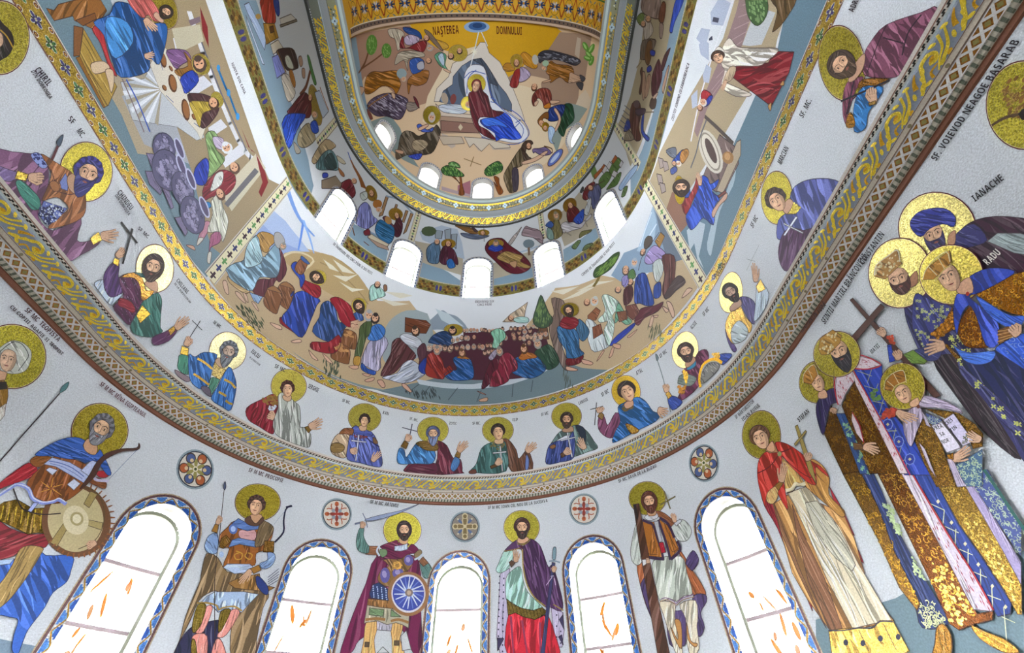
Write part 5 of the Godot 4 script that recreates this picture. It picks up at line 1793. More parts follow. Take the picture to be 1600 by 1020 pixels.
	K("gold_brocade",0xb8943c,0,3.4,1.5,90,[-34,-90,-10,-103,-18,-150,-35,-200,-42,-246,-49,-257,-55,-232,-47,-182])
	P("gold_brocade",0x6a4a1e,[-27,-29,15,-6.4,13,-24,4.7,-70,-9,-102,-38,-91])
	K("gold_brocade",0x9a7434,0,3.7,1.6,46,[-25,-30,13,-7.7,13,-24,4.7,-70,-9,-102,-37,-89])
	P("robe",0x24467a,[14,-20,28,-30,20,-67,6.4,-114,-12,-105,2.3,-61],-103,8)
	K("robe_flower",0x7fa88a,2,3.1,1.2,20,[16,-35,23,-40,13,-85,4,-111,-6.8,-105,4.2,-62])
	L("green_sash",0x8aa060,1,1,[12,-41,24,-43])
	L("green_sash",0x8aa060,1,1,[10,-45,22,-48])
	L("green_sash",0x8aa060,1,1,[9,-50,19,-51])
	S("cape",0x2c2450,[1.3,16,29,14,41,4.9,34,-11,16,-5,-2.4,-13,-30,-30,-24,-7.5,-13,9],-122,10)
	hand([18,-13,-3.2,4.2,-12,-4.5],false,1)
	S("neck",0xc9a286,[10,24,23,19,18,7.6,2.8,17])
	face([19,36,15,-6.4,4,14],-0.25,0x3a2a22,0,0x3a2a22,0)
	P("crown",0xa87a30,[-5.1,57,6.4,67,35,63,28,45,6,43],-64,4)
	L("crown_edge",0xd2c8a0,1.2,1.2,[-5.8,56,6.5,66,34,62,28,43])
	L("crown_edge",0xd2c8a0,1,1,[19,64,14,47])
	fig("painted_saint","large dark-bearded crowned ruler in ermine-edged gold brocade over blue","painted figure","standing saints on the lower wall",W,9.89,3.70,0.0180,0.9)
	P("blue_robe",0x22408c,[1.8,-117,24,-129,9,-187,6.6,-222,1.8,-261,-7.4,-268,-22,-267,-21,-255,-12,-216],-104,10)
	L("blue_lattice",0xd2d6b0,1,1,[-4.5,-157,5.6,-169])
	L("blue_lattice",0xd2d6b0,1,1,[5.6,-169,-11,-182])
	E("blue_star",0xd6d2b0,[6,-159,-2.2,1,-2.1,-1.9],4)
	L("blue_lattice",0xd2d6b0,1,1,[-7.5,-182,2.4,-193])
	L("blue_lattice",0xd2d6b0,1,1,[2.4,-189,-16,-205])
	E("blue_star",0xd6d2b0,[3.1,-182,-2.1,0.9,-2,-1.9],4)
	L("blue_lattice",0xd2d6b0,0.9,0.9,[-10,-206,-0.7,-215])
	L("blue_lattice",0xd2d6b0,0.9,0.9,[-0.6,-209,-20,-227])
	E("blue_star",0xd6d2b0,[0.4,-204,-2.1,0.7,-1.9,-1.8],4)
	L("blue_lattice",0xd2d6b0,0.9,0.9,[-13,-228,-3.5,-236])
	L("blue_lattice",0xd2d6b0,0.9,0.9,[-3.5,-228,-24,-248])
	E("blue_star",0xd6d2b0,[-2.1,-224,-2,0.6,-1.9,-1.8],4)
	L("blue_lattice",0xd2d6b0,0.9,0.9,[-16,-249,-6.3,-256])
	L("blue_lattice",0xd2d6b0,0.9,0.9,[-6.3,-245,-28,-267])
	E("blue_star",0xd6d2b0,[-4.5,-244,-2,0.5,-1.8,-1.7],4)
	L("blue_lattice",0xd2d6b0,0.8,0.8,[-18,-268,-9,-275])
	L("blue_lattice",0xd2d6b0,0.8,0.8,[-9,-262,-31,-286])
	E("blue_star",0xd6d2b0,[-6.8,-262,-1.9,0.5,-1.8,-1.7],4)
	P("gold_brocade",0x6e4420,[-43,-93,-9,-111,-22,-171,-33,-209,-39,-241,-42,-260,-22,-262,-30,-268,-53,-267,-75,-268,-81,-261,-71,-223,-61,-176])
	K("gold_brocade",0xcaa24a,0,3.5,1.4,160,[-41,-94,-9,-111,-22,-171,-33,-209,-39,-241,-44,-258,-73,-266,-80,-260,-69,-224,-59,-176])
	K("gold_brocade",0xe0c070,3,1.8,0,80,[-57,-205,-35,-212,-41,-243,-43,-257,-73,-266,-80,-260])
	P("ermine",0xcfc6d4,[-11,-110,1.8,-117,-10,-188,-14,-226,-20,-260,-24,-262,-42,-256,-39,-241,-30,-202],-107,6)
	L("ermine_edge",0xa8303c,2.3,2.3,[1.8,-117,-10,-188,-14,-228,-21,-261])
	K("ermine",0x9a2c40,1,3,1.2,40,[-18,-147,-7.1,-152,-10,-188,-14,-226,-22,-261,-41,-255,-30,-202],-103)
	S("gold_boot",0x8a6830,[-99,-261,-88,-260,-89,-273,-111,-291,-131,-288,-114,-274],-122,6)
	S("gold_boot",0xa8823c,[-57,-267,-48,-274,-32,-284,-25,-294,-30,-296,-44,-292,-57,-279],-44,8)
	P("gold_brocade",0x6e481c,[-26,0.8,19,12,13,-11,5.8,-55,-11,-115,-55,-92,-45,-65,-31,-14])
	K("gold_brocade",0xa07c34,0,4.2,1.7,120,[-24,-0.6,18,11,13,-11,5.8,-55,-13,-113,-52,-92,-45,-65,-29,-15])
	P("blue_robe",0x2846a4,[31,26,46,20,69,-1.1,39,-34,34,-47,35,-75,33,-102,23,-135,-9,-118,8,-53,20,-4.5],-101,10)
	L("blue_lattice",0x9aa07c,0.9,0.9,[33,19,46,-1.5])
	L("blue_lattice",0x9aa07c,0.9,0.9,[54,5.6,33,-3.6])
	L("blue_lattice",0x9aa07c,0.9,0.9,[27,-3.4,40,-21])
	L("blue_lattice",0x9aa07c,0.9,0.9,[46,-15,25,-24])
	L("blue_lattice",0x9aa07c,0.9,0.9,[21,-25,34,-39])
	L("blue_lattice",0x9aa07c,0.9,0.9,[38,-34,18,-44])
	L("blue_lattice",0x9aa07c,0.9,0.9,[16,-46,28,-57])
	L("blue_lattice",0x9aa07c,0.9,0.9,[31,-53,11,-63])
	L("blue_lattice",0x9aa07c,0.9,0.9,[10,-66,23,-74])
	L("blue_lattice",0x9aa07c,0.8,0.8,[24,-71,4.6,-82])
	L("blue_lattice",0x9aa07c,0.8,0.8,[5.3,-86,17,-91])
	L("blue_lattice",0x9aa07c,0.8,0.8,[17,-89,-1.9,-100])
	L("blue_lattice",0x9aa07c,0.8,0.8,[0.4,-104,12,-107])
	L("blue_lattice",0x9aa07c,0.8,0.8,[10,-106,-8,-117])
	E("blue_medallion",0x6f84c0,[18,-61,-6.8,4.5,-5.8,-5.5],8)
	E("blue_medallion",0x25388c,[18,-61,-5.5,3.7,-4.8,-4.5],8)
	E("blue_star",0xb9b48a,[18,-61,-2.1,1.4,-1.7,-1.6],4)
	E("blue_medallion",0x6f84c0,[15,-85,-6.6,4.1,-5.6,-5.3],8)
	E("blue_medallion",0x25388c,[15,-85,-5.4,3.3,-4.7,-4.4],8)
	E("blue_star",0xb9b48a,[15,-85,-2.1,1.3,-1.6,-1.5],4)
	E("blue_medallion",0x6f84c0,[12,-108,-6.5,3.6,-5.5,-5.2],8)
	E("blue_medallion",0x25388c,[12,-108,-5.3,3,-4.6,-4.3],8)
	E("blue_star",0xb9b48a,[12,-108,-2.1,1.2,-1.6,-1.5],4)
	K("green_cuff",0x5a7a3c,3,2.2,0,30,[26,-16,44,-19,34,-31,21,-28])
	K("red_cuff",0xa8442c,3,2.1,0,40,[25,-47,44,-52,38,-60,15,-52])
	P("ermine",0xd0c4cc,[9,43,29,30,22,12,-6.6,9,-28,2.2,-29,10,-13,29])
	P("ermine",0xd0c4cc,[34,32,49,35,63,14,68,-1,47,10,32,25])
	P("ermine",0xd0c4cc,[28,26,25,12,16,-46,-3.5,-119,-13,-114,6,-39,17,7.1])
	K("ermine",0xa03044,1,2.9,1.2,40,[7.2,41,26,30,20,13,-5.3,11,-24,6,-22,17],-112)
	K("ermine",0xa03044,1,2.3,0.9,16,[37,30,48,31,61,12,64,2.1,49,11],-60)
	K("ermine",0xa03044,1,2.8,1.1,40,[26,18,16,-46,-3.9,-117,-10,-114,6,-39],-103)
	L("ermine_edge",0xb03844,2.1,2.1,[13,42,-3.4,38,-18,26,-30,6.3])
	L("ermine_edge",0xb03844,1.7,1.7,[45,37,55,29,64,13,68,-1,50,7.6,32,24])
	L("ermine_edge",0xb03844,1.6,1.6,[29,25,24,-0.8,12,-60,-1.6,-122])
	P("slit",0xcfc0c8,[-17,-17,-21,-37,-32,-59,-33,-42,-26,-24])
	L("ermine_edge",0xa8303c,1.6,1.6,[-17,-17,-20,-38,-32,-58])
	P("cuff",0x6a4a1e,[-48,-48,-36,-57,-39,-65,-53,-56],-31,6)
	halo([22,62,-32,30,-25,-23],0xb8ac48)
	hand([-35,-61,-6,-2.2,15,-19],true,-1)
	face([30,58,19,-8,5.9,20],-0.25,0x2c2430,0,0x2c2630,2)
	P("crown",0xa8823c,[2.7,90,19,100,46,91,51,73,41,67,13,70,0.9,80],-69,4)
	K("crown",0xd2c49a,3,2,0,24,[3.6,90,19,98,45,90,49,73,14,71])
	T("MATEI",69,18,-5.1,6,0.62,0x1e1a1e)
	T("CONSTANTIN VODĂ",-4.6,136,-9,9,0.56,0x1e1a1e)
	fig("painted_cross","dark wooden cross held up by two hands between the crowned saints","painted cross","",W,10.88,4.25,0.0220,0.8)
	P("beam",0x4e3026,[-0.5,44,4.9,42,0.4,-131,-8,-129])
	P("beam",0x4e3026,[-67,6.8,28,1.7,28,-5.9,-61,-4.8])
	P("sleeve",0x2a48a8,[-5.6,-43,-1.4,-47,-13,-65,-20,-61],-43,3)
	P("sleeve",0x6f8c3e,[1.5,-67,15,-72,18,-93,13,-93,1.2,-82],-63,4)
	hand([2.2,-32,4.8,1,-5.3,18],false,1)
	hand([-6.2,-68,5.2,-1.1,3.3,17],false,1)
	K("red_cuff",0xb04a2c,3,2,0,20,[2.3,-35,9,-39,4.2,-49,-1.4,-47])
	fig("painted_saint","beardless crowned youth in fur and gold brocade holding an open lettered book","painted figure","standing saints on the lower wall",W,10.52,2.66,0.0240,0.6)
	P("gold_brocade",0x8c7034,[-39,-25,-10,-41,-23,-94,-34,-143,-59,-167,-63,-166,-58,-146,-54,-116,-52,-82])
	K("gold_brocade",0xbfa457,0,3,1.2,150,[-37,-26,-11,-40,-23,-94,-34,-143,-57,-165,-56,-144,-54,-116,-51,-83])
	K("gold_brocade",0xd0ba70,3,1.4,0,50,[-48,-82,-33,-88,-40,-145,-55,-160,-57,-141])
	P("fur",0xa69cc0,[-11,-40,-1,-45,-14,-97,-22,-132,-38,-147,-30,-119],-107,12)
	P("robe",0x4e5c96,[-3.8,-44,18,-55,3.9,-108,-18,-128,-14,-101])
	K("robe_flower",0xb8c8b4,0,2.4,0.9,110,[-2.4,-45,16,-55,3.9,-108,-17,-127,-14,-101])
	L("sash",0x28605c,3.4,3.4,[15,-54,4.2,-111])
	P("gold_brocade",0x7f5f2a,[-28,10,-0.3,21,7.8,8,-10,-24,-25,-52,-45,-43,-39,-19])
	K("gold_brocade",0xb08e44,0,2.6,1,100,[-26,9,-2.5,19,5.7,6.4,-10,-24,-25,-51,-44,-42])
	P("gold_brocade",0x7f5f2a,[11,28,38,3.1,43,-16,42,-27,32,-36,22,-33,31,-14,22,6])
	K("gold_brocade",0xb08e44,0,2.1,0.8,60,[12,27,37,2.1,43,-17,38,-31,29,-19,23,7])
	P("robe",0x4c5a90,[7.8,24,18,6.6,5.7,6.4,2.9,12])
	K("robe_flower",0x9fb0a8,0,1.8,0.7,26,[6.7,23,17,7.4,6.7,7.4,2.9,12])
	P("robe",0x4c6a8a,[-7.6,-36,30,-38,0.9,-65,-15,-57])
	K("robe_flower",0xb4c8a8,0,2.1,0.8,70,[-7.4,-38,27,-39,1.9,-64,-13,-57])
	S("fur",0xb3a8be,[-20,35,-2.9,38,7.2,32,1.5,22,-16,15,-37,5.6,-36,16,-30,26],-132,12)
	S("fur",0xb3a8be,[14,42,25,36,35,22,42,6.9,41,-0.9,28,16,12,29,5.8,35],-52,12)
	P("fur",0xbab0c4,[6.2,29,4.6,19,0.9,7.8,-2,13],-104,4)
	P("fur",0xb0a6bc,[-10,-27,-3.8,-29,-12,-50,-13,-58,-23,-54],-110,6)
	P("fur",0xbcb2c8,[-25,3.7,-24,-5.6,-37,-36,-36,-25],-109,6)
	halo([7.3,65,-23,19,-21,-20],0xbcae46)
	S("neck",0xcfa98a,[1.4,44,14,42,8,35,-1.2,39])
	face([2.3,57,13,-2.6,2.8,12],-0.25,0x3a2a22,0,0x3a2a22,0)
	P("crown",0x9a6c24,[-14,77,-4.3,83,10,84,24,77,17,65,1.2,71,-7.6,68],-59,4)
	L("crown_edge",0xd6cca4,1,1,[-15,77,-5,84,10,84,24,77,16,64])
	L("crown_edge",0xd6cca4,0.9,0.9,[-2.9,82,-0.6,69])
	L("crown_edge",0xd6cca4,0.8,0.8,[11,83,7.5,70])
	L("crown_edge",0xc8b878,1.3,1.3,[-7.6,68,2.5,70,17,65])
	E("brooch",0x6a3a2a,[6.5,34,-1.8,1.3,-1.8,-1.7],8)
	K("red_cuff",0xa8442c,3,2.1,0,46,[-42,55,-31,58,-19,50,-25,44,-43,49])
	hand([-22,46,-4.8,-2.1,16,-23],true,1)
	P("open_book",0xd8d4e2,[3.1,9,16,4.6,14,-23,12,-26,-4.4,-22])
	P("open_book",0xcac4dc,[19,5.8,34,4.4,29,-28,16,-26])
	L("open_book",0x5a4a50,0.8,0.8,[18,5.2,13,-26])
	T("VREA",1.3,3.2,-15,4.6,0.74,0x1e1e28)
	T("SA",3.2,-5.6,-16,3.9,0.89,0x1e1e28)
	T("NOR",-1.3,-13,-13,4.1,0.78,0x1e1e28)
	T("CRES",18,-1,-0.4,4,0.76,0x1e1e28)
	T("TIN",17,-9,-1,3.7,0.98,0x1e1e28)
	K("book_flower",0x6a705a,2,1.8,0.5,10,[19,-19,29,-19,29,-26,18,-24])
	hand([-4.6,-31,-0.8,-4.2,26,-0.7],true,1)
	hand([36,-31,4.1,1.5,-5.4,13],true,-1)
	P("gold_cuff",0xb08034,[-6.5,-24,1.6,-26,-3.6,-31,-8,-28])

func ground_strip():
	fig("painted_ground","blue-grey painted ground strip under the standing saints","painted ground","",W,8.63,1.28,0.0022,0.6)
	B("ground",0x70868f,[-137,24,-4.6,19,41,24,176,14,66,-89,-193,-66])
	fig("painted_ground","blue-grey painted ground corner below the blue cloak at lower left","painted ground","",W,-7.37,1.47,0.0022,0.6)
	B("ground",0x7b8ea0,[-53,-2.1,-22,-2.3,27,-3,27,-25,-20,-43])

func medallions():
	fig("painted_medallion","six-lobed painted medallion over the far left window, orange and blue lobes","painted medallion","round ornaments over the windows",W,-6.38,4.49,0.0080,1.1)
	E("rim",0x8a98a0,[-0.2,-0.3,-33,-15,20,-35],28)
	E("rim",0x353c48,[-0.2,-0.3,-30,-14,18,-32],28)
	E("field",0xc9c2b8,[-0.2,-0.3,-28,-13,17,-30],28)
	E("lobe",0x4a3a34,[21,6.5,-9,-4.1,5.2,-10],12)
	E("lobe",0x50608c,[21,6.5,-7.5,-3.3,4.3,-8],12)
	E("lobe",0xc8b090,[17,5.2,-3.4,-1.5,1.9,-3.6],8)
	E("lobe",0x4a3a34,[19,-16,-9,-3.8,5.2,-10],12)
	E("lobe",0xa86038,[19,-16,-7.3,-3.1,4.2,-7.8],12)
	E("lobe",0xc8b090,[15,-13,-3.3,-1.4,1.9,-3.5],8)
	E("lobe",0x4a3a34,[-2.1,-22,-9,-3.8,5.2,-9],12)
	E("lobe",0x50608c,[-2.1,-22,-7.1,-3.1,4.3,-7.5],12)
	E("lobe",0xc8b090,[-1.8,-18,-3.2,-1.4,1.9,-3.5],8)
	E("lobe",0x4a3a34,[-21,-7.3,-9,-4.1,5.4,-9],12)
	E("lobe",0xa86038,[-21,-7.3,-7,-3.3,4.4,-7.5],12)
	E("lobe",0xc8b090,[-17,-5.9,-3.2,-1.5,2,-3.4],8)
	E("lobe",0x4a3a34,[-19,15,-9,-4.4,5.5,-10],12)
	E("lobe",0x50608c,[-19,15,-7.2,-3.6,4.4,-7.8],12)
	E("lobe",0xc8b090,[-15,12,-3.3,-1.6,2,-3.5],8)
	E("lobe",0x4a3a34,[1.8,23,-9,-4.4,5.4,-10],12)
	E("lobe",0xa86038,[1.8,23,-7.4,-3.6,4.4,-8],12)
	E("lobe",0xc8b090,[1.4,18,-3.4,-1.6,2,-3.6],8)
	E("petal",0x8f8a54,[11,-2.6,-0.4,-3.6,9,-1.6],8)
	E("petal",0x8f8a54,[4.9,-11,-3.4,-1.2,3.7,-8],8)
	E("petal",0x8f8a54,[-6.5,-9,-3.1,2.3,-5,-6.4],8)
	E("petal",0x8f8a54,[-12,1.9,0.3,3.6,-9,1.4],8)
	E("petal",0x8f8a54,[-5.4,11,3.4,1.3,-3.8,8],8)
	E("petal",0x8f8a54,[6.2,8,3.1,-2.4,5.2,6.7],8)
	E("heart",0xd0c8b0,[-0.2,-0.3,-4.6,-2.1,2.8,-5],10)
	E("heart",0x44542c,[-0.2,-0.3,-2.6,-1.2,1.6,-2.8],8)
	fig("painted_medallion","white medallion with red floral cross left of the sword-raising saint","painted medallion","round ornaments over the windows",W,-3.14,4.50,0.0080,1.3)
	E("rim",0x8a98a0,[-0.1,0,-35,-6.9,10,-37],28)
	E("rim",0x353c48,[-0.1,0,-32,-6.2,9,-33],28)
	E("field",0xc9c2b8,[-0.1,0,-30,-5.9,9,-31],28)
	E("petal",0x8a3a30,[9,1.7,1.1,-4.2,7.4,1.4],8)
	E("bud",0xa85c34,[22,4.1,1.3,-5,5.9,1.1],8)
	L("stem",0x7a3c30,2,2,[10,2,21,4])
	E("petal",0x8f97a0,[9,-6.3,-4.6,-0.9,1.3,-4.7],8)
	L("stem",0xa05838,2.3,2.3,[13,-9,21,-9,26,-7.3])
	L("stem",0xa05838,2.2,2.2,[13,-9,17,-16,18,-21])
	E("petal",0x8a3a30,[2.5,-10,-4.2,-0.8,2,-7.2],8)
	E("bud",0xa85c34,[6.1,-22,-4.9,-0.9,1.6,-5.7],8)
	L("stem",0x7a3c30,1.9,1.9,[2.9,-11,5.9,-22])
	E("petal",0x8f97a0,[-5.3,-9,-4.5,-0.9,1.3,-4.7],8)
	L("stem",0xa05838,2.2,2.2,[-7.4,-13,-7.1,-21,-4.5,-25])
	L("stem",0xa05838,2.2,2.2,[-7.4,-13,-14,-17,-19,-16])
	E("petal",0x8a3a30,[-9,-1.8,-1.2,4.2,-7.3,-1.5],8)
	E("bud",0xa85c34,[-22,-4.4,-1.4,4.8,-5.8,-1.2],8)
	L("stem",0x7a3c30,1.9,1.9,[-11,-2.1,-21,-4.3])
	E("petal",0x8f97a0,[-10,6.2,-4.6,-0.9,1.3,-4.8],8)
	L("stem",0xa05838,2.3,2.3,[-14,9,-22,9,-26,6.7])
	L("stem",0xa05838,2.3,2.3,[-14,9,-18,16,-18,21])
	E("petal",0x8a3a30,[-2.7,10,4.2,0.9,-2,7.4],8)
	E("bud",0xa85c34,[-6.4,23,5,1.1,-1.7,6],8)
	L("stem",0x7a3c30,2,2,[-3.1,11,-6.2,22])
	E("petal",0x8f97a0,[5.2,9,-4.6,-0.9,1.3,-4.8],8)
	L("stem",0xa05838,2.3,2.3,[7.3,13,7.1,22,4.4,26])
	L("stem",0xa05838,2.3,2.3,[7.3,13,14,17,19,17])
	E("heart",0x9a3a30,[-0.1,0,-4.2,-0.8,1.2,-4.4],8)
	fig("painted_medallion","ochre lobed cross medallion above the middle window","painted medallion","round ornaments over the windows",W,0.06,4.47,0.0080,1.4)
	E("rim",0x8a98a0,[0.4,0.3,-39,0.7,2.3,-39],28)
	E("rim",0x353c48,[0.4,0.3,-35,0.7,2,-35],28)
	E("field",0x8a8078,[0.4,0.3,-33,0.6,1.9,-33],28)
	E("cross_arm",0xc9bc9a,[14,0,0.4,-7.5,16,-0.5],10)
	E("cross_arm",0x7a6a44,[14,0,0.2,-4.9,13,-0.4],10)
	E("lobe",0xc9bc9a,[26,-0.4,-7.8,0.3,0.3,-7.9],10)
	E("lobe",0x7a6a44,[25,-0.4,-5,0.2,0.2,-5.1],10)
	E("leaf",0x55688c,[15,-14,-2.3,-2.3,6.6,-6.2],8)
	E("leaf",0xc0b8a4,[19,-18,-2.7,0.1,0.1,-2.7],8)
	E("cross_arm",0xc9bc9a,[1.2,-14,-7.7,0.2,0.9,-15],10)
	E("cross_arm",0x7a6a44,[1.2,-14,-5,0.1,0.7,-13],10)
	E("lobe",0xc9bc9a,[1.8,-25,-7.6,0.2,0.4,-7.6],10)
	E("lobe",0x7a6a44,[1.8,-24,-4.9,0.1,0.3,-4.9],10)
	E("leaf",0x55688c,[-12,-13,-2.6,2.4,-5.8,-6],8)
	E("leaf",0xc0b8a4,[-16,-18,-2.7,0,0.2,-2.7],8)
	E("cross_arm",0xc9bc9a,[-14,0.5,-0.5,7.5,-16,0.2],10)
	E("cross_arm",0x7a6a44,[-14,0.5,-0.3,4.9,-13,0.1],10)
	E("lobe",0xc9bc9a,[-25,0.5,-7.7,0,0.6,-7.8],10)
	E("lobe",0x7a6a44,[-24,0.5,-5,0,0.4,-5.1],10)
	E("leaf",0x55688c,[-14,14,2.3,2.4,-6.8,6.2],8)
	E("leaf",0xc0b8a4,[-19,19,-2.7,0,0.2,-2.8],8)
	E("cross_arm",0xc9bc9a,[-0.5,15,7.8,-0.1,-0.9,16],10)
	E("cross_arm",0x7a6a44,[-0.5,15,5.1,-0.1,-0.8,13],10)
	E("lobe",0xc9bc9a,[-1.2,27,-7.9,0.1,0.5,-8],10)
	E("lobe",0x7a6a44,[-1.1,26,-5.1,0.1,0.3,-5.3],10)
	E("leaf",0x55688c,[13,14,2.6,-2.5,6,6.1],8)
	E("leaf",0xc0b8a4,[17,19,-2.7,0.1,0.1,-2.8],8)
	E("heart",0xc9bc9a,[0.4,0.3,-4.6,0.1,0.3,-4.7],8)
	fig("painted_medallion","white medallion with red floral cross above the window right of centre","painted medallion","round ornaments over the windows",W,3.19,4.53,0.0080,1.4)
	E("rim",0x8a98a0,[-0.3,0.1,-39,9,-6,-38],28)
	E("rim",0x353c48,[-0.3,0.1,-35,8,-5.4,-34],28)
	E("field",0xc9c2b8,[-0.3,0.1,-33,7.6,-5.1,-33],28)
	E("petal",0x8a3a30,[10,-2.2,-0.7,-4.3,8,-1.9],8)
	E("bud",0xa85c34,[24,-5.5,-0.9,-5,6.5,-1.6],8)
	L("stem",0x7a3c30,2.1,2.1,[11,-2.6,23,-5.3])
	E("petal",0x8f97a0,[6.6,-10,-5,1.1,-0.8,-4.9],8)
	L("stem",0xa05838,2.4,2.4,[9,-14,17,-18,23,-17])
	L("stem",0xa05838,2.4,2.4,[9,-14,10,-22,8,-27])
	E("petal",0x8a3a30,[-1.9,-10,-4.6,1,-1.2,-7.6],8)
	E("bud",0xa85c34,[-4,-23,-5.3,1.2,-0.9,-5.9],8)
	L("stem",0x7a3c30,2.1,2.1,[-2.1,-11,-3.9,-23])
	E("petal",0x8f97a0,[-10,-6.2,-5,1.1,-0.7,-5],8)
	L("stem",0xa05838,2.4,2.4,[-13,-9,-17,-16,-16,-22])
	L("stem",0xa05838,2.4,2.4,[-13,-9,-22,-9,-27,-7])
	E("petal",0x8a3a30,[-10,2.4,0.7,4.4,-8,1.8],8)
	E("bud",0xa85c34,[-24,5.5,0.7,5.1,-6.6,1.4],8)
	L("stem",0x7a3c30,2.1,2.1,[-12,2.8,-24,5.3])
	E("petal",0x8f97a0,[-7.4,10,-5.1,1.2,-0.8,-5.1],8)
	L("stem",0xa05838,2.5,2.5,[-10,14,-18,18,-24,18])
	L("stem",0xa05838,2.5,2.5,[-10,14,-11,23,-9,28])
	E("petal",0x8a3a30,[1.2,10,4.7,-1.1,1.2,7.8],8)
	E("bud",0xa85c34,[3.5,24,5.5,-1.3,1,6.3],8)
	L("stem",0x7a3c30,2.1,2.1,[1.5,12,3.3,23])
	E("petal",0x8f97a0,[9,6.4,-5,1.2,-0.8,-5],8)
	L("stem",0xa05838,2.5,2.5,[13,9,16,17,16,22])
	L("stem",0xa05838,2.4,2.4,[13,9,21,9,27,6.7])
	E("heart",0x9a3a30,[-0.3,0.1,-4.6,1.1,-0.7,-4.6],8)
	fig("painted_medallion","six-lobed painted medallion over the right-hand window, next to the red-cloaked saint","painted medallion","round ornaments over the windows",W,6.41,4.50,0.0080,1.2)
	E("rim",0x8a98a0,[-0.3,-0.1,-34,17,-16,-36],28)
	E("rim",0x353c48,[-0.3,-0.1,-31,15,-15,-33],28)
	E("field",0xc9c2b8,[-0.3,-0.1,-29,14,-14,-31],28)
	E("lobe",0x4a3a34,[19,-12,-9,4.5,-4.5,-9],12)
	E("lobe",0x50608c,[19,-12,-7.4,3.6,-3.7,-7.7],12)
	E("lobe",0xc8b090,[15,-10,-3.4,1.7,-1.7,-3.5],8)
	E("lobe",0x4a3a34,[-0.8,-24,-9,4.2,-4.4,-10],12)
	E("lobe",0xa86038,[-0.8,-24,-7.4,3.4,-3.6,-7.8],12)
	E("lobe",0xc8b090,[-0.7,-19,-3.4,1.6,-1.6,-3.5],8)
	E("lobe",0x4a3a34,[-20,-12,-9,4.3,-4.3,-10],12)
	E("lobe",0x50608c,[-20,-12,-7.6,3.5,-3.5,-8],12)
	E("lobe",0xc8b090,[-16,-10,-3.4,1.6,-1.6,-3.7],8)
	E("lobe",0x4a3a34,[-20,12,-9,4.6,-4.4,-10],12)
	E("lobe",0xa86038,[-20,12,-7.7,3.7,-3.6,-8],12)
	E("lobe",0xc8b090,[-16,10,-3.5,1.7,-1.6,-3.7],8)
	E("lobe",0x4a3a34,[0.3,24,-9,4.9,-4.5,-10],12)
	E("lobe",0x50608c,[0.3,24,-7.7,4,-3.7,-8],12)
	E("lobe",0xc8b090,[0.1,19,-3.5,1.8,-1.7,-3.7],8)
	E("lobe",0x4a3a34,[20,12,-9,4.8,-4.6,-10],12)
	E("lobe",0xa86038,[20,12,-7.5,3.9,-3.8,-7.9],12)
	E("lobe",0xc8b090,[16,9,-3.4,1.8,-1.7,-3.6],8)
	E("petal",0x8f8a54,[5.4,-10,-3,-1.4,5.7,-8],8)
	E("petal",0x8f8a54,[-6,-11,-3.3,1.8,-4.3,-7.6],8)
	E("petal",0x8f8a54,[-12,-0.4,-0.3,3.4,-10,0.6],8)
	E("petal",0x8f8a54,[-6.1,10,3.1,1.5,-5.8,8],8)
	E("petal",0x8f8a54,[5.5,10,3.3,-2,4.4,7.7],8)
	E("petal",0x8f8a54,[11,0,0.3,-3.3,10,-0.8],8)
	E("heart",0xd0c8b0,[-0.3,-0.1,-4.8,2.3,-2.3,-5.1],10)
	E("heart",0x44542c,[-0.3,-0.1,-2.8,1.3,-1.3,-2.9],8)

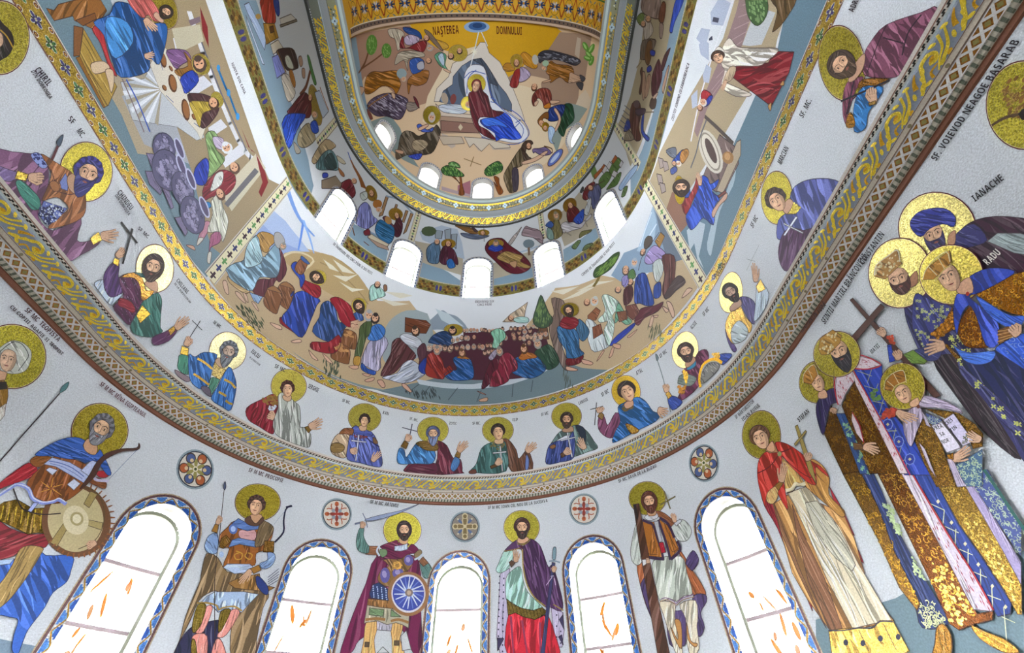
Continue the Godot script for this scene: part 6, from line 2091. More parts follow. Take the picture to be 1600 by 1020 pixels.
func busts_left():
	fig("painted_bust","dark-haired saint whose halo is cut off by the left edge, topmost of the half-length row","painted figure","half-length saints above the main cornice",W,-13.42,7.41,0.0080,0.7)
	halo([-3.9,-7.1,-6.5,-41,37,-35],0xb7ac4e)
	S("hair",0x2c241e,[-29,1.9,-18,8,-8,12,2.9,6.8,10,-2.5,16,-15,18,-26,17,-41],-22,12)
	S("head",0xc0a088,[-12,-14,-9,-4.1,-2.3,-6.5,3.9,-14,6.8,-31])
	L("head_band",0xb09038,2.3,2.3,[-12,-1.6,-4.1,1.4,9,-0.4])
	T("CHIRIL",40,9,11,13,0.38,0x2a1a26)
	T("DIN DOBROGEA",40,2.3,1.3,7.1,0.50,0x2a1a26)
	fig("painted_bust","blue-bearded saint with spear, ochre cape tied on the breast over a scaly cuirass","painted figure","half-length saints above the main cornice",W,-11.65,6.80,0.0080,0.9)
	L("spear",0x5a3034,3.7,3.7,[-41,28,-22,-10,5.2,-72,13,-92])
	S("spear_head",0x4c5866,[-45,28,-48,34,-51,48,-43,38,-39,28])
	halo([10,47,-19,-44,36,-34],0xc9bc58)
	S("robe",0x7f5878,[-66,-64,-58,-43,-47,-21,-41,-7.8,-21,-12,-5.1,-26,11,-49,26,-76,54,-72,62,-18,85,-49,97,-33,103,-7.2,111,-22,107,-60,100,-88,54,-102,-24,-96],-76,34)
	S("sleeve",0x7c6a94,[-52,-77,-42,-66,-28,-52,-18,-51,-27,-65,-29,-78,-42,-87],-88,8)
	S("green_cloth",0x4c8a7c,[-25,-69,-22,-60,-9,-57,7.6,-56,19,-66,15,-77,2.8,-77,-10,-76],15,8)
	S("collar_piece",0x8e9cd0,[-46,-22,-44,-10,-33,-7.7,-23,-12,-25,-21,-36,-24])
	K("collar_piece",0x2f366e,3,1.8,0,20,[-45,-21,-43,-11,-32,-8,-24,-14,-27,-21,-37,-23])
	S("cape",0x9a683e,[-41,-7.1,-26,3.9,-13,12,0.5,19,6.9,4.8,27,2.4,29,19,48,6.9,61,-12,60,-39,48,-76,42,-55,40,-26,21,-28,15,-40,12,-55,3.2,-39,-4.3,-25,-16,-11],-69,22)
	S("cape",0x9c6e46,[-2.9,-26,-2.5,-16,6.7,-14,12,-21,8,-29])
	L("cape",0x3a2030,1.2,1.2,[-18,-9,-2.5,-16])
	L("cape",0x3a2030,1.2,1.2,[14,-21,25,-6.8,30,17])
	P("cuirass",0x6a78b4,[13,-53,25,-42,39,-28,45,-58,43,-74,25,-74])
	K("cuirass",0x242a58,3,3.1,0,40,[16,-56,28,-44,39,-31,43,-56,42,-74,25,-73])
	K("cuirass",0xc9d2ec,3,1.3,0,50,[14,-54,25,-42,39,-28,45,-58,43,-74,25,-74])
	P("neckline",0x7884b8,[2.3,-10,-4.2,8,5.4,6.2,18,-8,11,-15])
	P("gold_cuff",0xb8a04c,[-29,-67,-36,-56,-26,-46,-20,-56],66,6)
	P("gold_cuff",0xcbb25a,[95,-28,95,-6.8,109,-10,106,-30],58,6)
	hand([-22,-49,5.6,-5,12,29],false,1)
	hand([103,-7.2,6.8,-4.7,15,33],true,1)
	S("neck",0xb8977c,[1.5,7.1,3.8,22,30,17,29,1,16,-3.6])
	face([13,43,15,14,-13,28],0.1,0x3c3a78,3,0x3c3a74,2)
	T("MC.",-48,73,4.2,12,0.40,0x2a1a26)
	T("SF",-66,71,19,11,0.59,0x2a1a26)
	T("CHINDEU",61,74,4.9,12,0.51,0x2a1a2a)
	T("DIN DOBROGEA",63,66,0.9,6.9,0.55,0x2a1a2a)
	fig("painted_bust","long-haired saint in plum tunic and green cloak raising a thin dark cross","painted figure","half-length saints above the main cornice",W,-9.53,6.67,0.0080,1.1)
	S("pale_lining",0xc0cede,[-56,-61,-49,-42,-33,-54,-9,-30,-6.2,-53,-9,-64,-37,-64],-74,8)
	halo([2.4,65,-27,-38,35,-33],0xd6cf9e)
	S("sleeve",0x54306a,[-62,-5.7,-52,2,-36,-16,-31,-6.4,-6.8,0.7,-7.9,-22,-15,-49,-27,-55,-47,-46,-58,-31],-64,14)
	S("tunic",0x5c2850,[-33,-16,-24,13,-1.4,24,24,12,34,-4.7,37,-34,45,-60,20,-64,-3.5,-61,-2.3,-33],-10,20)
	K("tunic",0x9a86a4,3,0.8,0,60,[-31,-15,-22,12,0.1,23,33,-3.3,42,-57,-0.8,-58])
	S("tunic",0x8a2234,[-5,-40,13,-27,31,-30,32,-40,18,-44,1.8,-52],31,6)
	S("cloak",0x3a6a6c,[-22,18,-5.8,35,4.3,35,-11,20,-22,12],36,4)
	S("cloak",0x3c7068,[30,-0.4,38,28,45,34,59,28,74,7.5,92,-16,101,-19,94,-43,66,-65,47,-63,39,-38],-31,26)
	S("gold_collar",0xa8803c,[-32,-11,-24,14,-1.4,24,19,14,33,30,33,3.1,25,-5.7,7.2,9,-14,10],15,8)
	K("gold_collar",0xd9bc5a,3,1.3,0,24,[-8,18,0.1,23,20,13,32,24,30,2.8,23,-2.9])
	P("gold_cuff",0xd0b050,[-61,-7.7,-66,1.1,-58,7.1,-51,-3.1],55,4)
	P("gold_panel",0xc9ac4a,[40,-37,35,-13,59,-12,56,-42],48,8)
	S("sleeve",0x5a2c58,[93,-44,105,-17,115,11,124,7.7,123,-26,106,-54],-108,8)
	P("gold_cuff",0xb08c40,[109,-7.5,112,7.8,120,4.3,119,-13],46,4)
	hand([-65,6.6,6.2,1.7,-4,33],false,1)
	hand([118,7.8,7.7,-1.1,9,43],true,-1)
	P("cross",0x3a3a3c,[-87,70,-84,72,-48,9,-50,7.2])
	P("cross",0x3a3a3c,[-107,56,-107,60,-60,63,-61,60])
	S("neck",0xc0a088,[9,31,23,47,38,35,27,25,9,21])
	face([-2.3,60,17,15,-13,24],-0.25,0x4a3c36,2,0x4a3830,1)
	T("CHILIANI",52,88,0.2,10,0.55,0x2a1a2a)
	T("DE LA DUROSTORUM",53,79,-1.2,5.3,0.73,0x2a1a2a)
	T("SF MC",-79,81,16,8,0.84,0x2a1a2a)
	fig("painted_bust","grey-bearded saint in a blue cloak with gold stripes over green, holding a small cross","painted figure","half-length saints above the main cornice",W,-7.24,6.68,0.0080,1.3)
	L("cross",0x33343a,1.7,1.7,[-78,66,-73,-3.2])
	L("cross",0x33343a,1.7,1.7,[-93,51,-62,51])
	halo([15,54,-36,-31,24,-41],0xd8d0a4)
	S("sleeve",0x4f8a76,[-69,-33,-54,-22,-35,-46,-28,-52,-39,-61,-56,-59,-65,-44],-61,8)
	S("cloth",0x8a7a80,[-59,-66,-40,-62,-20,-60,-24,-71,-46,-73])
	S("cloak",0x4276b4,[-54,-19,-40,-13,-30,10,-2.1,27,4,-2.8,18,-45,14,-60,5.2,-68,-22,-62],-42,20)
	S("cloak",0x4276b4,[36,20,62,5,78,-20,90,-70,71,-74,40,-72,38,-42],-71,18)
	S("tunic",0x568a76,[15,-30,31,-21,34,-16,36,-61,26,-60],-79,8)
	L("gold_stripe",0xc7a854,5.7,5.7,[-33,-12,-15,-9,5.8,-10])
	L("gold_stripe",0xc7a854,5.5,5.5,[-21,-47,-2.4,-46,19,-47])
	L("gold_stripe",0xc7a854,5.9,5.9,[43,-14,60,-12,74,-17])
	L("gold_stripe",0xc7a854,5.7,5.7,[47,-48,57,-47,65,-47])
	L("gold_stripe",0xc7a854,5.7,5.7,[70,-57,79,-58,86,-56])
	P("gold_collar",0xcdb97c,[2.8,9,17,4.5,34,9,34,-21,13,-23])
	K("gold_collar",0x6a5a34,0,2.4,1,30,[4.1,6.6,34,9,33,-19,14,-22])
	P("gold_cuff",0xd2b455,[-70,-30,-77,-13,-62,-8,-54,-22],42,4)
	S("cuff",0x6a6470,[8,-64,13,-55,26,-54,37,-68,24,-69])
	hand([-70,-6.8,6.7,2.7,-8,32],false,1)
	S("neck",0xa8907c,[1.6,11,7.5,25,26,9,14,5])
	face([17,51,18,7.5,-5.7,27],0.0,0x6c7078,3,0x74787e,2,0xb8a394)
	T("SF MC",-52,86,3.9,8,0.65,0x2a1a2a)
	T("IULIU",63,90,-5.2,12,0.55,0x2a1a2a)
	T("DE LA DUROSTORUM",67,74,-4.5,5.4,0.42,0x2a1a2a)
	fig("painted_bust","curly-haired beardless saint in red sleeves and a grey-white mantle, open hand to the right","painted figure","half-length saints above the main cornice",W,-5.29,6.61,0.0080,1.4)
	halo([-5.1,73,-41,-25,18,-45],0xc2b658)
	S("red_tunic",0x8a2034,[-75,-39,-52,0.9,-30,30,-5.6,5,-0.9,-23,6,-57,5.5,-71,-29,-67,-60,-63],-85,18)
	S("red_tunic",0x82203a,[63,-67,66,-40,73,-20,87,-31,90,-48,81,-63],-98,6)
	K("collar",0x8a6a34,3,4,0,46,[-54,-3.8,-36,27,-12,29,-5.6,5,-29,-4.6])
	K("jewel",0xb8c2d0,3,2.9,0,14,[-35,-7.8,-15,3.4,-10,-17,-27,-18])
	S("mantle",0xaeb2ac,[-20,32,-9,47,24,37,41,30,56,-2.3,62,-23,73,-21,94,-32,102,-66,78,-71,51,-72,14,-67,-4.2,-40,-7.1,0.2],-65,30)
	P("gold_cuff",0x9a7c40,[73,-20,83,-10,93,-17,87,-31])
	hand([-5.9,-28,-0.7,10,-23,-2.6],false,1)
	hand([85,-15,7.5,-6.9,25,34],true,1)
	S("neck",0xc7a58a,[-9,39,9,49,14,36,6.5,28,-4.8,29])
	face([-5,61,14,8,-8,21],0.0,0x4a2e26,3,0x3a2a22,0)
	T("SERGHIE",42,94,-0.7,14,0.38,0x2a1a2a)
	T("SF MC",-60,99,7.9,12,0.61,0x2a1a2a)
	fig("painted_bust","curly dark-haired beardless saint in violet-blue mantle holding a white cross and a round bundle","painted figure","half-length saints above the main cornice",W,-3.08,6.66,0.0080,1.6)
	halo([-2.2,64,-44,-14,10,-45],0xb0a550)
	S("bundle",0xc0aa90,[-69,-44,-60,-10,-26,1.3,-20,-32,-22,-68,-42,-74,-63,-66],-46,12)
	S("bundle",0x8a7240,[-68,-47,-55,-35,-35,-39,-34,-54,-50,-65,-64,-63],18,6)
	S("mantle",0x5f6cae,[-29,0.5,-26,24,11,26,36,16,53,-12,68,-40,75,-72,51,-77,18,-75,-18,-73,-26,-33],-59,30)
	S("mantle",0x5462a8,[-27,17,-19,31,3.6,20,26,24,31,12,10,5.8,-16,4.7],-6,10)
	S("shoulder",0x8a5a34,[-57,-9,-49,11,-25,18,-23,-0.8,-42,-3.9],-15,6)
	S("shoulder",0x80603c,[35,9,48,-0.1,50,-9,39,-9])
	L("mantle_band",0x252a5c,3.5,3.5,[6.4,8,29,-4.9,57,-17])
	K("jewel",0x7c3c3a,3,2.6,0,20,[-21,3,19,5.1,18,-4.8,-16,-5.1])
	P("cross",0xd2d8e4,[-7.4,4,-3.7,5.1,6.8,-72,3.2,-73])
	P("cross",0xd2d8e4,[-21,-16,19,-10,19,-13,-20,-20])
	hand([-16,-49,3.1,-7.6,24,12],false,1)
	hand([47,-63,6.2,-4.2,18,32],true,-1)
	S("neck",0xc6a488,[-11,32,7.7,40,10,24,-4.8,19])
	face([-0.5,53,13,2.6,-2.8,20],-0.1,0x33221e,3,0x3a2a22,0)
	T("SF MC.",-77,91,0,10,0.54,0x2a1a2a)
	T("XAN",44,91,-2.9,11,0.54,0x2a1a2a)
	fig("painted_bust","blue-grey bearded saint with raised cross, sky-blue tunic and wine-red mantle","painted figure","half-length saints above the main cornice",W,-1.09,6.84,0.0080,1.7)
	L("cross",0x4a4858,2.9,2.9,[-62,59,-63,19])
	L("cross",0x4a4858,2.9,2.9,[-89,41,-41,35])
	halo([2.2,46,-45,-4.7,5,-45],0xb0a750)
	S("mantle",0x6c1e38,[-48,-67,-23,-48,22,-63,21,2,23,11,48,-3,69,-42,92,-48,99,-85,92,-91,-54,-101],-71,26)
	S("mantle",0x5c1a34,[-56,-92,-42,-72,-12,-66,22,-63,25,-93,-54,-101],-5,8)
	S("tunic",0x4682ba,[-86,-28,-71,-32,-62,-53,-43,-8,-30,-16,15,-25,13,-63,-31,-68,-61,-74,-81,-74,-88,-57],-54,26)
	S("sleeve",0x4f7cb0,[65,-73,74,-41,89,-48,88,-67,75,-85],-105,6)
	S("gold_collar",0x80683a,[-42,-4.8,-21,6.2,18,1.7,23,-21,-9,-24,-30,-13],-5,8)
	P("gold_cuff",0x84683c,[-83,-21,-76,-1.8,-63,-8,-67,-27])
	P("gold_cuff",0x84683c,[74,-38,80,-22,91,-28,89,-44])
	hand([-68,-2.2,8,-0.9,2,34],false,1)
	hand([83,-22,7,-7.5,27,32],true,-1)
	S("neck",0xc0a088,[-10,9,-1.3,14,12,-2.1,-2.7,-0.1])
	face([4.1,31,18,1.5,-2.6,26],0.15,0x5c6690,1,0x7684aa,2)
	T("SF. MC.",-73,72,-7.6,9,0.59,0x2a1a2a)
	T("ZOTIC",49,69,0,10,0.53,0x2a1a2a)

func busts_right():
	fig("painted_bust","short-haired beardless saint in sea-green tunic with a white cross, brown mantle, open palm","painted figure","half-length saints above the main cornice",W,0.90,6.42,0.0080,1.7)
	halo([1.3,88,-47,5,0,-46],0xb0a750)
	S("mantle",0x6a4630,[15,52,34,50,56,13,63,-16,90,7.8,101,-56,40,-51,26,5.3],-78,18)
	S("lining",0x6c80b4,[85,-7.4,92,-24,88,-51,80,-49])
	S("tunic",0x3f6a68,[-48,28,-19,47,15,48,27,30,25,-49,-64,-47,-78,-42,-61,-20],-80,26)
	S("tunic",0x6c3a2c,[-80,-42,-64,-37,-60,-49,-78,-50])
	K("collar",0x6f6a44,3,3.2,0,40,[-22,43,-3.6,50,19,43,25,22,4,20,-18,30])
	P("cross",0xd4d6dc,[6.3,32,10,32,16,-48,13,-48])
	P("cross",0xd4d6dc,[-13,13,26,13,26,9,-13,9])
	P("gold_cuff",0x6a5236,[-21,-30,-3.3,-23,0.4,-32,-18,-38])
	hand([-3.3,-27,6.5,-5.5,18,26],false,1)
	hand([86,2.5,5.9,-9,31,21],true,-1)
	S("neck",0xc6a88c,[-7.4,55,15,57,17,41,0.3,39,-9,46])
	face([2.1,80,19,-0.2,-1.9,27],0.2,0x33241e,1,0x3a2a22,0)
	T("SF MC.",-78,111,1.2,11,0.50,0x2a1a2a)
	T("FILIP",47,112,-3.4,11,0.44,0x2a1a2a)
	fig("painted_bust","dark-bearded saint in grey-green mantle over blue holding a white cross on his breast","painted figure","half-length saints above the main cornice",W,3.17,6.57,0.0080,1.7)
	halo([-10,74,-45,15,-5.7,-45],0xb8ac4e)
	S("mantle",0x6c8480,[-61,5,-37,28,1.4,36,25,28,46,0.6,59,-33,66,-57,36,-58,3.1,-60,-7.9,-54,4.6,-7.7,-14,11,-46,4.2,-68,-6.2],-75,32)
	S("lining",0x222c3c,[14,34,34,21,40,-0.4,32,-29,21,-0.3])
	S("tunic",0x3c4a86,[-71,-5.5,-46,1,-16,-1.3,4.8,15,-4.4,-61,-45,-65,-85,-62,-83,-32],-106,24)
	S("patch",0x8a6038,[-72,-12,-59,-6.9,-53,-15,-64,-20])
	P("cross",0xcdd4dc,[-16,22,-12,21,-8,-60,-12,-60])
	P("cross",0xcdd4dc,[-37,1.7,10,-1.5,10,-4.9,-37,-2.3])
	P("gold_cuff",0x7a5a40,[-43,-41,-31,-37,-30,-51,-40,-54])
	hand([-30,-45,6.1,-7.5,22,19],false,1)
	hand([29,-47,8,1.1,-10,40],true,-1)
	S("neck",0xa88870,[-25,35,1.4,36,5.2,18,-16,20,-28,27])
	face([-11,60,17,-5.7,3.1,24],0.0,0x3a2a22,1,0x4a3a30,1,0xc0987c)
	T("SF MC",-88,97,0.5,11,0.52,0x2a1a2a)
	T("CAMASIE",34,97,6,11,0.44,0x2a1a2a)
	fig("painted_bust","young beardless saint in a bright blue cloak, small cross in the raised hand, bowed head","painted figure","half-length saints above the main cornice",W,5.08,6.67,0.0080,1.6)
	halo([-6.5,63,-42,17,-5,-51],0xd0b040)
	L("cross",0x3c3a3a,2.8,2.8,[-102,72,-121,3.3])
	L("cross",0x3c3a3a,2.8,2.8,[-125,58,-85,51])
	S("sleeve",0x7e4a68,[-105,22,-88,18,-83,-13,-53,14,-39,-9,-54,-41,-77,-54,-97,-42,-112,-12],-124,10)
	S("cloak",0x2c6aa4,[-42,26,-20,31,20,27,41,0.7,53,-38,70,-55,51,-67,-2.8,-65,-38,-67,-80,-68,-66,-40,-45,-18],-60,32)
	S("gold_border",0xa8803c,[-33,-35,-22,-37,0.5,-67,-22,-67],-76,8)
	K("gold_border",0xd6b050,3,2.5,0,16,[-32,-38,-23,-38,-2.8,-65,-22,-65])
	P("gold_cuff",0x9a8050,[-107,26,-96,39,-87,22,-96,9])
	hand([67,-42,-5.7,-7.8,24,-22],true,1)
	hand([-97,35,10,-1.8,-0.9,26],false,1)
	K("collar",0x6a5a34,3,3.4,0,26,[-26,26,-18,9,2.7,10,4.2,1.2,-23,3.6,-32,16])
	S("neck",0xc29c82,[-21,27,3.6,28,4.4,9,-18,9])
	face([-2.9,58,24,-3.3,-3.6,34],0.3,0x33241e,1,0x3a2a22,0)
	T("SF MC",-81,82,8,14,0.44,0x2a1a2a)
	T("ATAL",39,89,-0.2,14,0.42,0x2a1a2a)
	fig("painted_bust","brown-bearded saint in a plum mantle with lance and gold-rimmed grey shield","painted figure","half-length saints above the main cornice",W,6.93,6.72,0.0080,1.6)
	L("spear",0x7c8a8c,2.7,2.7,[-72,95,-75,21,-87,-71])
	S("spear_head",0x74858a,[-70,109,-66,91,-73,86,-74,93])
	halo([15,52,-32,33,-26,-39],0xd8cc90)
	S("mantle",0x6c2a50,[-18,5.4,21,6.3,48,16,70,2.4,64,-21,37,-19,10,-59,-51,-62,-55,-49,-21,-31,-4.6,-18],-84,28)
	S("blue_sleeve",0x36509a,[93,-34,118,-52,122,-63,91,-62,86,-46],-56,8)
	S("blue_sleeve",0x36509a,[-83,-37,-66,-36,-47,-67,-80,-70],-64,8)
	S("tunic",0x78847e,[-40,-13,-28,-0.3,-7.6,-9,13,-38,-10,-45,-36,-20],-44,8)
	S("collar",0x3c86a8,[-2.1,2.5,22,9,31,4.5,24,-9,4.5,-6])
	K("gold_trim",0xd0aa40,3,2.9,0,50,[-11,6.2,-5,-11,-18,-33,-20,-13])
	K("gold_trim",0xb08038,3,3.4,0,40,[-42,-22,-23,-35,-33,-50,-46,-43])
	K("gold_trim",0xcca448,3,2.7,0,30,[79,-15,96,-30,91,-44,77,-31])
	L("gold_rim",0xd4a932,7,7,[13,-65,20,-43,42,-23,68,-27,83,-39,91,-56])
	S("shield",0x8a8a88,[19,-60,35,-36,59,-31,79,-46,81,-60,54,-64],-77,14)
	P("gold_cuff",0xc2a050,[-83,-19,-72,-17,-68,-35,-80,-37])
	hand([-77,-17,7.6,-2.5,1.3,34],false,1)
	S("neck",0xb08c74,[2,19,27,18,30,2.2,1.6,2.8])
	face([15,43,21,-11,3.3,26],0.25,0x44302c,1,0x44302e,1)
	T("SF MC",-61,85,1.7,12,0.52,0x2a1a2a)
	T("GLISIE",58,82,3.6,12,0.39,0x2a1a2a)
	fig("painted_bust","dark-haired saint with violet scarf over gold brocade, hand raised holding up a faint cross","painted figure","half-length saints above the main cornice",W,8.88,6.88,0.0080,1.5)
	halo([9,37,-24,34,-34,-28],0xd8cc84)
	S("mantle",0x5a4a80,[-54,-15,-55,-45,-54,-77,-65,-74,-64,-44],-100,4)
	K("robe",0x3c2c50,3,1.3,0,8,[-54,-15,-55,-45,-54,-77,-65,-74])
	S("gold_robe",0xb89850,[-49,-8,-20,2.1,10,-7.7,7.8,-42,11,-68,-1.7,-77,-16,-70,-50,-65,-58,-43],-102,10)
	K("gold_robe",0xdcc06c,0,4,1.7,40,[-47,-10,-18,-1.1,8,-10,3,-59,-49,-63,-57,-40])
	S("sleeve",0xb4c0c4,[-39,-30,-11,-33,-3.7,-67,-22,-78,-50,-65,-53,-48],-59,8)
	S("scarf",0x5c5684,[19,2.6,38,-14,47,-40,38,-56,16,-74,11,-45],-111,12)
	S("white_sleeve",0xb8c6d2,[72,-27,89,-28,88,-66,55,-76,20,-70,43,-50],-144,8)
	P("gold_cuff",0xc2a458,[73,-24,92,-26,88,-51,69,-39])
	hand([80,-17,6,-6.7,23,32],true,1)
	S("neck",0xa88e7c,[-12,13,19,2.6,15,-14,-16,1.1])
	face([10,35,19,-10,-1.1,28],0.3,0x2e2622,1,0x302826,1,0xb09484)
	L("cross",0x8c9494,1,1,[139,24,78,25])
	L("cross",0x8c9494,1,1,[95,41,108,13])
	T("POLIEUCT",-4,104,-2.3,16,0.47,0x3a2a32)
	T("SF MC",-89,64,-1,12,0.47,0x3a2a32)
	fig("painted_bust","curly-haired beardless saint in blue-violet mantle with a white cross, sharply tilted","painted figure","half-length saints above the main cornice",W,11.38,6.91,0.0080,1.2)
	halo([-19,38,-20,41,-35,-33],0xc4b856)
	S("mantle",0x5f68a6,[-72,-16,-46,3,-20,-9,6.3,6.1,26,-1.3,47,-29,65,-73,58,-96,-4.5,-104,-48,-87,-62,-40],-113,34)
	S("robe",0x522c54,[-61,-25,-39,-36,-26,-67,-11,-92,-91,-85,-104,-66,-90,-38],-152,20)
	P("gold_collar",0xb8a850,[-26,-11,-2.8,-9,-1.2,-35,-15,-31])
	K("gold_collar",0xd8c870,3,1.6,0,20,[-24,-11,-3.6,-10,-1.2,-35,-14,-30])
	P("cross",0xd4dae4,[-18,-34,-17,-39,-57,-33,-59,-28])
	P("cross",0xd4dae4,[-42,-14,-29,-69,-31,-69,-44,-15])
	S("neck",0xbe9c86,[-24,9,-4.8,4.6,-3.7,-12,-26,-11])
	face([-22,33,17,-13,4.4,29],-0.15,0x40332e,3,0x3a2a22,0)
	T("SF MC",-97,61,-1,14,0.42,0x2e2028)
	T("MARCIAN",32,64,1.1,15,0.29,0x2e2028)
	fig("painted_bust","long-haired bearded saint in a rose-plum mantle over blue, dark cross, turned almost sideways","painted figure","half-length saints above the main cornice",W,13.42,6.67,0.0080,0.8)
	halo([-5.3,62,-13,45,-38,-49],0xb8ad4a)
	S("mantle",0x7e4a62,[-8,0.7,11,21,29,21,49,9,68,-38,75,-57,48,-73,11,-60,0,-49],-110,40)
	L("mantle_fold",0x2e1826,1.6,1.6,[48,8,30,6.4,-4.7,-1.5])
	L("mantle_fold",0x2e1826,1.4,1.4,[36,2.1,36,-17,36,-37])
	L("mantle_fold",0x2e1826,2.2,2.2,[66,-40,47,-35,25,-45])
	S("tunic",0x7a4258,[-40,22,-24,27,-15,15,-11,0.6,-28,2.5,-56,-5.7,-70,-16,-62,1.5],-126,14)
	S("blue_robe",0x2f7ab4,[-50,-13,-29,-4.7,-17,-16,-13,-44,-31,-45,-45,-42,-62,-52,-72,-36],-104,18)
	S("gold_armour",0xa87a34,[-24,0.2,-13,-0.6,-2.1,-46,-12,-38,-17,-16],-89,6)
	S("gold_armour",0xb08236,[-62,-8,-54,-10,-59,-24,-67,-31,-72,-17],-73,4)
	P("gold_collar",0x8a6838,[-17,12,-3.6,7.9,7.5,14,10,22,-9,17],-111,6)
	L("cross",0x22222c,2.6,2.6,[-19,15,-58,-4.5])
	L("cross",0x22222c,2.9,2.9,[-47,20,-26,-13,-3.4,-47])
	S("neck",0xbd9a82,[-21,27,1.2,30,14,21,-1,10,-18,15])
	hand([-32,-41,2.7,-7.3,20,24],false,-1)
	P("gold_cuff",0xa88a48,[-35,-33,-29,-43,-32,-48,-37,-38])
	face([-7.2,56,15,-3,2.6,31],0.05,0x54453a,2,0x54402f,1)
	T("SF. MC.",-92,87,-3.4,14,0.41)
	T("ADRIAN",54,84,0.5,13,0.35)

func loaves_scene():
	fig("painted_landscape","long sandy hill landscape behind the bread-sharing crowd, between the two cross strips","painted background","",W,0.15,10.32,0.0030,0)
	B("sand",0xb5a284,[-859,-198,-854,-59,-857,68,-708,174,-599,260,-488,260,-392,186,-278,255,-107,58,104,53,207,161,320,295,418,241,515,208,644,30,769,18,843,-18,835,-195,693,-198,564,-207,449,-201,337,-199,122,-201,-85,-203,-289,-195,-489,-202,-692,-207,-780,-204])
	B("sky_patch",0xa3b3d2,[-870,64,-861,167,-793,197,-718,197,-670,188,-726,123,-770,73,-832,33])
	B("sky_patch",0x8fa3cc,[-848,47,-856,89,-765,116,-706,158,-674,164,-744,76,-805,35])
	B("rock_shade",0x6e7f86,[-309,-197,-216,-142,-96,-78,125,-88,286,-67,368,-148,449,-201,337,-201,122,-201,-85,-203,-208,-197])
	B("rock_shade",0x7f8d92,[-489,-202,-370,-196,-251,-183,-367,-207,-445,-213,-551,-200,-584,-194])
	S("tent_shape",0xaa9670,[-742,72,-699,156,-599,260,-488,260,-413,171,-496,105,-589,85,-661,73])
	L("tent_line",0xc9bda0,7.4,7.4,[-741,60,-723,118,-687,161,-648,168,-666,84])
	L("tent_line",0x97845f,5.5,5.5,[-627,186,-555,212,-467,183,-420,147])
	P("mountain",0x8499ae,[551,170,628,214,695,162,764,215,817,234,814,168,792,108,779,37,754,-42,655,58,578,104])
	P("mountain",0x9fb4c8,[677,160,754,211,808,233,794,163,753,114,696,122])
	P("mountain",0x6a7684,[815,229,823,112,832,-11,812,-76,761,-27,774,62])
	L("mountain_light",0xc9d6e2,6,6,[792,220,738,195,695,162])
	L("mountain_light",0xc9d6e2,5.8,5.8,[788,152,741,151,696,122])
	S("rock",0x8794a0,[-222,131,-187,178,-149,245,-122,232,-84,219,-43,160,-65,130,-138,137,-185,125])
	P("rock",0xb0bcc4,[-175,250,-122,232,-55,166,-105,168,-144,190])
	P("rock",0x8f9aa0,[-328,118,-295,178,-246,216,-201,211,-176,146,-153,50,-242,24,-300,33])
	S("boulder",0x94a0a4,[-319,-67,-338,46,-325,127,-281,196,-221,211,-187,178,-178,28,-231,-48,-280,-79])
	P("rock_edge",0xc8c4b4,[-623,210,-584,218,-555,212,-589,193])
	P("rock_edge",0xc8c4b4,[-594,246,-541,254,-500,256,-545,223])
	P("rock_edge",0xc8c4b4,[-570,177,-518,223,-490,266,-521,189])
	P("rock_edge",0xc8c4b4,[-541,170,-492,179,-448,210,-487,162])
	P("rock_edge",0xc8c4b4,[-408,204,-347,215,-275,237,-331,195])
	P("rock_edge",0xc8c4b4,[-380,251,-308,286,-270,290,-315,250])
	P("rock_edge",0xc8c4b4,[297,289,377,254,417,234,347,236])
	P("rock_edge",0xc8c4b4,[400,216,484,201,557,134,480,182])
	P("rock_edge",0xc8c4b4,[330,209,427,206,479,176,409,183])
	P("pale_bank",0xb6c0c8,[-199,-116,-114,-117,-6.4,-117,103,-98,238,-91,302,-30,322,38,307,79,332,33,308,-77,236,-110,124,-130,-5.5,-138,-112,-138,-186,-135])
	L("crack",0x4f5c62,2.8,2.8,[-212,-172,-186,-135])
	L("crack",0x4f5c62,2.8,2.8,[-170,-179,-150,-136])
	L("crack",0x4f5c62,2.8,2.8,[-86,-186,-59,-134])
	L("crack",0x4f5c62,2.8,2.8,[7.2,-191,20,-145])
	L("crack",0x4f5c62,2.9,2.9,[123,-183,128,-131])
	L("crack",0x4f5c62,2.9,2.9,[187,-176,196,-131])
	L("blue_cloth",0x7fa0d8,25,8,[-856,308,-785,275,-740,266,-690,268])
	L("blue_cloth",0x6c92d6,11,5.3,[-746,278,-724,209,-709,153])
	L("blue_cloth",0x8fb0e0,14,5.4,[-746,278,-697,241,-661,200])
	T("DE ÎNGHESUIRE NOI CINCI PÂINI SI DOI PESTI",-617,311,-2.5,16,0.33,0x4a4048)
	T("BINECUVÂNTAREA CELOR",-19,310,-1.8,14,0.31,0x5a5058)
	T("CINCI PÂINI",-8,290,-0.4,14,0.47,0x5a5058)
	T("CERERE DE ÎNGHESUIRE SI DOI PESTI",439,275,9,17,0.39,0x4a4048)
	fig("painted_shrub","dark leafy shrub beside the flower border under the stooping blue-robed figure","painted plant","shrubs along the flower border",W,-7.02,8.40,0.0080,1.6)
	K("leaves",0x4a553c,1,9,4.5,46,[-52,-0.4,-29,25,29,28,40,-11,-5.2,-18],-25)
	L("stem",0x3a3c2c,2.4,2.4,[-50,2.5,-2.7,-3,29,-2.1])
	fig("painted_shrub","grey-green shrub beside the border near the two loaf baskets","painted plant","shrubs along the flower border",W,-4.50,8.50,0.0080,1.8)
	K("leaves",0x515c4a,1,10,4.6,40,[-35,12,20,37,39,-16,3.3,-30],-81)
	fig("painted_shrub","thin brush of dark grass on the grey rock near the flower border","painted plant","shrubs along the flower border",W,-1.66,8.59,0.0080,1.9)
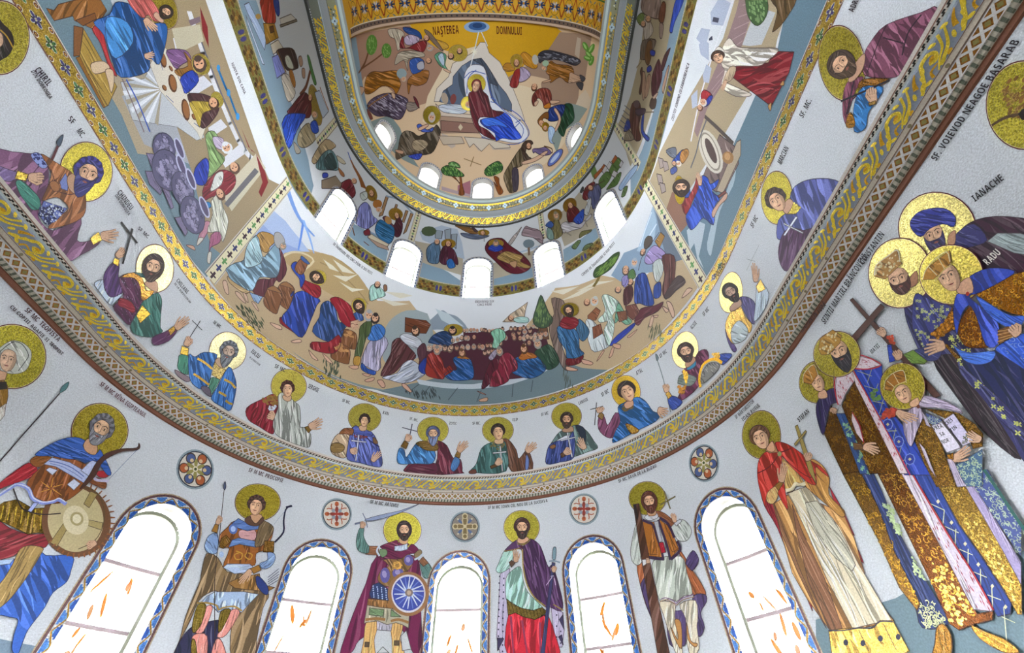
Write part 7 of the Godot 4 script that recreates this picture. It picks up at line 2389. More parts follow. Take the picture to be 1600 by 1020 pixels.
	K("leaves",0x3f4a4c,1,11,4.1,40,[-50,-4.4,49,32,73,-7,-7.1,-20],-66)
	fig("painted_shrub","sparse reeds right of the seated crowd on grey rock","painted plant","shrubs along the flower border",W,3.24,8.66,0.0080,2.0)
	K("leaves",0x5a6560,1,14,3.8,22,[-10,51,27,34,16,-40,-15,-27],-107)
	fig("painted_shrub","small thistle on the sand at the right end of the bread scene","painted plant","shrubs along the flower border",W,6.41,8.47,0.0080,1.9)
	K("leaves",0x5a6048,1,11,4.4,26,[-12,37,33,0.1,11,-35,-19,-3.9],-123)
	fig("painted_tree","dark green pointed cypress tree right of the crowd","painted tree","",W,2.70,12.09,0.0080,2.6)
	P("trunk",0x6a4a34,[-21,-63,11,-77,12,-144,-30,-126],-95,2)
	S("crown",0x3f5640,[0.5,111,14,49,25,-13,37,-48,24,-76,-6.8,-79,-35,-50,-40,-12,-23,48])
	K("crown",0x6a8054,1,12,6.1,60,[-1,92,13,38,28,-36,-5.9,-69,-34,-43,-31,6.2],-98)
	fig("painted_tree","slanting oval green tree with bent yellow trunk under the arch inscription","painted tree","",W,5.66,12.61,0.0080,2.6)
	L("trunk",0x7a6a34,15,15,[-77,-46,-56,-31,-39,-9])
	S("crown",0x34502c,[-66,18,-47,39,-8,29,34,29,61,10,48,-13,8,-29,-36,-21,-63,-9])
	K("crown",0x6f8a44,1,12,6.2,46,[-58,17,-10,23,54,7.2,33,-19,-21,-21,-53,-3.1],-164)
	fig("painted_tree","brown leaning tree trunk behind the seated teacher on the right","painted tree","",W,3.26,10.76,0.0080,2.4)
	S("trunk",0x77665e,[-13,200,32,157,33,83,5.6,30,-0.5,-63,14,-171,-7.6,-161,-29,-64,-38,53,-11,109],-101,10)
	fig("painted_person","two stooping bearers, the front one in pale blue over ochre carrying a load","painted figure","figures of the bread scene",W,-7.86,9.92,0.0080,1.8)
	S("cloak",0x5f2a38,[38,92,43,130,93,88,96,27,83,18,89,-36,77,-64,45,-75,44,-24,72,18],-72,8)
	P("blue_hem",0x8fa8cc,[41,-86,77,-64,77,-94,63,-97],-23,4)
	S("under_robe",0xb09870,[-29,-105,0.5,-91,37,-71,37,-97,12,-109,-17,-114],33,6)
	S("robe",0x7f9cae,[-34,-98,-44,-93,-35,-55,-22,-23,-37,18,-38,77,-21,81,-0.2,59,19,49,24,127,52,112,71,76,79,27,41,-20,45,-75,13,-94,-19,-104],0,34)
	S("robe_light",0xa4bfc9,[-37,18,-36,73,-8,62,20,36,13,-2.2,-9,-33],-13,10)
	S("tunic",0xa6854e,[-35,82,-28,113,2,142,18,126,15,97,18,71,-0.2,59,-23,79],-12,8)
	S("hair",0xa0a0a0,[3,152,11,173,30,177,44,164,39,124,18,126])
	small([46,147,-10,-7.8,2.3,-16],0x8a8a84,true)
	S("foot",0xc4a994,[-31,-126,-22,-120,-0.4,-141,-8,-147,-25,-136])
	S("foot",0xc4a994,[10,-119,23,-113,48,-121,41,-126,17,-126])
	S("foot",0xc4a994,[27,-103,39,-101,53,-115,42,-115])
	S("foot",0xc4a994,[59,-105,71,-101,89,-112,77,-113])
	fig("painted_basket","two brown wicker baskets with loaves below the blue-robed haloed teacher","painted basket","",W,-6.71,9.58,0.0080,1.8)
	S("basket",0x7a5230,[-7.5,4.8,-16,50,-2.2,80,29,80,41,23,42,-3,12,-7.3],-42,9)
	S("rim",0x8f6a44,[-16,51,-2.6,81,27,79,14,70,-3.4,59])
	S("basket",0x7a5230,[-30,-40,-39,2.2,-26,31,4.2,31,16,-22,17,-46,-12,-51],-40,9)
	S("rim",0x8f6a44,[-40,3,-27,32,2,30,-10,22,-27,11])
	fig("painted_teacher","haloed teacher in red and blue lifting a basket to his shoulder","painted figure","haloed teacher in red and blue",W,-5.98,10.41,0.0080,2.0)
	halo([5.1,112,-22,-24,11,-30],0xc9b64e)
	S("inner_robe",0x8a1828,[-38,-124,6.8,-133,40,-142,1.4,-144,-33,-145],-33,4)
	S("robe",0x24469c,[-45,-12,-44,-39,-22,13,38,31,38,1.4,41,-65,40,-142,-0.5,-139,-36,-128,-32,-80,-37,-31],-52,24)
	S("tunic",0x8c1c2c,[-43,49,-5,70,20,81,34,57,28,28,-8,21,-30,19],-17,8)
	S("blue_sleeve",0x24469c,[-89,63,-82,95,-53,85,-32,63,-30,19,-47,45,-68,51],-42,6)
	S("basket",0x84583a,[-75,121,-51,136,-46,69,-75,65],-42,5)
	S("cloth",0x3a5c94,[-76,135,-44,136,-49,124,-73,119])
	S("foot",0xc9aa94,[-58,-167,-29,-153,-21,-161,-37,-169])
	S("foot",0xc9aa94,[17,-176,35,-153,44,-157,28,-174])
	face([0.1,105,2.6,25,-22,-2],0.2,0x3a2a22,2,0x3a2a22,1,0xd2ad90,false)
	fig("painted_teacher","haloed teacher in red and blue bending with both hands out over two baskets","painted figure","haloed teacher in red and blue",W,-5.17,10.45,0.0080,2.0)
	halo([84,106,-24,-19,9,-34],0xc9b64e)
	S("robe",0x2c4f86,[-21,-105,-20,-38,-31,9,-16,45,15,35,46,-12,86,76,115,51,81,13,66,-26,65,-74,35,-108],-59,22)
	S("inner_robe",0x8a1828,[-9,-140,35,-108,56,-61,73,-95,60,-141,-0.2,-164],-63,8)
	S("tunic",0x8c1c2c,[-13,55,10,87,56,84,76,53,101,20,77,-11,43,-1,23,27],-43,8)
	S("foot",0xc9aa94,[-9,-173,4.9,-178,28,-189,10,-192])
	S("foot",0xc9aa94,[32,-159,53,-164,71,-176,52,-176])
	face([86,99,11,20,-16,19],0.2,0x3a2a22,2,0x3a2a22,1,0xd2ad90,false)
	hand([79,10,3.1,-7.3,27,27],true,1)
	hand([81,3.7,-0.5,-9,29,2.2],true,1)
	fig("painted_basket","stacked pair of large loaf baskets in front of the stooping teacher","painted basket","",W,-4.32,9.50,0.0080,1.9)
	S("basket",0x7c5430,[-29,40,-16,70,14,76,28,61,35,21,32,6.3,-0.7,-0.7,-24,3.3],-79,9)
	K("loaf",0xb08858,3,6,0,12,[-24,43,-11,72,18,71,19,55,-16,35])
	S("basket",0x7c5430,[-31,-27,-19,0.4,10,5.6,23,-9,30,-46,27,-59,-4.4,-65,-27,-61],-78,9)
	K("loaf",0xb08858,3,5.7,0,12,[-27,-24,-14,2.1,13,1.4,15,-14,-19,-32])
	fig("painted_person","two disciples side by side, one in sky blue and lilac, one in dark green","painted figure","figures of the bread scene",W,-3.40,9.82,0.0080,2.0)
	S("green_robe",0x4a5a36,[-65,81,-39,127,-23,78,-35,42,-33,-49,-52,-53,-58,29],-76,8)
	S("yellow_robe",0xb08a3c,[-52,-53,-34,-44,-30,-79,-47,-82],-76,3)
	small([-50,147,-15,-6.3,3.2,-27],0x9a9ca0,true)
	S("robe",0xa8a4bc,[-15,47,13,83,40,54,29,-19,37,-55,25,-78,-3,-72,-27,-65,-26,6.2],-82,20)
	S("blue_tunic",0x3f74b4,[-28,104,-6.8,128,17,115,19,79,-0.1,48,-29,39,-27,75],-50,8)
	S("blue_hem",0x2c549c,[-24,-64,-1.7,-78,25,-78,21,-95,-18,-91],-68,4)
	small([-26,147,-15,-5.6,2.6,-26],0x2a2420,true)
	S("foot",0xc4a08a,[-59,-97,-35,-81,-30,-91,-44,-100])
	S("foot",0xc4a08a,[-14,-105,12,-96,5.3,-108])
	S("foot",0xc4a08a,[-0.1,-125,23,-103,26,-114,10,-128])
	fig("painted_person","small seated figure in pale green with raised hands on the hilltop","painted figure","figures of the bread scene",W,-3.87,12.68,0.0080,2.5)
	S("robe",0x9cc0b8,[-31,-7,-18,26,14,19,31,-4.9,8,-38,-16,-68],-69,8)
	small([-9,33,-12,-3.1,0.1,-22],0x3a3430,false)
	S("hand",0x8a6a54,[14,46,24,54,31,27,22,15])
	fig("painted_person","man in brown cloak over white striding with a wooden chest on his shoulders","painted figure","figures of the bread scene",W,-2.42,10.31,0.0080,2.2)
	P("chest",0x6a3c24,[-22,158,56,172,75,154,64,103,-11,84],-9,6)
	S("cloak",0x5a3034,[-54,-138,-50,-86,-41,-30,-45,18,-24,48,12,19,43,-13,32,-44,5.6,-66,-16,-112],-103,16)
	S("robe",0xaeb4c2,[-49,-142,-6.7,-109,5.6,-66,31,-38,70,-61,87,-83,58,-121,19,-144,-20,-144],-130,12)
	S("sleeve",0xb8bcc6,[-25,55,-2.5,80,47,67,57,33,33,19,0.3,29],-8,6)
	small([25,104,-14,-11,7.7,-24],0x3a2a24,true)
	S("foot",0xc4a08a,[-61,-162,-46,-153,-33,-172,-41,-181])
	S("foot",0xc4a08a,[17,-147,30,-146,51,-168,45,-173,22,-159])
	S("cloak",0x54303a,[44,15,63,53,77,17,73,-28,61,-37],-83,4)
	fig("painted_teacher","haloed teacher in dark blue leaning over the seated crowd from the left","painted figure","haloed teacher in red and blue",W,-1.21,11.25,0.0080,2.4)
	halo([42,50,-35,-4.6,2.4,-32],0xb8a548)
	S("robe",0x22426c,[-43,-30,-30,7.3,1.1,36,26,33,43,0.2,37,-35,-1.5,-38,-35,-35],-30,14)
	small([39,46,-16,-2.2,1.9,-24],0x2c221e,true)
	fig("painted_crowd_ground","dark mass of robes between the seated crowd heads","painted background","",W,-0.32,10.23,0.0045,0)
	B("robes",0x4a2430,[-133,25,-53,74,-6.3,99,-9,141,79,148,152,137,183,152,244,140,288,101,305,53,313,-15,297,-87,249,-106,185,-101,95,-93,-22,-86,-121,-76,-154,-60,-152,-11])
	heads("painted_onlooker","small bust of a listener among the rows seated behind the figure in wine red","heads in the seated crowd",W,-0.36,10.88,[[-3.1,89,75,92,7,-6.8,0,0.5,-12],[-8,51,36,49,3,-8,-0.3,0.7,-14],[80,87,146,85,6,-7.3,1,0.1,-12],[176,81,299,60,8,-7.8,2.7,-0.6,-13],[186,51,252,45,4,-9,2.6,-0.6,-14],[-41,34,6.7,48,4,-7.9,-0.7,0.9,-13],[-123,-19,-47,-12,5,-10,-1.9,1.7,-17],[-43,-7.1,58,1.9,6,-9,-0.4,0.8,-15],[72,-0.2,135,13,5,-9,1,0.2,-15],[210,17,296,14,7,-9,3.3,-0.9,-15],[126,35,190,33,3,-8,1.7,-0.2,-14],[224,-14,310,7.7,5,-8,3.1,-0.9,-13],[78,-27,106,-23,3,-9,0.8,0.3,-14]])
	fig("painted_listener","seated listener in orange-red, leftmost of the front row","painted figure","seated listeners in the front row",W,-1.29,9.75,0.0125,2.1)
	S("blue_cloth",0x1e3c8c,[-54,0.2,-33,42,-24,-28,-46,-27],-83,5)
	S("robe",0x8a2c24,[-30,56,-3.7,74,23,41,35,5.6,52,20,63,-3.4,39,-30,31,-45,-14,-41,-29,-23,-30,18],-60,16)
	small([-0.1,85,-12,-2.3,2.3,-22],0x8a8680,true)
	fig("painted_listener","seated listener in bright blue with ochre collar, second of the front row","painted figure","seated listeners in the front row",W,-0.35,9.86,0.0125,2.2)
	S("robe",0x1f5690,[-35,41,-7.9,56,26,44,42,-12,39,-47,8,-56,-36,-56,-58,-35,-40,-15,-17,-7.3],-44,20)
	S("collar",0xa8702c,[-21,48,-3.4,59,26,44,2.3,43],3,3)
	small([-4.2,72,-12,-2.7,3.3,-22],0x6a4a30,true)
	fig("painted_listener","seated figure in wine red with bare feet hanging over the rock edge","painted figure","seated listeners in the front row",W,0.62,9.59,0.0125,2.2)
	S("dark_robe",0x561a2e,[-25,-67,-18,-10,-0.3,49,18,72,47,31,28,-2.7,1.1,-46],-78,8)
	S("robe",0x7c2038,[1.2,-52,10,-0.5,28,21,37,70,66,90,94,46,97,2.8,74,-10,64,-43,28,-60,5.7,-58],-75,18)
	S("foot",0xb08a78,[-40,-74,-16,-86,-11,-92,-29,-83])
	S("foot",0xc09a80,[-32,-110,-6.7,-103,-6.4,-117,-28,-118])
	small([35,102,-12,-1,2.9,-23],0x8a8680,true)
	fig("painted_listener","seated listener in deep blue with ochre shawl, second from the right of the front row","painted figure","seated listeners in the front row",W,2.02,9.69,0.0125,2.2)
	S("robe",0x24588c,[-62,-15,-47,12,-56,38,-31,51,21,42,43,10,58,-32,38,-53,0.9,-59,-39,-37],-51,20)
	S("collar",0xa86c2c,[-36,46,-16,66,17,50,30,27,1.2,30,-23,30],-48,5)
	small([-15,82,-14,1.9,0.9,-24],0x5a3a24,true)
	fig("painted_listener","seated listener in dark green, rightmost of the front row","painted figure","seated listeners in the front row",W,2.66,9.96,0.0125,2.2)
	S("robe",0x2c4a38,[-42,27,-12,42,13,44,34,3.6,43,-49,22,-69,-6,-64,-21,-17],-73,14)
	small([-27,64,-14,3.1,0.3,-24],0x9a9690,true)
	fig("painted_person","figure in pale mint reaching into the middle of the crowd","painted figure","figures of the bread scene",W,0.85,11.45,0.0125,2.5)
	S("robe",0x8cc0a8,[-21,17,4.5,35,30,16,35,-20,14,-44,4.7,-69,-15,-60,-10,-20],-83,10)
	S("cloth",0x9a94a8,[-28,-111,-5,-75,4.7,-89,-14,-125],-67,4)
	fig("painted_person","reclining figure in pale green on the cliff left of the cypress","painted figure","figures of the bread scene",W,1.78,12.01,0.0125,2.6)
	P("cliff",0xb5a48e,[-68,13,-36,52,36,100,23,49,15,-1.7,-26,3.4],-72,6)
	S("robe",0x9fc0bc,[-26,18,0.6,26,32,7.5,30,-18,-11,-4.6],-30,8)
	small([-35,28,-10,10,-5.6,-14],0x6a4030,false)
	fig("painted_teacher","haloed teacher in red and blue seated beside the brown tree trunk","painted figure","haloed teacher in red and blue",W,3.72,10.49,0.0125,2.3)
	halo([4.8,120,-35,23,-5,-36],0xb8a548)
	S("cloth",0x3c6684,[35,49,58,-9,57,-42,31,-59,16,-16,19,35],-91,8)
	S("robe",0x2f6690,[-48,62,-0.7,29,20,-18,14,-81,26,-114,-16,-112,-36,-97,-35,-60,-52,-13,-56,30],-79,22)
	S("tunic",0x7c1c28,[-25,93,6.5,80,30,46,21,22,-6.5,21,-43,60],-49,8)
	S("inner_robe",0x6a1824,[-36,-102,-4.4,-118,22,-117,14,-138,-8,-142,-40,-129],-90,5)
	face([0.7,115,17,-3.2,-3.4,32],0.3,0x3a2a22,2,0x3a2a22,1,0xd2ad90,false)
	S("foot",0xc4a08a,[17,-132,48,-162,42,-170,16,-149])
	S("foot",0xc4a08a,[-40,-134,-6.8,-162,-12,-166,-41,-150])
	fig("painted_person","bowed man in white and mint green carrying a basket of loaves","painted figure","figures of the bread scene",W,5.07,10.23,0.0090,2.2)
	P("basket",0x8a5a3a,[-67,70,-30,84,-17,55,-42,27,-71,48],-66,5)
	S("white_cloth",0xc2ccd0,[-80,49,-51,28,-25,-69,-11,-105,-43,-109,-82,-84],-85,10)
	S("robe",0xc0d6cc,[1.4,114,25,104,55,39,52,12,20,0.7,19,-38,-2.8,-90,-21,-108,-26,-74,-22,-34,-2.2,-10,-28,4.4,-33,26,-0.1,41],-87,26)
	S("green_edge",0x6fa088,[53,35,67,-41,79,-79,57,-75,39,-38,21,-34],-68,5)
	S("blue_hem",0x1f3c9c,[-16,-107,16,-89,81,-89,82,-102,37,-111,-4.3,-115],-173,5)
	P("basket",0x7c4c30,[-60,5.7,-29,-0.5,-29,-45,-66,-46],-93,6)
	small([-29,118,-12,18,-10,-16],0xb0b4b4,true)
	small([-58,135,-11,13,-6.8,-15],0x6a4a3c,false)
	S("foot",0xc4a08a,[-71,-141,-41,-120,-44,-113,-64,-130])
	S("foot",0xc4a08a,[-30,-151,-10,-121,-5.5,-129,-17,-150])
	S("foot",0xc4a08a,[-3.2,-111,18,-131,11,-143,-6.3,-123])
	S("foot",0xc4a08a,[49,-120,85,-120,79,-125,55,-128])
	fig("painted_person","bearer in dark red passing round baskets behind the mint-green man","painted figure","figures of the bread scene",W,6.01,10.41,0.0115,2.2)
	S("robe",0x4c2028,[-5.7,48,24,41,23,5.7,4.1,-21,-23,-12],-98,8)
	small([-26,70,-10,16,-8,-10],0x5a5450,false)
	small([26,55,-10,15,-8,-11],0x4a3a34,false)
	S("lilac",0x8a86b8,[4.5,101,24,92,19,59,-2.9,58],-107,4)
	small([23,116,-12,14,-4.6,-15],0x5a4c48,false)
	P("basket",0x7a5038,[-55,-17,-22,-41,-27,-75,-57,-63],-81,6)
	P("basket",0x6e4438,[-21,-20,17,-45,20,-87,-10,-96,-23,-62],-82,6)
	fig("painted_person","crowned bystanders group, tall one in blue, loading baskets before the grey mountain","painted figure","figures of the bread scene",W,6.70,10.40,0.0090,2.2)
	S("lilac_robe",0x9a8cb8,[49,92,90,86,113,16,101,5.6,53,36,33,69],-75,8)
	S("hood",0x5a544e,[63,149,83,151,96,122,83,103,53,117])
	small([42,117,-8,16,-10,-8],0x5a5450,false)
	P("bread_load",0x9a7840,[99,96,133,95,139,63,103,52],-77,3)
	small([-2.6,116,-11,17,-9,-14],0x9aa4b0,true)
	L("staff",0x3a3434,2.9,2.9,[129,102,43,109,-0.1,69])
	S("blue_robe",0x24468c,[-20,50,18,32,15,-38,7.1,-103,-17,-90,-38,-56,-54,-34],-105,18)
	S("brown_robe",0x5a302c,[99,15,135,-36,114,-85,80,-126,48,-130,49,-89,79,-51],-117,14)
	S("sleeve",0xb0b8b4,[57,30,90,13,81,-34,47,-50,42,-18],-103,8)
	S("green",0x57784c,[-40,102,-16,96,-18,55,-44,70],-84,3)
	S("skirt",0x5c2030,[-41,-78,3.8,-111,37,-129,9,-140,-39,-121,-68,-128,-75,-99],163,8)
	S("blue_hem",0x2a4a90,[30,-48,55,-60,37,-101,14,-86],-113,4)
	small([-42,127,-11,18,-9,-12],0x6a6058,false)
	S("lilac_robe",0x8884b4,[-64,107,-43,92,-64,65,-76,77],-107,3)
	S("bent_cloak",0x4a3a3a,[99,-102,123,-115,128,-151,91,-140,57,-135,49,-114],163,6)
	S("foot",0xc4a894,[95,-178,123,-172,137,-190,124,-190])
	S("foot",0xc4a894,[46,-140,58,-158,55,-194,43,-202])
	S("foot",0xc4a894,[28,-137,42,-169,31,-168])
	S("foot",0xc4a894,[-36,-158,-17,-136,-9,-144,-29,-167])
	S("foot",0xc4a894,[-13,-140,4.2,-152,-2.9,-156])

func cross_strips():
	fig("painted_strip","upright strip of small crosses left of the bread scene","painted border","upright strips of small crosses",W,-8.46,8.38,0.0058,0)
	B("strip",0xb9b3ac,[-19,-0.3,21,-0.3,21,530,-19,530])
	B("strip",0x6a5a5a,[-16,-0.3,18,-0.3,18,530,-16,530])
	B("strip",0xcfc9ac,[-14,-0.3,17,-0.3,17,530,-14,530])
	for i in 18:
		var y := lerpf(-0.3,530,(i + 0.5) / 18)
		B("little_cross",[0x3a2430,0x2c3468,0x5f8f58][i % 3],[-9,y + -2.3,11,y + -2.3,11,y + 2.3,-9,y + 2.3])
		B("little_cross",[0x3a2430,0x2c3468,0x5f8f58][i % 3],[-2,y + -11,4.4,y + -11,4.4,y + 11,-2,y + 11])
	fig("painted_strip","upright strip of small crosses right of the bread scene","painted border","upright strips of small crosses",W,8.45,8.30,0.0058,0)
	B("strip",0xb9b3ac,[-22,-0.3,18,-0.3,18,565,-22,565])
	B("strip",0x6a5a5a,[-19,-0.3,15,-0.3,15,565,-19,565])
	B("strip",0xcfc9ac,[-18,-0.3,13,-0.3,13,565,-18,565])
	for i in 18:
		var y := lerpf(-0.3,565,(i + 0.5) / 18)
		B("little_cross",[0x3a2430,0x2c3468,0x5f8f58][i % 3],[-12,y + -2.5,7.5,y + -2.5,7.5,y + 2.5,-12,y + 2.5])
		B("little_cross",[0x3a2430,0x2c3468,0x5f8f58][i % 3],[-5.7,y + -11,0.7,y + -11,0.7,y + 11,-5.7,y + 11])
	fig("painted_strip","upper left strip of small crosses under the upper cornice, beside the rocky scene","painted border","upright strips of small crosses",W,-8.52,16.80,0.0058,0)
	B("strip",0xb9b3ac,[-22,0.3,14,0.3,14,286,-22,286])
	B("strip",0x6a5a5a,[-19,0.3,12,0.3,12,286,-19,286])
	B("strip",0xcfc9ac,[-18,0.3,10,0.3,10,286,-18,286])
	for i in 12:
		var y := lerpf(0.3,286,(i + 0.5) / 12)
		B("little_cross",[0x3a2430,0x2c3468,0x5f8f58][i % 3],[-13,y + -1.9,5.2,y + -1.9,5.2,y + 1.9,-13,y + 1.9])
		B("little_cross",[0x3a2430,0x2c3468,0x5f8f58][i % 3],[-6.7,y + -9,-0.9,y + -9,-0.9,y + 9,-6.7,y + 9])
	fig("painted_strip","upper right strip of small crosses under the upper cornice, beside the walled town","painted border","upright strips of small crosses",W,8.51,15.04,0.0058,0)
	B("strip",0xb9b3ac,[-14,0.1,22,0.1,22,446,-14,446])
	B("strip",0x6a5a5a,[-11,0.1,20,0.1,20,446,-11,446])
	B("strip",0xcfc9ac,[-10,0.1,19,0.1,19,446,-10,446])
	for i in 12:
		var y := lerpf(0.1,446,(i + 0.5) / 12)
		B("little_cross",[0x3a2430,0x2c3468,0x5f8f58][i % 3],[-4.5,y + -2.9,13,y + -2.9,13,y + 2.9,-4.5,y + 2.9])
		B("little_cross",[0x3a2430,0x2c3468,0x5f8f58][i % 3],[1.6,y + -13,7.4,y + -13,7.4,y + 13,1.6,y + 13])
	fig("painted_strip","upper strip of small crosses left of the middle high window","painted border","upright strips of small crosses",W,-3.20,16.81,0.0058,0)
	B("strip",0xb9b3ac,[-15,0.4,17,0.4,17,290,-15,290])
	B("strip",0x6a5a5a,[-12,0.4,15,0.4,15,290,-12,290])
	B("strip",0xcfc9ac,[-11,0.4,14,0.4,14,290,-11,290])
	for i in 12:
		var y := lerpf(0.4,290,(i + 0.5) / 12)
		B("little_cross",[0x3a2430,0x2c3468,0x5f8f58][i % 3],[-6.6,y + -1.9,9,y + -1.9,9,y + 1.9,-6.6,y + 1.9])
		B("little_cross",[0x3a2430,0x2c3468,0x5f8f58][i % 3],[-1.2,y + -9,4,y + -9,4,y + 9,-1.2,y + 9])
	fig("painted_strip","upper strip of small crosses right of the middle high window","painted border","upright strips of small crosses",W,3.16,17.03,0.0058,0)
	B("strip",0xb9b3ac,[-15,-0.3,17,-0.3,17,285,-15,285])
	B("strip",0x6a5a5a,[-13,-0.3,14,-0.3,14,285,-13,285])
	B("strip",0xcfc9ac,[-12,-0.3,13,-0.3,13,285,-12,285])
	for i in 12:
		var y := lerpf(-0.3,285,(i + 0.5) / 12)
		B("little_cross",[0x3a2430,0x2c3468,0x5f8f58][i % 3],[-7.1,y + -1.9,9,y + -1.9,9,y + 1.9,-7.1,y + 1.9])
		B("little_cross",[0x3a2430,0x2c3468,0x5f8f58][i % 3],[-1.7,y + -9,3.5,y + -9,3.5,y + 9,-1.7,y + 9])

func wedding_scene():
	fig("painted_landscape","wide wedding feast panel ground, grey-blue floor and pale building at left","painted background","",W,-11.36,9.24,0.0030,0)
	B("floor",0x6f8590,[-243,-97,-269,-29,-280,70,-131,37,-54,28,76,54,243,157,287,-1.7,283,-91,219,-97,-55,-99])
	B("table_floor",0xa89c86,[-141,-60,-156,145,34,183,57,44,-2.3,-74,-68,-60])
	B("cloth_side",0x9fa4aa,[-94,-36,-100,105,71,117,74,56,-10,-46])
	B("building",0x97886f,[-257,156,-266,376,236,344,279,393,287,-1.7,243,-20,87,44,-97,91])
	P("pillar",0xc6c8d0,[-149,187,-154,230,-146,298,-129,293,-125,177])
	P("pillar",0xc6c8d0,[-68,163,-66,240,-42,261,-40,163])
	P("pillar",0xc6c8d0,[30,171,30,236,53,249,51,167])
	P("pillar",0xc6c8d0,[106,165,105,287,135,300,127,169])
	L("cornice_line",0xc4c6cc,18,18,[-182,286,-57,269,96,272,163,308])
	L("cornice_line",0x6a6a78,6,6,[-158,288,-18,282,130,292])
	B("pillar",0xb4ae9a,[-165,197,-157,308,-126,297,-122,181])
	B("panel",0x7a6a74,[-170,269,-171,320,-161,315,-160,270])
	P("portico",0xbab4a2,[165,110,154,333,205,354,220,114])
	P("portico",0x6a6a70,[192,101,182,299,198,310,206,108])
	P("red_curtain",0x7a2428,[-188,337,-148,336,-110,306,-145,308])
	P("red_curtain",0x7a2428,[73,310,138,314,154,333,127,308])
	P("red_curtain",0x7a2428,[154,333,211,342,241,333,255,264,239,264,228,305])
	L("blue_ribbon",0x2c7ab0,10,10,[-67,311,-24,311,-10,315,28,313,48,314])
	E("blue_ribbon",0x3c90c8,[-67,314,-1.8,-8,5.9,-5.5],8)
	E("blue_ribbon",0x3c90c8,[-10,315,-2.2,-9,7.3,-6.8],8)
	E("blue_ribbon",0x3c90c8,[48,314,-2.7,-9,7.5,-7.1],8)
	T("NUNTA DIN CANA",-62,379,5.8,13,0.46,0x5a5058)
	fig("painted_tablecloth","white tablecloth with radiating folds and blue stripes under the feast table","painted cloth","",W,-12.16,9.82,0.0060,0.8)
	P("cloth",0xb6bac0,[-67,79,-54,94,102,93,122,82,118,52,75,11,26,-100,-34,-79,-25,-16,-39,22])
	L("fold",0xa29a88,1,9,[2.4,19,51,-45])
	L("fold",0xd6dae0,1,9,[2.4,19,39,-67])
	L("fold",0xa29a88,1,8,[2.4,19,26,-82])
	L("fold",0xd6dae0,1,8,[2.4,19,12,-90])
	L("fold",0xa29a88,1,8,[2.4,19,-2.8,-91])
	L("fold",0xd6dae0,0.9,8,[2.4,19,-17,-86])
	L("fold",0xa29a88,0.9,8,[2.4,19,-29,-74])
	L("fold",0xd6dae0,1,8,[2.4,19,-40,-56])
	L("fold",0xa29a88,1,8,[2.4,19,-48,-33])
	L("fold",0xd6dae0,1,8,[2.4,19,-53,-6.3])
	L("fold",0xa29a88,1,9,[2.4,19,-55,23])
	L("stripe",0x7a6a70,2.7,2.7,[-37,-71,1.2,-77,52,-88])
	L("stripe",0x3f5fae,3.4,3.4,[-34,-62,5.2,-63,56,-73])
	P("table_top",0xc9c4b8,[-67,79,-54,94,108,101,123,67,103,66,3.6,12,-42,20])
	E("dish",0x5a3820,[-41,65,-0.9,-11,13,-6.1],12)
	E("dish",0x8f6438,[-42,67,-0.6,-8,11,-4.7],12)
	E("dish",0x5a3820,[1.5,61,-1.9,-14,16,-8],12)
	E("dish",0x8f6438,[1.1,63,-1.4,-10,13,-6.6],12)
	E("dish",0x5a3820,[55,63,-2.8,-14,20,-11],12)
	E("dish",0x8f6438,[55,65,-2.1,-11,16,-9],12)
	E("dish",0x5a3820,[-23,77,0.3,-5.1,5.8,1.3],12)
	E("dish",0x8f6438,[-23,79,0.3,-3.8,4.7,1.2],12)
	E("dish",0x5a3820,[2.3,29,0.3,-6.8,5.8,1],12)
	E("dish",0x8f6438,[2,31,0.3,-5.1,4.7,1],12)
	E("dish",0x5a3820,[75,79,-0.2,-6.6,7.2,0.9],12)
	E("dish",0x8f6438,[75,81,-0.1,-5,5.9,1],12)
	L("knife",0x5a6a94,1.8,1.8,[15,23,32,35])
	L("knife",0x5a6a94,1.7,1.7,[-41,54,-26,50])
	L("knife",0x5a6a94,1.9,1.9,[-6.3,88,11,89])
	L("knife",0x5a6a94,2,2,[85,70,99,83])
	fig("painted_bench","carved wooden bench and footstool of the seated teacher at top left","painted furniture","",W,-13.05,8.71,0.0060,1.0)
	P("bench",0x8a5f2c,[-63,-35,-59,-23,-65,-8,-68,57,-61,87,-46,89,-40,74,-26,35,-42,5.5,-48,7.5,-47,-34],-65,8)
	P("bench_panel",0x7a5028,[-42,8,-46,58,-38,54,-33,17])
	P("stool_side",0x7f5630,[-36,-1.8,-31,15,2.1,-24,0.9,-37])
	P("stool",0xa48a44,[-30,15,59,18,79,-25,79,-35,3,-25],1,8)
	P("stool_edge",0x8a6428,[3.4,-34,3,-25,80,-34,79,-38])
	fig("painted_teacher","large haloed teacher in rose and blue seated at the feast table at top left","painted figure","haloed teacher in red and blue",W,-12.99,9.68,0.0075,1.1)
	halo([-37,149,5.8,-52,33,6.4],0xb8a84a)
	S("red_tunic",0xa8383a,[-32,-65,-33,-42,12,-61,39,-66,26,-74,-11,-63],-15,5)
	S("robe",0x235a94,[-41,-53,-46,-6.7,-60,22,-56,53,-40,82,-21,84,-13,138,10,122,46,61,32,44,50,17,43,-58,17,-58,-21,-46],-12,40)
	S("robe_light",0x4a8cc4,[-43,-17,-30,28,0.5,17,15,-47,-12,-46],6,12)
	S("rose_tunic",0xb0605c,[-61,57,-75,97,-49,130,-19,133,-22,105,-33,96,-31,74],12,12)
	S("foot",0xc9b49a,[10,-105,13,-78,24,-72,27,-90,25,-112,17,-114])
	S("foot",0xc9b49a,[25,-85,29,-69,45,-80,58,-100,42,-93])
	hand([-28,81,2.5,-10,22,20],true,1)
	hand([26,30,4.5,-2.2,2.2,31],true,1)
	S("neck",0xc0a08c,[-34,127,-18,137,-16,125,-29,111])
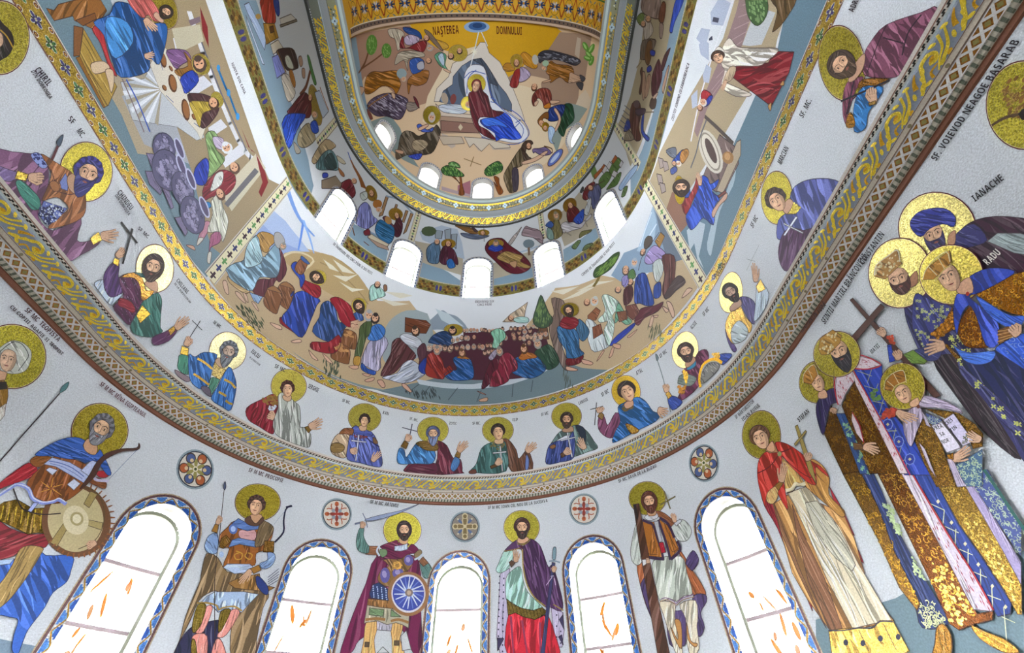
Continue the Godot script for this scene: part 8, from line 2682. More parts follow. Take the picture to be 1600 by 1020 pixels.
	face([-30,156,7.6,12,-6.4,20],0.1,0x3c3026,2,0x3c3026,1,0xd2ad90,false)
	fig("painted_guest","guest in lilac, ochre and blue at the table, nearest the seated teacher","painted figure","guests at the feast",W,-12.24,11.14,0.0080,1.4)
	S("robe",0x7a5a84,[-46,-42,-35,20,-17,28,-14,-12,-11,-38,-26,-46],58,8)
	S("ochre",0x8a6428,[-34,13,-11,29,13,35,9,3.2,2.8,-39,-10,-45,-7.4,6.4],13,8)
	S("blue",0x24409c,[6.2,-37,3.2,15,26,23,37,-42,22,-45],12,8)
	halo([0.2,58,-0.4,-37,21,0.5],0xc2b45a)
	small([-2.2,53,-2.1,-28,15,-4.3],0x4a3a34,true)
	fig("painted_guest","crowned guest in brown with a yellow coat at the middle of the table","painted figure","guests at the feast",W,-11.50,11.16,0.0080,1.6)
	S("robe",0x4a2c30,[-34,-43,-25,2.9,-10,37,11,63,30,37,40,-30,30,-49,-0.8,-46],12,14)
	S("yellow",0xa8953c,[-20,-47,-12,-9,0.8,27,15,21,13,-20,33,-51,4.1,-51],12,8)
	halo([3.6,62,-2.1,-26,17,-0.4],0xc2b45a)
	small([6.1,41,-3.5,-23,13,-4.5],0x4a3428,false)
	fig("painted_guest","white-haired guest in pale green with a blue skirt by the water jars","painted figure","guests at the feast",W,-10.50,10.63,0.0080,1.6)
	S("robe",0x7f9a68,[-47,10,-42,49,-15,51,-7.5,25,22,44,30,9,30,-53,-1.8,-15],10,12)
	S("blue_skirt",0x1c3c9c,[-2.8,-80,-6.6,-27,14,-30,39,-71,21,-102],-10,6)
	S("lilac",0xb0a4bc,[-34,33,-17,71,2.7,53,-11,28],40,4)
	small([5.2,71,-3.4,-24,14,0.2],0xc9cdd2,true)
	fig("painted_guest","guest in dark red holding a cloth at the end of the table","painted figure","guests at the feast",W,-9.85,10.57,0.0080,1.7)
	S("robe",0x7c2430,[-25,-73,-29,9,1.6,58,25,46,29,-7.8,7.4,-61,-0.8,-96],-92,12)
	S("cloth",0xc4c8c4,[-28,-10,-20,19,-0.1,-9,-4.9,-59,-18,-38],8,5)
	small([-9,73,-5.4,-24,15,-2],0x5a4438,false)
	fig("painted_servant","servant in white with rose stockings pouring water into a jar","painted figure","figures of the feast",W,-9.40,9.77,0.0080,1.6)
	S("stocking",0xb08090,[-6.3,-45,9,-35,20,-81,17,-109,2.6,-79],-59,4)
	S("stocking",0x9f6480,[27,-54,40,-15,55,-41,47,-77,58,-98],-61,5)
	S("tunic",0xbfc0b4,[-31,3.8,-32,49,0.2,37,35,29,61,-31,37,-21,15,-58,-6.2,-11],-23,14)
	S("foot",0xb89684,[0.8,-139,14,-122,24,-125,9,-136])
	S("boot",0xc0bcb4,[10,-94,20,-81,20,-112])
	S("boot",0xc0bcb4,[51,-94,57,-85,71,-110,63,-113])
	small([-29,51,-4,-18,15,-0.8],0x5a4236,false)
	S("pitcher",0x2c7ab0,[-43,-28,-34,-2.1,-22,-5,-31,-31])
	fig("painted_jar","rose-brown stone water jar, topmost of the four by the table","painted jar","stone water jars of the feast",W,-11.21,9.24,0.0110,1.3)
	P("foot",0x78728e,[-11,-54,-0.4,-34,20,-47,24,-63],1,3)
	E("body",0x3a3a50,[-0.1,-0.3,-7.3,-34,28,-13],18)
	E("body",0x5c5a76,[-0.1,-0.3,-6.9,-32,26,-12],18)
	K("stone",0x8a86a2,3,5.4,0,34,[-14,-18,-21,19,9,24,23,-9,5.7,-25])
	K("mortar",0x30304a,0,5.4,1,26,[-14,-18,-21,19,9,24,23,-9,5.7,-25])
	E("rim",0xb0b2cc,[16,42,-1.8,-13,22,-3.9],16)
	E("mouth",0x5a5470,[16,42,-1.1,-8,19,-3.3],16)
	fig("painted_jar","blue-grey stone water jar with wide body, second of the four","painted jar","stone water jars of the feast",W,-10.85,8.99,0.0145,1.3)
	P("foot",0x78728e,[-22,-56,-13,-37,27,-44,30,-53,2.2,-64],0,3)
	E("body",0x3a3a50,[0.5,0.1,-10,-43,39,-16],18)
	E("body",0x5c5a76,[0.5,0.1,-10,-41,37,-15],18)
	K("stone",0x8a86a2,3,5.5,0,34,[-17,-24,-28,26,14,31,31,-16,8,-33])
	K("mortar",0x30304a,0,5.5,1,26,[-17,-24,-28,26,14,31,31,-16,8,-33])
	E("rim",0xb0b2cc,[9,47,-2.1,-13,23,-4.1],16)
	E("mouth",0x5a5470,[9,47,-1.3,-8,19,-3.5],16)
	fig("painted_jar","narrow stone water jar in the middle of the row","painted jar","stone water jars of the feast",W,-10.34,9.14,0.0180,1.4)
	P("foot",0x78728e,[-30,-54,-16,-41,15,-53,14,-62],1,3)
	E("body",0x3a3a50,[-0.5,-0.2,-9,-34,37,-12],18)
	E("body",0x5c5a76,[-0.5,-0.2,-8,-32,36,-12],18)
	K("stone",0x8a86a2,3,5.9,0,34,[-17,-18,-26,24,11,24,29,-13,6.8,-28])
	K("mortar",0x30304a,0,5.9,1.1,26,[-17,-18,-26,24,11,24,29,-13,6.8,-28])
	E("rim",0xb0b2cc,[-7.1,39,-2.6,-13,24,-4.2],16)
	E("mouth",0x5a5470,[-7.1,39,-1.7,-8,20,-3.6],16)
	fig("painted_jar","lowest dark stone water jar into which the servant pours","painted jar","stone water jars of the feast",W,-9.78,9.02,0.0215,1.5)
	P("foot",0x78728e,[-24,-54,-15,-34,19,-41,22,-54],0,3)
	E("body",0x3a3a50,[-0.5,0.1,-12,-38,41,-14],18)
	E("body",0x5c5a76,[-0.5,0.1,-12,-36,39,-14],18)
	K("stone",0x8a86a2,3,6.2,0,34,[-20,-20,-28,26,14,27,32,-15,6,-30])
	K("mortar",0x30304a,0,6.2,1.2,26,[-20,-20,-28,26,14,27,32,-15,6,-30])
	E("rim",0xb0b2cc,[4.4,47,-3.5,-14,26,-4.4],16)
	E("mouth",0x5a5470,[4.4,47,-2.3,-9,22,-3.8],16)

func well_scene():
	fig("painted_landscape","panel ground of the well scene, blue-grey water meadow and pale road at right","painted background","",W,10.95,9.64,0.0030,0)
	B("meadow",0x67808e,[338,-122,308,-138,118,-144,57,-143,-237,-133,-251,-131,-250,405,-124,217,-130,2.6,143,-34,204,-58,331,-11])
	B("sand",0xa99b82,[-250,405,-140,402,-2.8,331,96,262,205,191,318,192,333,-51,297,-31,241,-36,193,-56,162,-16,93,14,11,49,-136,121,-232,81])
	B("brown_hill",0x8a6a5a,[-240,208,-182,218,-148,109,-196,56,-237,73])
	B("brick_wall",0x8f7a7c,[-1.4,195,82,201,183,171,255,166,319,177,327,45,253,93,209,90,129,121,63,161,-7.3,165])
	L("brick_line",0xa89496,2.1,2.1,[75,172,130,129])
	L("brick_line",0xa89496,2.1,2.1,[103,168,153,120])
	L("brick_line",0xa89496,2,2,[130,164,175,112])
	L("brick_line",0xa89496,1.9,1.9,[156,161,195,103])
	L("brick_line",0xa89496,1.9,1.9,[181,157,215,96])
	L("brick_line",0xa89496,1.8,1.8,[205,154,234,88])
	L("brick_line",0xa89496,1.8,1.8,[228,151,253,81])
	L("brick_line",0xa89496,1.7,1.7,[250,148,270,74])
	L("brick_line",0xa89496,1.7,1.7,[271,145,287,67])
	B("road",0xb4b8bc,[209,90,254,85,275,40,275,2.9,223,12,213,56])
	L("wall_top",0xd0d2d8,8,8,[-27,197,77,220,200,218,263,201,317,208])
	P("house",0xaab2c4,[170,322,187,300,183,261,152,232,154,292])
	P("house",0xaab2c4,[239,304,273,275,268,206,226,211,219,278])
	P("house",0xaab2c4,[179,350,204,334,209,277,171,276])
	P("house",0xaab2c4,[117,244,143,241,142,205,112,194,107,225])
	P("house",0xaab2c4,[61,279,84,250,53,222,38,248])
	P("house_window",0x4a5060,[234,279,236,244,227,243,225,278])
	P("house_window",0x4a5060,[192,269,200,255,193,245,188,265])
	S("stream",0xa3b4c0,[11,-63,-24,-81,-92,-68,-162,-95,-191,-106,-178,-69,-102,-49,-47,-64,-13,-57])
	P("cloth_rock",0xaebac4,[-211,47,-164,16,-150,-26,-221,-62,-228,-108,-230,-64,-212,-16,-237,-14])
	T("CRISTOS VORBIND CU SAMARINEANCA",-28,356,-3.1,20,0.27,0x5a5058)
	fig("painted_tree","old olive tree with thick brown trunk at the top right of the well scene","painted tree","",W,13.72,9.49,0.0080,1.2)
	S("trunk",0x5f4a2a,[47,109,14,51,2.8,15,-20,6,-30,2.2,-15,-19,3.6,-31,22,-36,55,-16],-124,14)
	S("crown",0x44603c,[32,183,36,127,12,63,-11,46,-29,66,-24,108,-6.3,143])
	K("crown",0x7a9468,1,8,4.9,60,[33,177,36,127,12,67,-12,54,-27,67,-22,110],-108)
	fig("painted_well","round stone well with wooden pole and clay jug","painted well","",W,10.95,10.44,0.0080,1.9)
	P("base",0x7a6a68,[-85,-12,38,-25,42,-114,21,-150,-42,-139,-66,-104],-99,8)
	P("step",0xa89c88,[-64,-102,52,-111,61,-123,37,-145,-55,-133])
	E("stone_ring",0xc4bfb4,[-7.2,-6.5,-24,42,-24,-74],20)
	E("stone_ring",0x8f887e,[-7.2,-6.5,-18,31,-21,-67],20)
	E("stone_ring",0xcac5ba,[-7.2,-6.5,-16,27,-19,-60],20)
	E("shaft",0x5a4c48,[-4.8,-9,-9,15,-13,-46],14)
	L("pole",0x5a5450,8,8,[46,79,46,-6.1,44,-98])
	L("bucket_rope",0x6a6a70,7.2,7.2,[41,65,-2.2,70,-40,64,-79,68])
	E("jug",0x9a7850,[13,-98,-11,22,-8,-15],12)
	E("jug",0xb89468,[14,-94,-6,12,-5.3,-9],8)
	fig("painted_teacher","haloed teacher in red and blue seated on the well steps","painted figure","haloed teacher in red and blue",W,9.63,9.99,0.0085,2.0)
	S("robe",0x1f4fb0,[-55,47,-10,36,35,44,63,38,72,4.7,67,-19,92,-48,75,-50,58,-38,61,-82,38,-75,1.8,-100,-11,-42,-46,-24,-67,-2.9],-100,30)
	S("tunic",0x8c2a2a,[-40,103,-8,73,27,60,49,63,31,35,-4.8,41,-53,51],-110,10)
	S("blue_shawl",0x2c4f9c,[-7.7,99,7.3,76,-11,71,-23,96],-64,2)
	halo([-23,139,-16,32,-26,-35],0xd0b63c)
	face([-15,133,23,-45,14,19],0.2,0x3a2a22,2,0x3a2a22,1,0xd2ad90,false)
	S("foot",0xbf9f8c,[22,-72,56,-86,85,-102,75,-112,48,-94,15,-88])
	hand([42,29,5.3,-9,18,38],true,1)
	P("sandal_box",0x7c4a44,[62,-71,88,-95,84,-101,62,-81])
	fig("painted_person","small figures in blue and ochre behind the well near the town","painted figure","figures of the well scene",W,10.09,11.86,0.0080,2.3)
	S("blue",0x2c509c,[-27,58,18,17,20,0.2,-24,18,-37,49],-95,5)
	S("ochre",0xa87c44,[15,15,35,-17,27,-37,-5.3,-17,-3.9,10],-96,5)
	S("grey",0x6a707c,[-24,129,9,63,-13,43,-26,88],-84,4)
	S("blue",0x4a5c90,[-53,56,-31,25,-36,6.7,-60,35],-82,4)
	small([-17,11,-9,14,-2.3,-13],0xd0ccc4,true)
	small([-29,41,-8,14,-3.1,-11],0x6a5a50,false)
	P("house",0x9a8f8c,[-66,179,-53,133,-65,106,-84,134])
	P("house",0x9a8f8c,[-107,149,-93,107,-104,77,-123,103])
	P("house",0x9a8f8c,[-116,103,-102,63,-113,35,-131,58])
	P("house",0x9a8f8c,[-59,136,-46,93,-57,66,-76,94])
	fig("painted_woman","woman in a white veil and deep red skirt leaning towards the well","painted figure","figures of the well scene",W,12.90,9.48,0.0085,1.4)
	P("skirt",0x7c1420,[-24,101,6.9,-21,27,-28,37,-90,8,-100,-51,-88,-45,99],110,24)
	S("veil",0xcfc8bc,[-7.4,194,16,174,8,123,19,46,32,-30,26,-38,8,-13,-4.8,10,-24,101,-38,123,-59,131,-57,70,-52,2.1,-58,3.7,-72,56,-75,116,-68,142,-43,147,-35,173],-82,30)
	S("sleeve",0xb9a68c,[-61,139,-32,128,-26,99,-47,97,-64,126],-159,5)
	S("veil",0xd4cec4,[-24,234,-8,218,-9,183,-17,180,-18,219],-94,3)
	face([-27,202,9,-28,8,20],0.1,0x4a3628,1,0x3a2a22,0,0xd2ad90,false)
	S("foot",0xb8925c,[-54,-78,-46,-84,-58,-92])
	S("foot",0xb8925c,[-15,-89,-6.4,-93,-12,-101])
	hand([-57,124,-0.7,8,-30,4.2],false,1)
	fig("painted_person","two small figures in red and blue at the wall, left of the white-veiled woman","painted figure","figures of the well scene",W,11.73,11.60,0.0080,2.0)
	S("robe",0x9a2c34,[15,14,17,-39,-6.9,-29,-2.1,21],-101,4)
	S("robe",0x2c3f94,[10,-24,16,-46,-4.5,-38,-15,-14],-101,3)
	small([-9,-2.3,-7,18,-5.6,-12],0xc9c4bc,false)
	small([-24,6.5,-6.2,15,-4.4,-11],0x6a4c3c,false)

func high_scenes():
	fig("painted_landscape","narrow blue-grey ground strip under the scenes between the high windows","painted background","",W,-0.02,14.85,0.0025,0)
	B("ground",0x7f95a5,[-842,-117,-997,-66,-1169,-50,-1315,-29,-1304,77,-1210,83,-1105,89,-938,115,-840,74,-769,12,-738,-116])
	B("ground",0x7f95a5,[-647,-18,-588,48,-430,111,-395,32,-389,-78,-498,-96,-584,-103])
	B("ground",0x7f95a5,[-251,118,-129,51,-63,-4.9,-57,-101,-169,-98,-255,-97])
	B("ground",0x7f95a5,[70,19,156,31,262,44,267,-95,199,-93,66,-101])
	B("ground",0x7f95a5,[400,63,504,52,585,47,577,-86,487,-93,385,-100])
	B("ground",0x7f95a5,[812,78,904,48,1069,24,1242,43,1336,36,1345,-56,1236,-104,1035,-117,845,-102,741,-79])
	B("sand",0xaaa394,[-301,210,-206,239,-142,198,-70,191,-66,41,-159,65,-260,73])
	B("sand",0xaaa394,[63,131,159,169,276,162,268,41,156,31,70,14])
	B("sand",0xaaa394,[393,345,544,401,590,147,593,36,483,67,408,80])
	B("sand",0xa59b84,[1141,308,1303,368,1336,36,1242,43,1107,22,976,62,823,100,870,424,1006,337])
	B("pale_wall",0xa8b4c4,[-194,423,-113,422,-82,299,-62,166,-141,193,-206,234,-268,240,-291,296])
	L("river",0xa7b8cc,9,9,[-178,199,-82,199])
	L("river",0xa7b8cc,12,12,[98,187,284,183])
	L("river",0x8ba0b8,6.8,6.8,[-659,12,-577,64,-459,100])
	fig("painted_person","enthroned figure in red and blue on a gilded seat at the upper left","painted figure","figures of the scenes between the high windows",W,-12.59,16.09,0.0070,2.3)
	P("step",0x9fb0cc,[-45,-129,-47,-97,4.8,-74,42,-57,68,-95,13,-115],31,3)
	P("step",0xb4c0d4,[-23,-139,100,-125,95,-137,-4.7,-145])
	S("robe",0xa03a2c,[-45,-19,-47,72,-19,64,15,43,18,1.5,3.8,-39,-21,-33],-51,10)
	S("blue",0x2c468c,[-36,71,-38,111,-3.4,94,5.9,70,-10,61],-43,4)
	P("throne",0x9a7830,[8,-48,19,29,56,28,57,-72],9,6)
	P("seat_hole",0x5a3c20,[22,-16,23,16,37,11,37,-21])
	E("finial",0xa8884a,[-11,-67,-2.2,-18,6,-5.6],10)
	P("shelf",0xc8c4bc,[13,78,13,179,34,216,34,74])
	P("shelf",0x7a7468,[28,64,32,217,38,218,34,65])
	fig("painted_person","bearded elder in dark brown with a blue panel, standing by a pale stool","painted figure","figures of the scenes between the high windows",W,-11.36,16.20,0.0070,2.5)
	P("stool",0xc4bcac,[-61,-55,-63,8,-37,29,-35,-57])
	S("cloak",0x3c2628,[-38,-30,-33,52,-15,112,30,111,34,78,23,10,-1.5,-9],11,10)
	S("white_sleeve",0xc0c2b4,[-12,21,-11,53,21,67,29,54,14,18],34,3)
	P("panel",0x7d86c0,[-30,-71,-29,-24,24,-13,25,-84],8,6)
	L("gold_trim",0x8a6a34,7.4,7.4,[-36,-22,26,-4.1])
	S("robe",0xbfb8ac,[27,-46,36,8,93,22,102,-53,62,-58],30,5)
	S("head",0xa88c78,[9,131,11,159,32,155,37,128,25,122])
	S("head",0xa88c78,[45,133,51,159,73,139,68,118])
	S("orange",0x9c6c30,[28,21,30,47,66,47,79,24,54,13],10,3)
	fig("painted_tree","slim green tree with crooked brown trunk beside the upper left cornice","painted tree","",W,-10.66,18.14,0.0070,3.0)
	S("crown",0x4f7a48,[-49,19,-42,39,0.6,40,44,41,42,15,2.1,11],1,4)
	L("trunk",0x6e4634,13,13,[39,-139,30,-68,-2.3,8])
	fig("painted_person","haloed mother in dark red and blue with a child before a small house","painted figure","figures of the scenes between the high windows",W,-9.74,16.18,0.0070,2.8)
	halo([12,166,-12,-56,65,-18],0xb8a24c)
	P("house",0xa9b4c4,[-26,194,-20,247,67,283,69,201])
	L("roof",0xa06a34,6.6,6.6,[-27,261,64,287])
	S("cloak",0x541a24,[-52,61,-44,116,-9,136,23,106,23,53,-33,-83,-43,-41],-80,10)
	S("robe",0x2450b0,[-25,-139,-32,-85,2.1,35,17,46,29,-52,54,-158,-11,-152],-72,16)
	small([-22,138,-5.2,-20,11,-10],0x4a1c24,false)
	S("kneeling",0x9a8e74,[38,-25,42,60,88,73,103,53,96,-31,76,-80,53,-77],20,10)
	S("blue",0x2c50a4,[47,75,55,128,88,124,89,87,71,60],23,4)
	S("foot",0x9a9488,[49,-108,90,-85,83,-124])
	small([36,135,-6.3,-29,13,-2.7],0x8a8474,false)
	fig("painted_person","bowed bearded man in grey green kneeling at the edge of the first high window","painted figure","figures of the scenes between the high windows",W,-7.83,16.76,0.0070,3.0)
	S("rock",0xa89678,[-53,-84,-60,87,-11,154,-15,92,-30,-6.5,-32,-89],7,6)
	S("robe",0x5f7f84,[-26,-86,-32,12,-15,92,24,102,54,54,24,-14,-5.3,-80],-62,14)
	S("dark",0x35494c,[-14,11,-2.9,86,45,57,14,-26],-1,4)
	S("sleeve",0x9c6c48,[49,66,82,79,90,61,73,48])
	S("scroll",0xc0b8a4,[18,114,46,144,66,146,57,120,33,100])
	P("desk",0x8a7c6c,[25,-108,60,8,97,7.7,102,-24,42,-142])
	S("blue",0x3c50a8,[13,-70,28,-38,36,-54,23,-90])
	L("sky_streak",0x3c5aac,7.5,7.5,[48,226,78,206])
	L("wing_tip",0x8a5c3c,13,19,[78,206,136,178])
	fig("painted_person","winged messenger in lilac and blue bending over a reclining group","painted figure","figures of the scenes between the high windows",W,-5.44,16.34,0.0070,3.1)
	L("wing",0x8a5a30,19,35,[-137,236,-89,216,-54,179])
	S("red_robe",0x6c2432,[-148,20,-127,126,-106,131,-74,94,-79,34,-112,25],-90,8)
	small([-104,153,-7.8,-24,10,-10],0x8a7060,false)
	halo([-13,193,-15,-46,27,-30],0xb89a44)
	small([-12,194,-10,-21,10,-21],0x6a4a34,false)
	S("robe",0x7f84b8,[-34,24,-21,96,6.2,97,31,54,59,48,45,-23,30,-62,-7.7,-83,-21,-61],-74,18)
	S("sleeve",0xb4bcb8,[-55,115,-36,172,-20,139,-34,92],-33,3)
	E("fan",0x9c6a34,[31,158,-16,-36,13,-22],12)
	small([46,126,0.1,-23,14,8],0xb4b0ac,false)
	fig("painted_person","reclining mother in teal and plum under a columned canopy, nursing a child","painted figure","figures of the scenes between the high windows",W,-4.35,16.88,0.0070,3.2)
	P("column",0x9c7c5c,[-57,209,-45,220,-38,54,-51,25])
	P("column",0x9c7c5c,[-1.2,210,8,215,10,173,-0.2,155])
	P("column",0x9c7c5c,[53,212,65,219,63,102,53,103])
	P("column",0x9c7c5c,[79,215,92,216,85,45,75,13])
	L("canopy",0x8a9cae,12,12,[-55,215,-13,252,35,255,89,219])
	halo([15,131,-32,-18,1.3,-53],0xb89a44)
	S("plum",0x4f2438,[-34,36,-16,71,24,38,25,131,59,87,64,-8,45,-37,29,11,-4,17],-50,10)
	S("robe",0x2c6a94,[-44,-83,-45,0.1,-18,23,27,20,40,-42,30,-113,-11,-116],7,16)
	P("bed",0xbdb4a0,[-62,-155,-52,-123,30,-113,28,-134,-36,-163])
	P("bed_side",0xa08a7c,[-61,-159,28,-134,38,-153,-10,-173])
	small([23,123,-10,-16,9,-25],0x4a2a30,false)
	E("child",0xa88454,[-7.2,47,-8,-26,16,-14],10)
	L("stick",0x6a4c3c,5.8,5.8,[-130,-175,-111,-207])
	L("stick",0x6a4c3c,5.8,5.8,[-68,-200,-44,-201])
	S("red",0x6a2430,[-84,-143,-69,-105,-57,-129,-73,-159])
	fig("painted_person","two haloed figures in slate blue and dark red before pale towers","painted figure","figures of the scenes between the high windows",W,-1.38,16.76,0.0070,3.3)
	P("tower",0x8f9aa4,[-39,196,-10,222,-4.4,118,-29,119])
	P("tower",0x8f9aa4,[-2.5,171,24,186,28,51,4.2,87])
	P("tower",0x8f9aa4,[-84,171,-47,180,-47,111,-76,100])
	E("shrub",0x4a5a44,[-112,141,-35,-24,5.3,-43],12)
	halo([-10,82,-33,-13,3.5,-41],0xb89c40)
	S("blue_robe",0x55708a,[-104,-18,-88,44,-61,70,-44,24,-39,-76,-54,-102,-88,-99],-84,10)
	S("plum_robe",0x4f2238,[-34,40,-12,60,20,38,43,-39,43,-79,9,-48,-9,-94,-40,-67],-85,12)
	S("blue",0x2c68a4,[-6.5,-63,14,-36,36,-90,9,-112],-85,4)
	small([-10,80,-15,-5.9,2.6,-30],0x4a2430,false)
	small([-64,74,-14,-7.3,2.9,-27],0x4a4a50,false)
	fig("painted_person","winged messenger flying with outspread brown wings above the middle high window","painted figure","figures of the scenes between the high windows",W,-0.24,18.80,0.0070,3.8)
	S("wing",0x7a5a34,[-105,56,-41,62,12,25,16,1.1,-31,2.4,-77,34],-9,6)
	S("wing",0x4a3a44,[-26,84,5.2,37,15,19,-7,24],-64,2)
	halo([41,11,-29,1.1,0.8,-31],0xb89c40)
	S("robe",0x5c667c,[-72,-6.4,-25,-2.6,20,-11,70,-19,45,-41,2.4,-53,-54,-38],-14,10)
	small([38,7.2,-14,0.4,0.6,-22],0x7a5a3c,false)
	L("staff",0x4a4a50,2.6,2.6,[41,75,46,-75])
	fig("painted_person","sleeper in tan robe lying on a dark red mattress, haloed in blue","painted figure","figures of the scenes between the high windows",W,1.26,16.72,0.0070,3.4)
	S("mattress",0x5a1a2a,[-97,93,-73,153,-17,153,20,79,78,-20,114,-119,101,-159,54,-166,4.2,-130,-53,-29,-89,38],-61,8)
	halo([-45,111,-37,7.5,0.2,-38],0xb89c40)
	S("blue",0x24409c,[-84,70,-60,106,-23,92,-11,56,-48,38],-40,6)
	S("robe",0x9c8454,[-41,-11,0.5,31,48,-6.8,83,-43,69,-77,113,-137,90,-140,34,-92,-12,-48],-51,16)
	small([-45,114,-16,3.3,0.1,-29],0x7a746c,true)
	S("foot",0xb09070,[17,-66,52,-69,45,-115,28,-99])
	fig("painted_tree","pale grey mountain slope and small tree right of the red mattress","painted tree","",W,2.50,17.21,0.0060,3.5)
	S("slope",0xa9a2a0,[-110,43,-84,101,-57,136,-37,167,-65,93,-98,28],-76,3)
	S("slope",0x93828a,[-40,91,-17,161,1.7,137,56,61,57,-49,15,35],-46,6)
	E("crown",0x75838c,[-9,-4.6,-28,17,-2.1,-38],12)
	L("trunk",0x7a6454,11,11,[-12,-98,-11,-36])
	fig("painted_person","haloed elder in olive with a blue bundle walking behind a white donkey","painted figure","figures of the scenes between the high windows",W,3.78,17.94,0.0070,3.7)
	halo([13,57,-36,11,6.9,-64],0xa88a44)
	S("robe",0x77704e,[-6.5,5.9,22,12,31,-79,31,-133,-9,-137,-21,-71],-97,10)
	S("bundle",0x3c5a94,[-43,17,-17,34,-1.4,-11,-17,-30],-70,3)
	S("cloth",0x7a9490,[-36,-13,-13,-56,-15,-131,-43,-96],-96,3)
	small([19,50,-15,10,1,-40],0x8a8270,true)
	fig("painted_person","haloed mother in dark red riding a white donkey towards a town","painted figure","figures of the scenes between the high windows",W,4.79,17.59,0.0070,3.6)
	S("donkey",0xb4b2b8,[-78,-57,-58,-11,-15,-50,30,-118,82,-113,84,-138,47,-140,24,-152,-19,-121,-57,-101],-58,8)
	halo([-2.2,89,-30,-19,20,-65],0xb08a34)
	S("cloak",0x5c1824,[-26,44,-2.8,75,22,42,36,-26,12,-61,-28,-40],-82,8)
	S("robe",0x2c50a4,[-4.7,-52,31,-31,60,-37,42,-112,17,-112],-83,6)
	L("leg",0x8a8478,5.5,5.5,[-56,-91,-31,-150])
	L("leg",0x8a8478,5.4,5.4,[49,-132,53,-180])
	small([1.6,79,-15,13,0.5,-35],0x5a2c34,false)
	fig("painted_person","man in dark red carrying a stick across his shoulders beside the right high window","painted figure","figures of the scenes between the high windows",W,5.96,18.01,0.0070,3.7)
	S("red",0x641c28,[-46,13,-18,69,28,45,36,10,-0.5,-0.4,-25,-39],-89,6)
	S("robe",0x585e80,[-16,1.8,36,10,55,-50,42,-111,-11,-148,-13,-88],-96,8)
	L("stick",0x4a3a34,6.1,6.1,[-43,71,83,-48])
	S("gourd",0x3c4048,[-49,81,-29,100,-27,70,-42,56])
	S("white",0xb8bcc0,[-60,-97,-11,-45,-13,-88,-48,-147],-89,3)
	small([9,21,-14,11,2.5,-32],0x5a4038,false)
	fig("painted_town","little walled town with orange roofs, trees and a blue river near the right strip","painted town","",W,7.18,17.04,0.0060,3.5)
	S("trees",0x55703f,[-61,98,-10,83,2.8,6.6,-66,20],-86,4)
	S("trees",0x55703f,[6.9,73,65,58,75,-18,16,-10],-88,4)
	S("trees",0x55703f,[-43,-22,27,-33,53,-66,15,-89,-19,-56],-87,4)
	P("house",0xc0c0c4,[-30,140,-2.5,134,3.8,93,-26,92])
	P("house",0xc0c0c4,[0.6,114,26,111,31,71,4.3,66])
	P("house",0xc0c0c4,[5.3,14,27,18,38,-31,17,-34])
	P("house",0xc0c0c4,[59,-5.3,81,-6,83,-37,61,-36])
	P("roof",0x9c5c34,[-39,159,-5.8,155,-3.8,130,-34,128])
	P("roof",0x9c5c34,[34,91,65,85,70,45,37,58])
	S("river",0x8ea4c0,[15,-112,69,-123,125,-161,129,-193,68,-167,18,-151],172,3)
	S("shrub",0x5c7048,[6.5,-182,33,-160,51,-184,24,-205],-88,3)
	S("shrub",0x5c7048,[-279,-175,-247,-161,-234,-180,-254,-201,-267,-206],-71,3)
	S("shrub",0x5c6a4c,[-236,-248,-220,-229,-190,-246,-187,-263,-219,-258],-62,3)
	S("shrub",0x6c6a44,[-236,-154,-220,-122,-173,-166,-182,-174,-213,-160],-68,3)
	E("crown",0x68804c,[-69,206,-16,24,-5.8,-71],10)
	L("trunk",0x8a6a44,7.1,7.1,[-96,138,-72,159])
	P("red_house",0x9a5c34,[-76,179,-25,157,-24,128,-77,141])
	fig("painted_person","group of spearmen in brown and dark blue on the right flank","painted figure","figures of the scenes between the high windows",W,9.61,16.96,0.0070,3.6)
	S("brown",0x543028,[-29,68,26,82,58,-1.1,34,-58,-12,-66,-33,-124,-60,-48],-137,12)
	S("blue",0x2c3a7c,[-82,106,-35,103,-33,54,-54,38],-92,3)
	S("blue",0x2c4490,[24,-76,41,-94,-3.4,-127,-0.5,-205,-16,-189,-15,-105],-114,4)
	S("grey",0x7d7464,[-105,67,-59,52,-60,-48],-91,3)
	E("helmet",0x5a4a50,[43,22,-11,38,-11,-10],10)
	S("dark",0x4a3c48,[23,22,58,-86,46,-98,16,-22])
	L("spear",0x5a5c68,3.3,3.3,[-86,191,-69,69])
	L("spear",0x5a5c68,3.4,3.4,[-67,192,-52,76])
	L("spear",0x5a5c68,3.4,3.4,[-47,190,-34,81])
	L("spear",0x5a5c68,3.4,3.4,[-27,187,-16,85])
	L("spear",0x5a5c68,3.4,3.4,[-6.5,181,2.5,86])
	L("staff",0x6a5c4c,3.4,3.4,[49,-95,78,-191])
	fig("painted_person","kneeling person in deep plum stretched out on the ground","painted figure","figures of the scenes between the high windows",W,11.29,15.60,0.0070,2.9)
	S("robe",0x4a242c,[-54,7.9,-11,48,42,25,43,-0.5,21,-48,-11,-52,-45,-27],-125,12)
	S("train",0x4f3034,[32,-24,68,-30,93,-68,71,-64,31,-51],158,4)
	S("hair",0x4a3a34,[-87,7.7,-63,-0.2,-53,-49,-76,-57,-89,-25])
	S("arm",0xb09c88,[-57,-9,-33,-45,-39,-50,-59,-27])
	fig("painted_person","fallen bodies in pale flesh tones beside brown soldiers on the right flank","painted figure","figures of the scenes between the high windows",W,10.79,16.66,0.0070,3.3)
	S("body",0xa98c78,[18,68,34,31,-2.3,-19,-42,-23,-26,17],-153,4)
	S("body",0xa98c78,[28,-6.6,39,-42,-11,-58,-30,-28],-153,4)
	S("body",0xa98c78,[39,-184,91,-187,100,-202,57,-206,28,-208],-151,4)
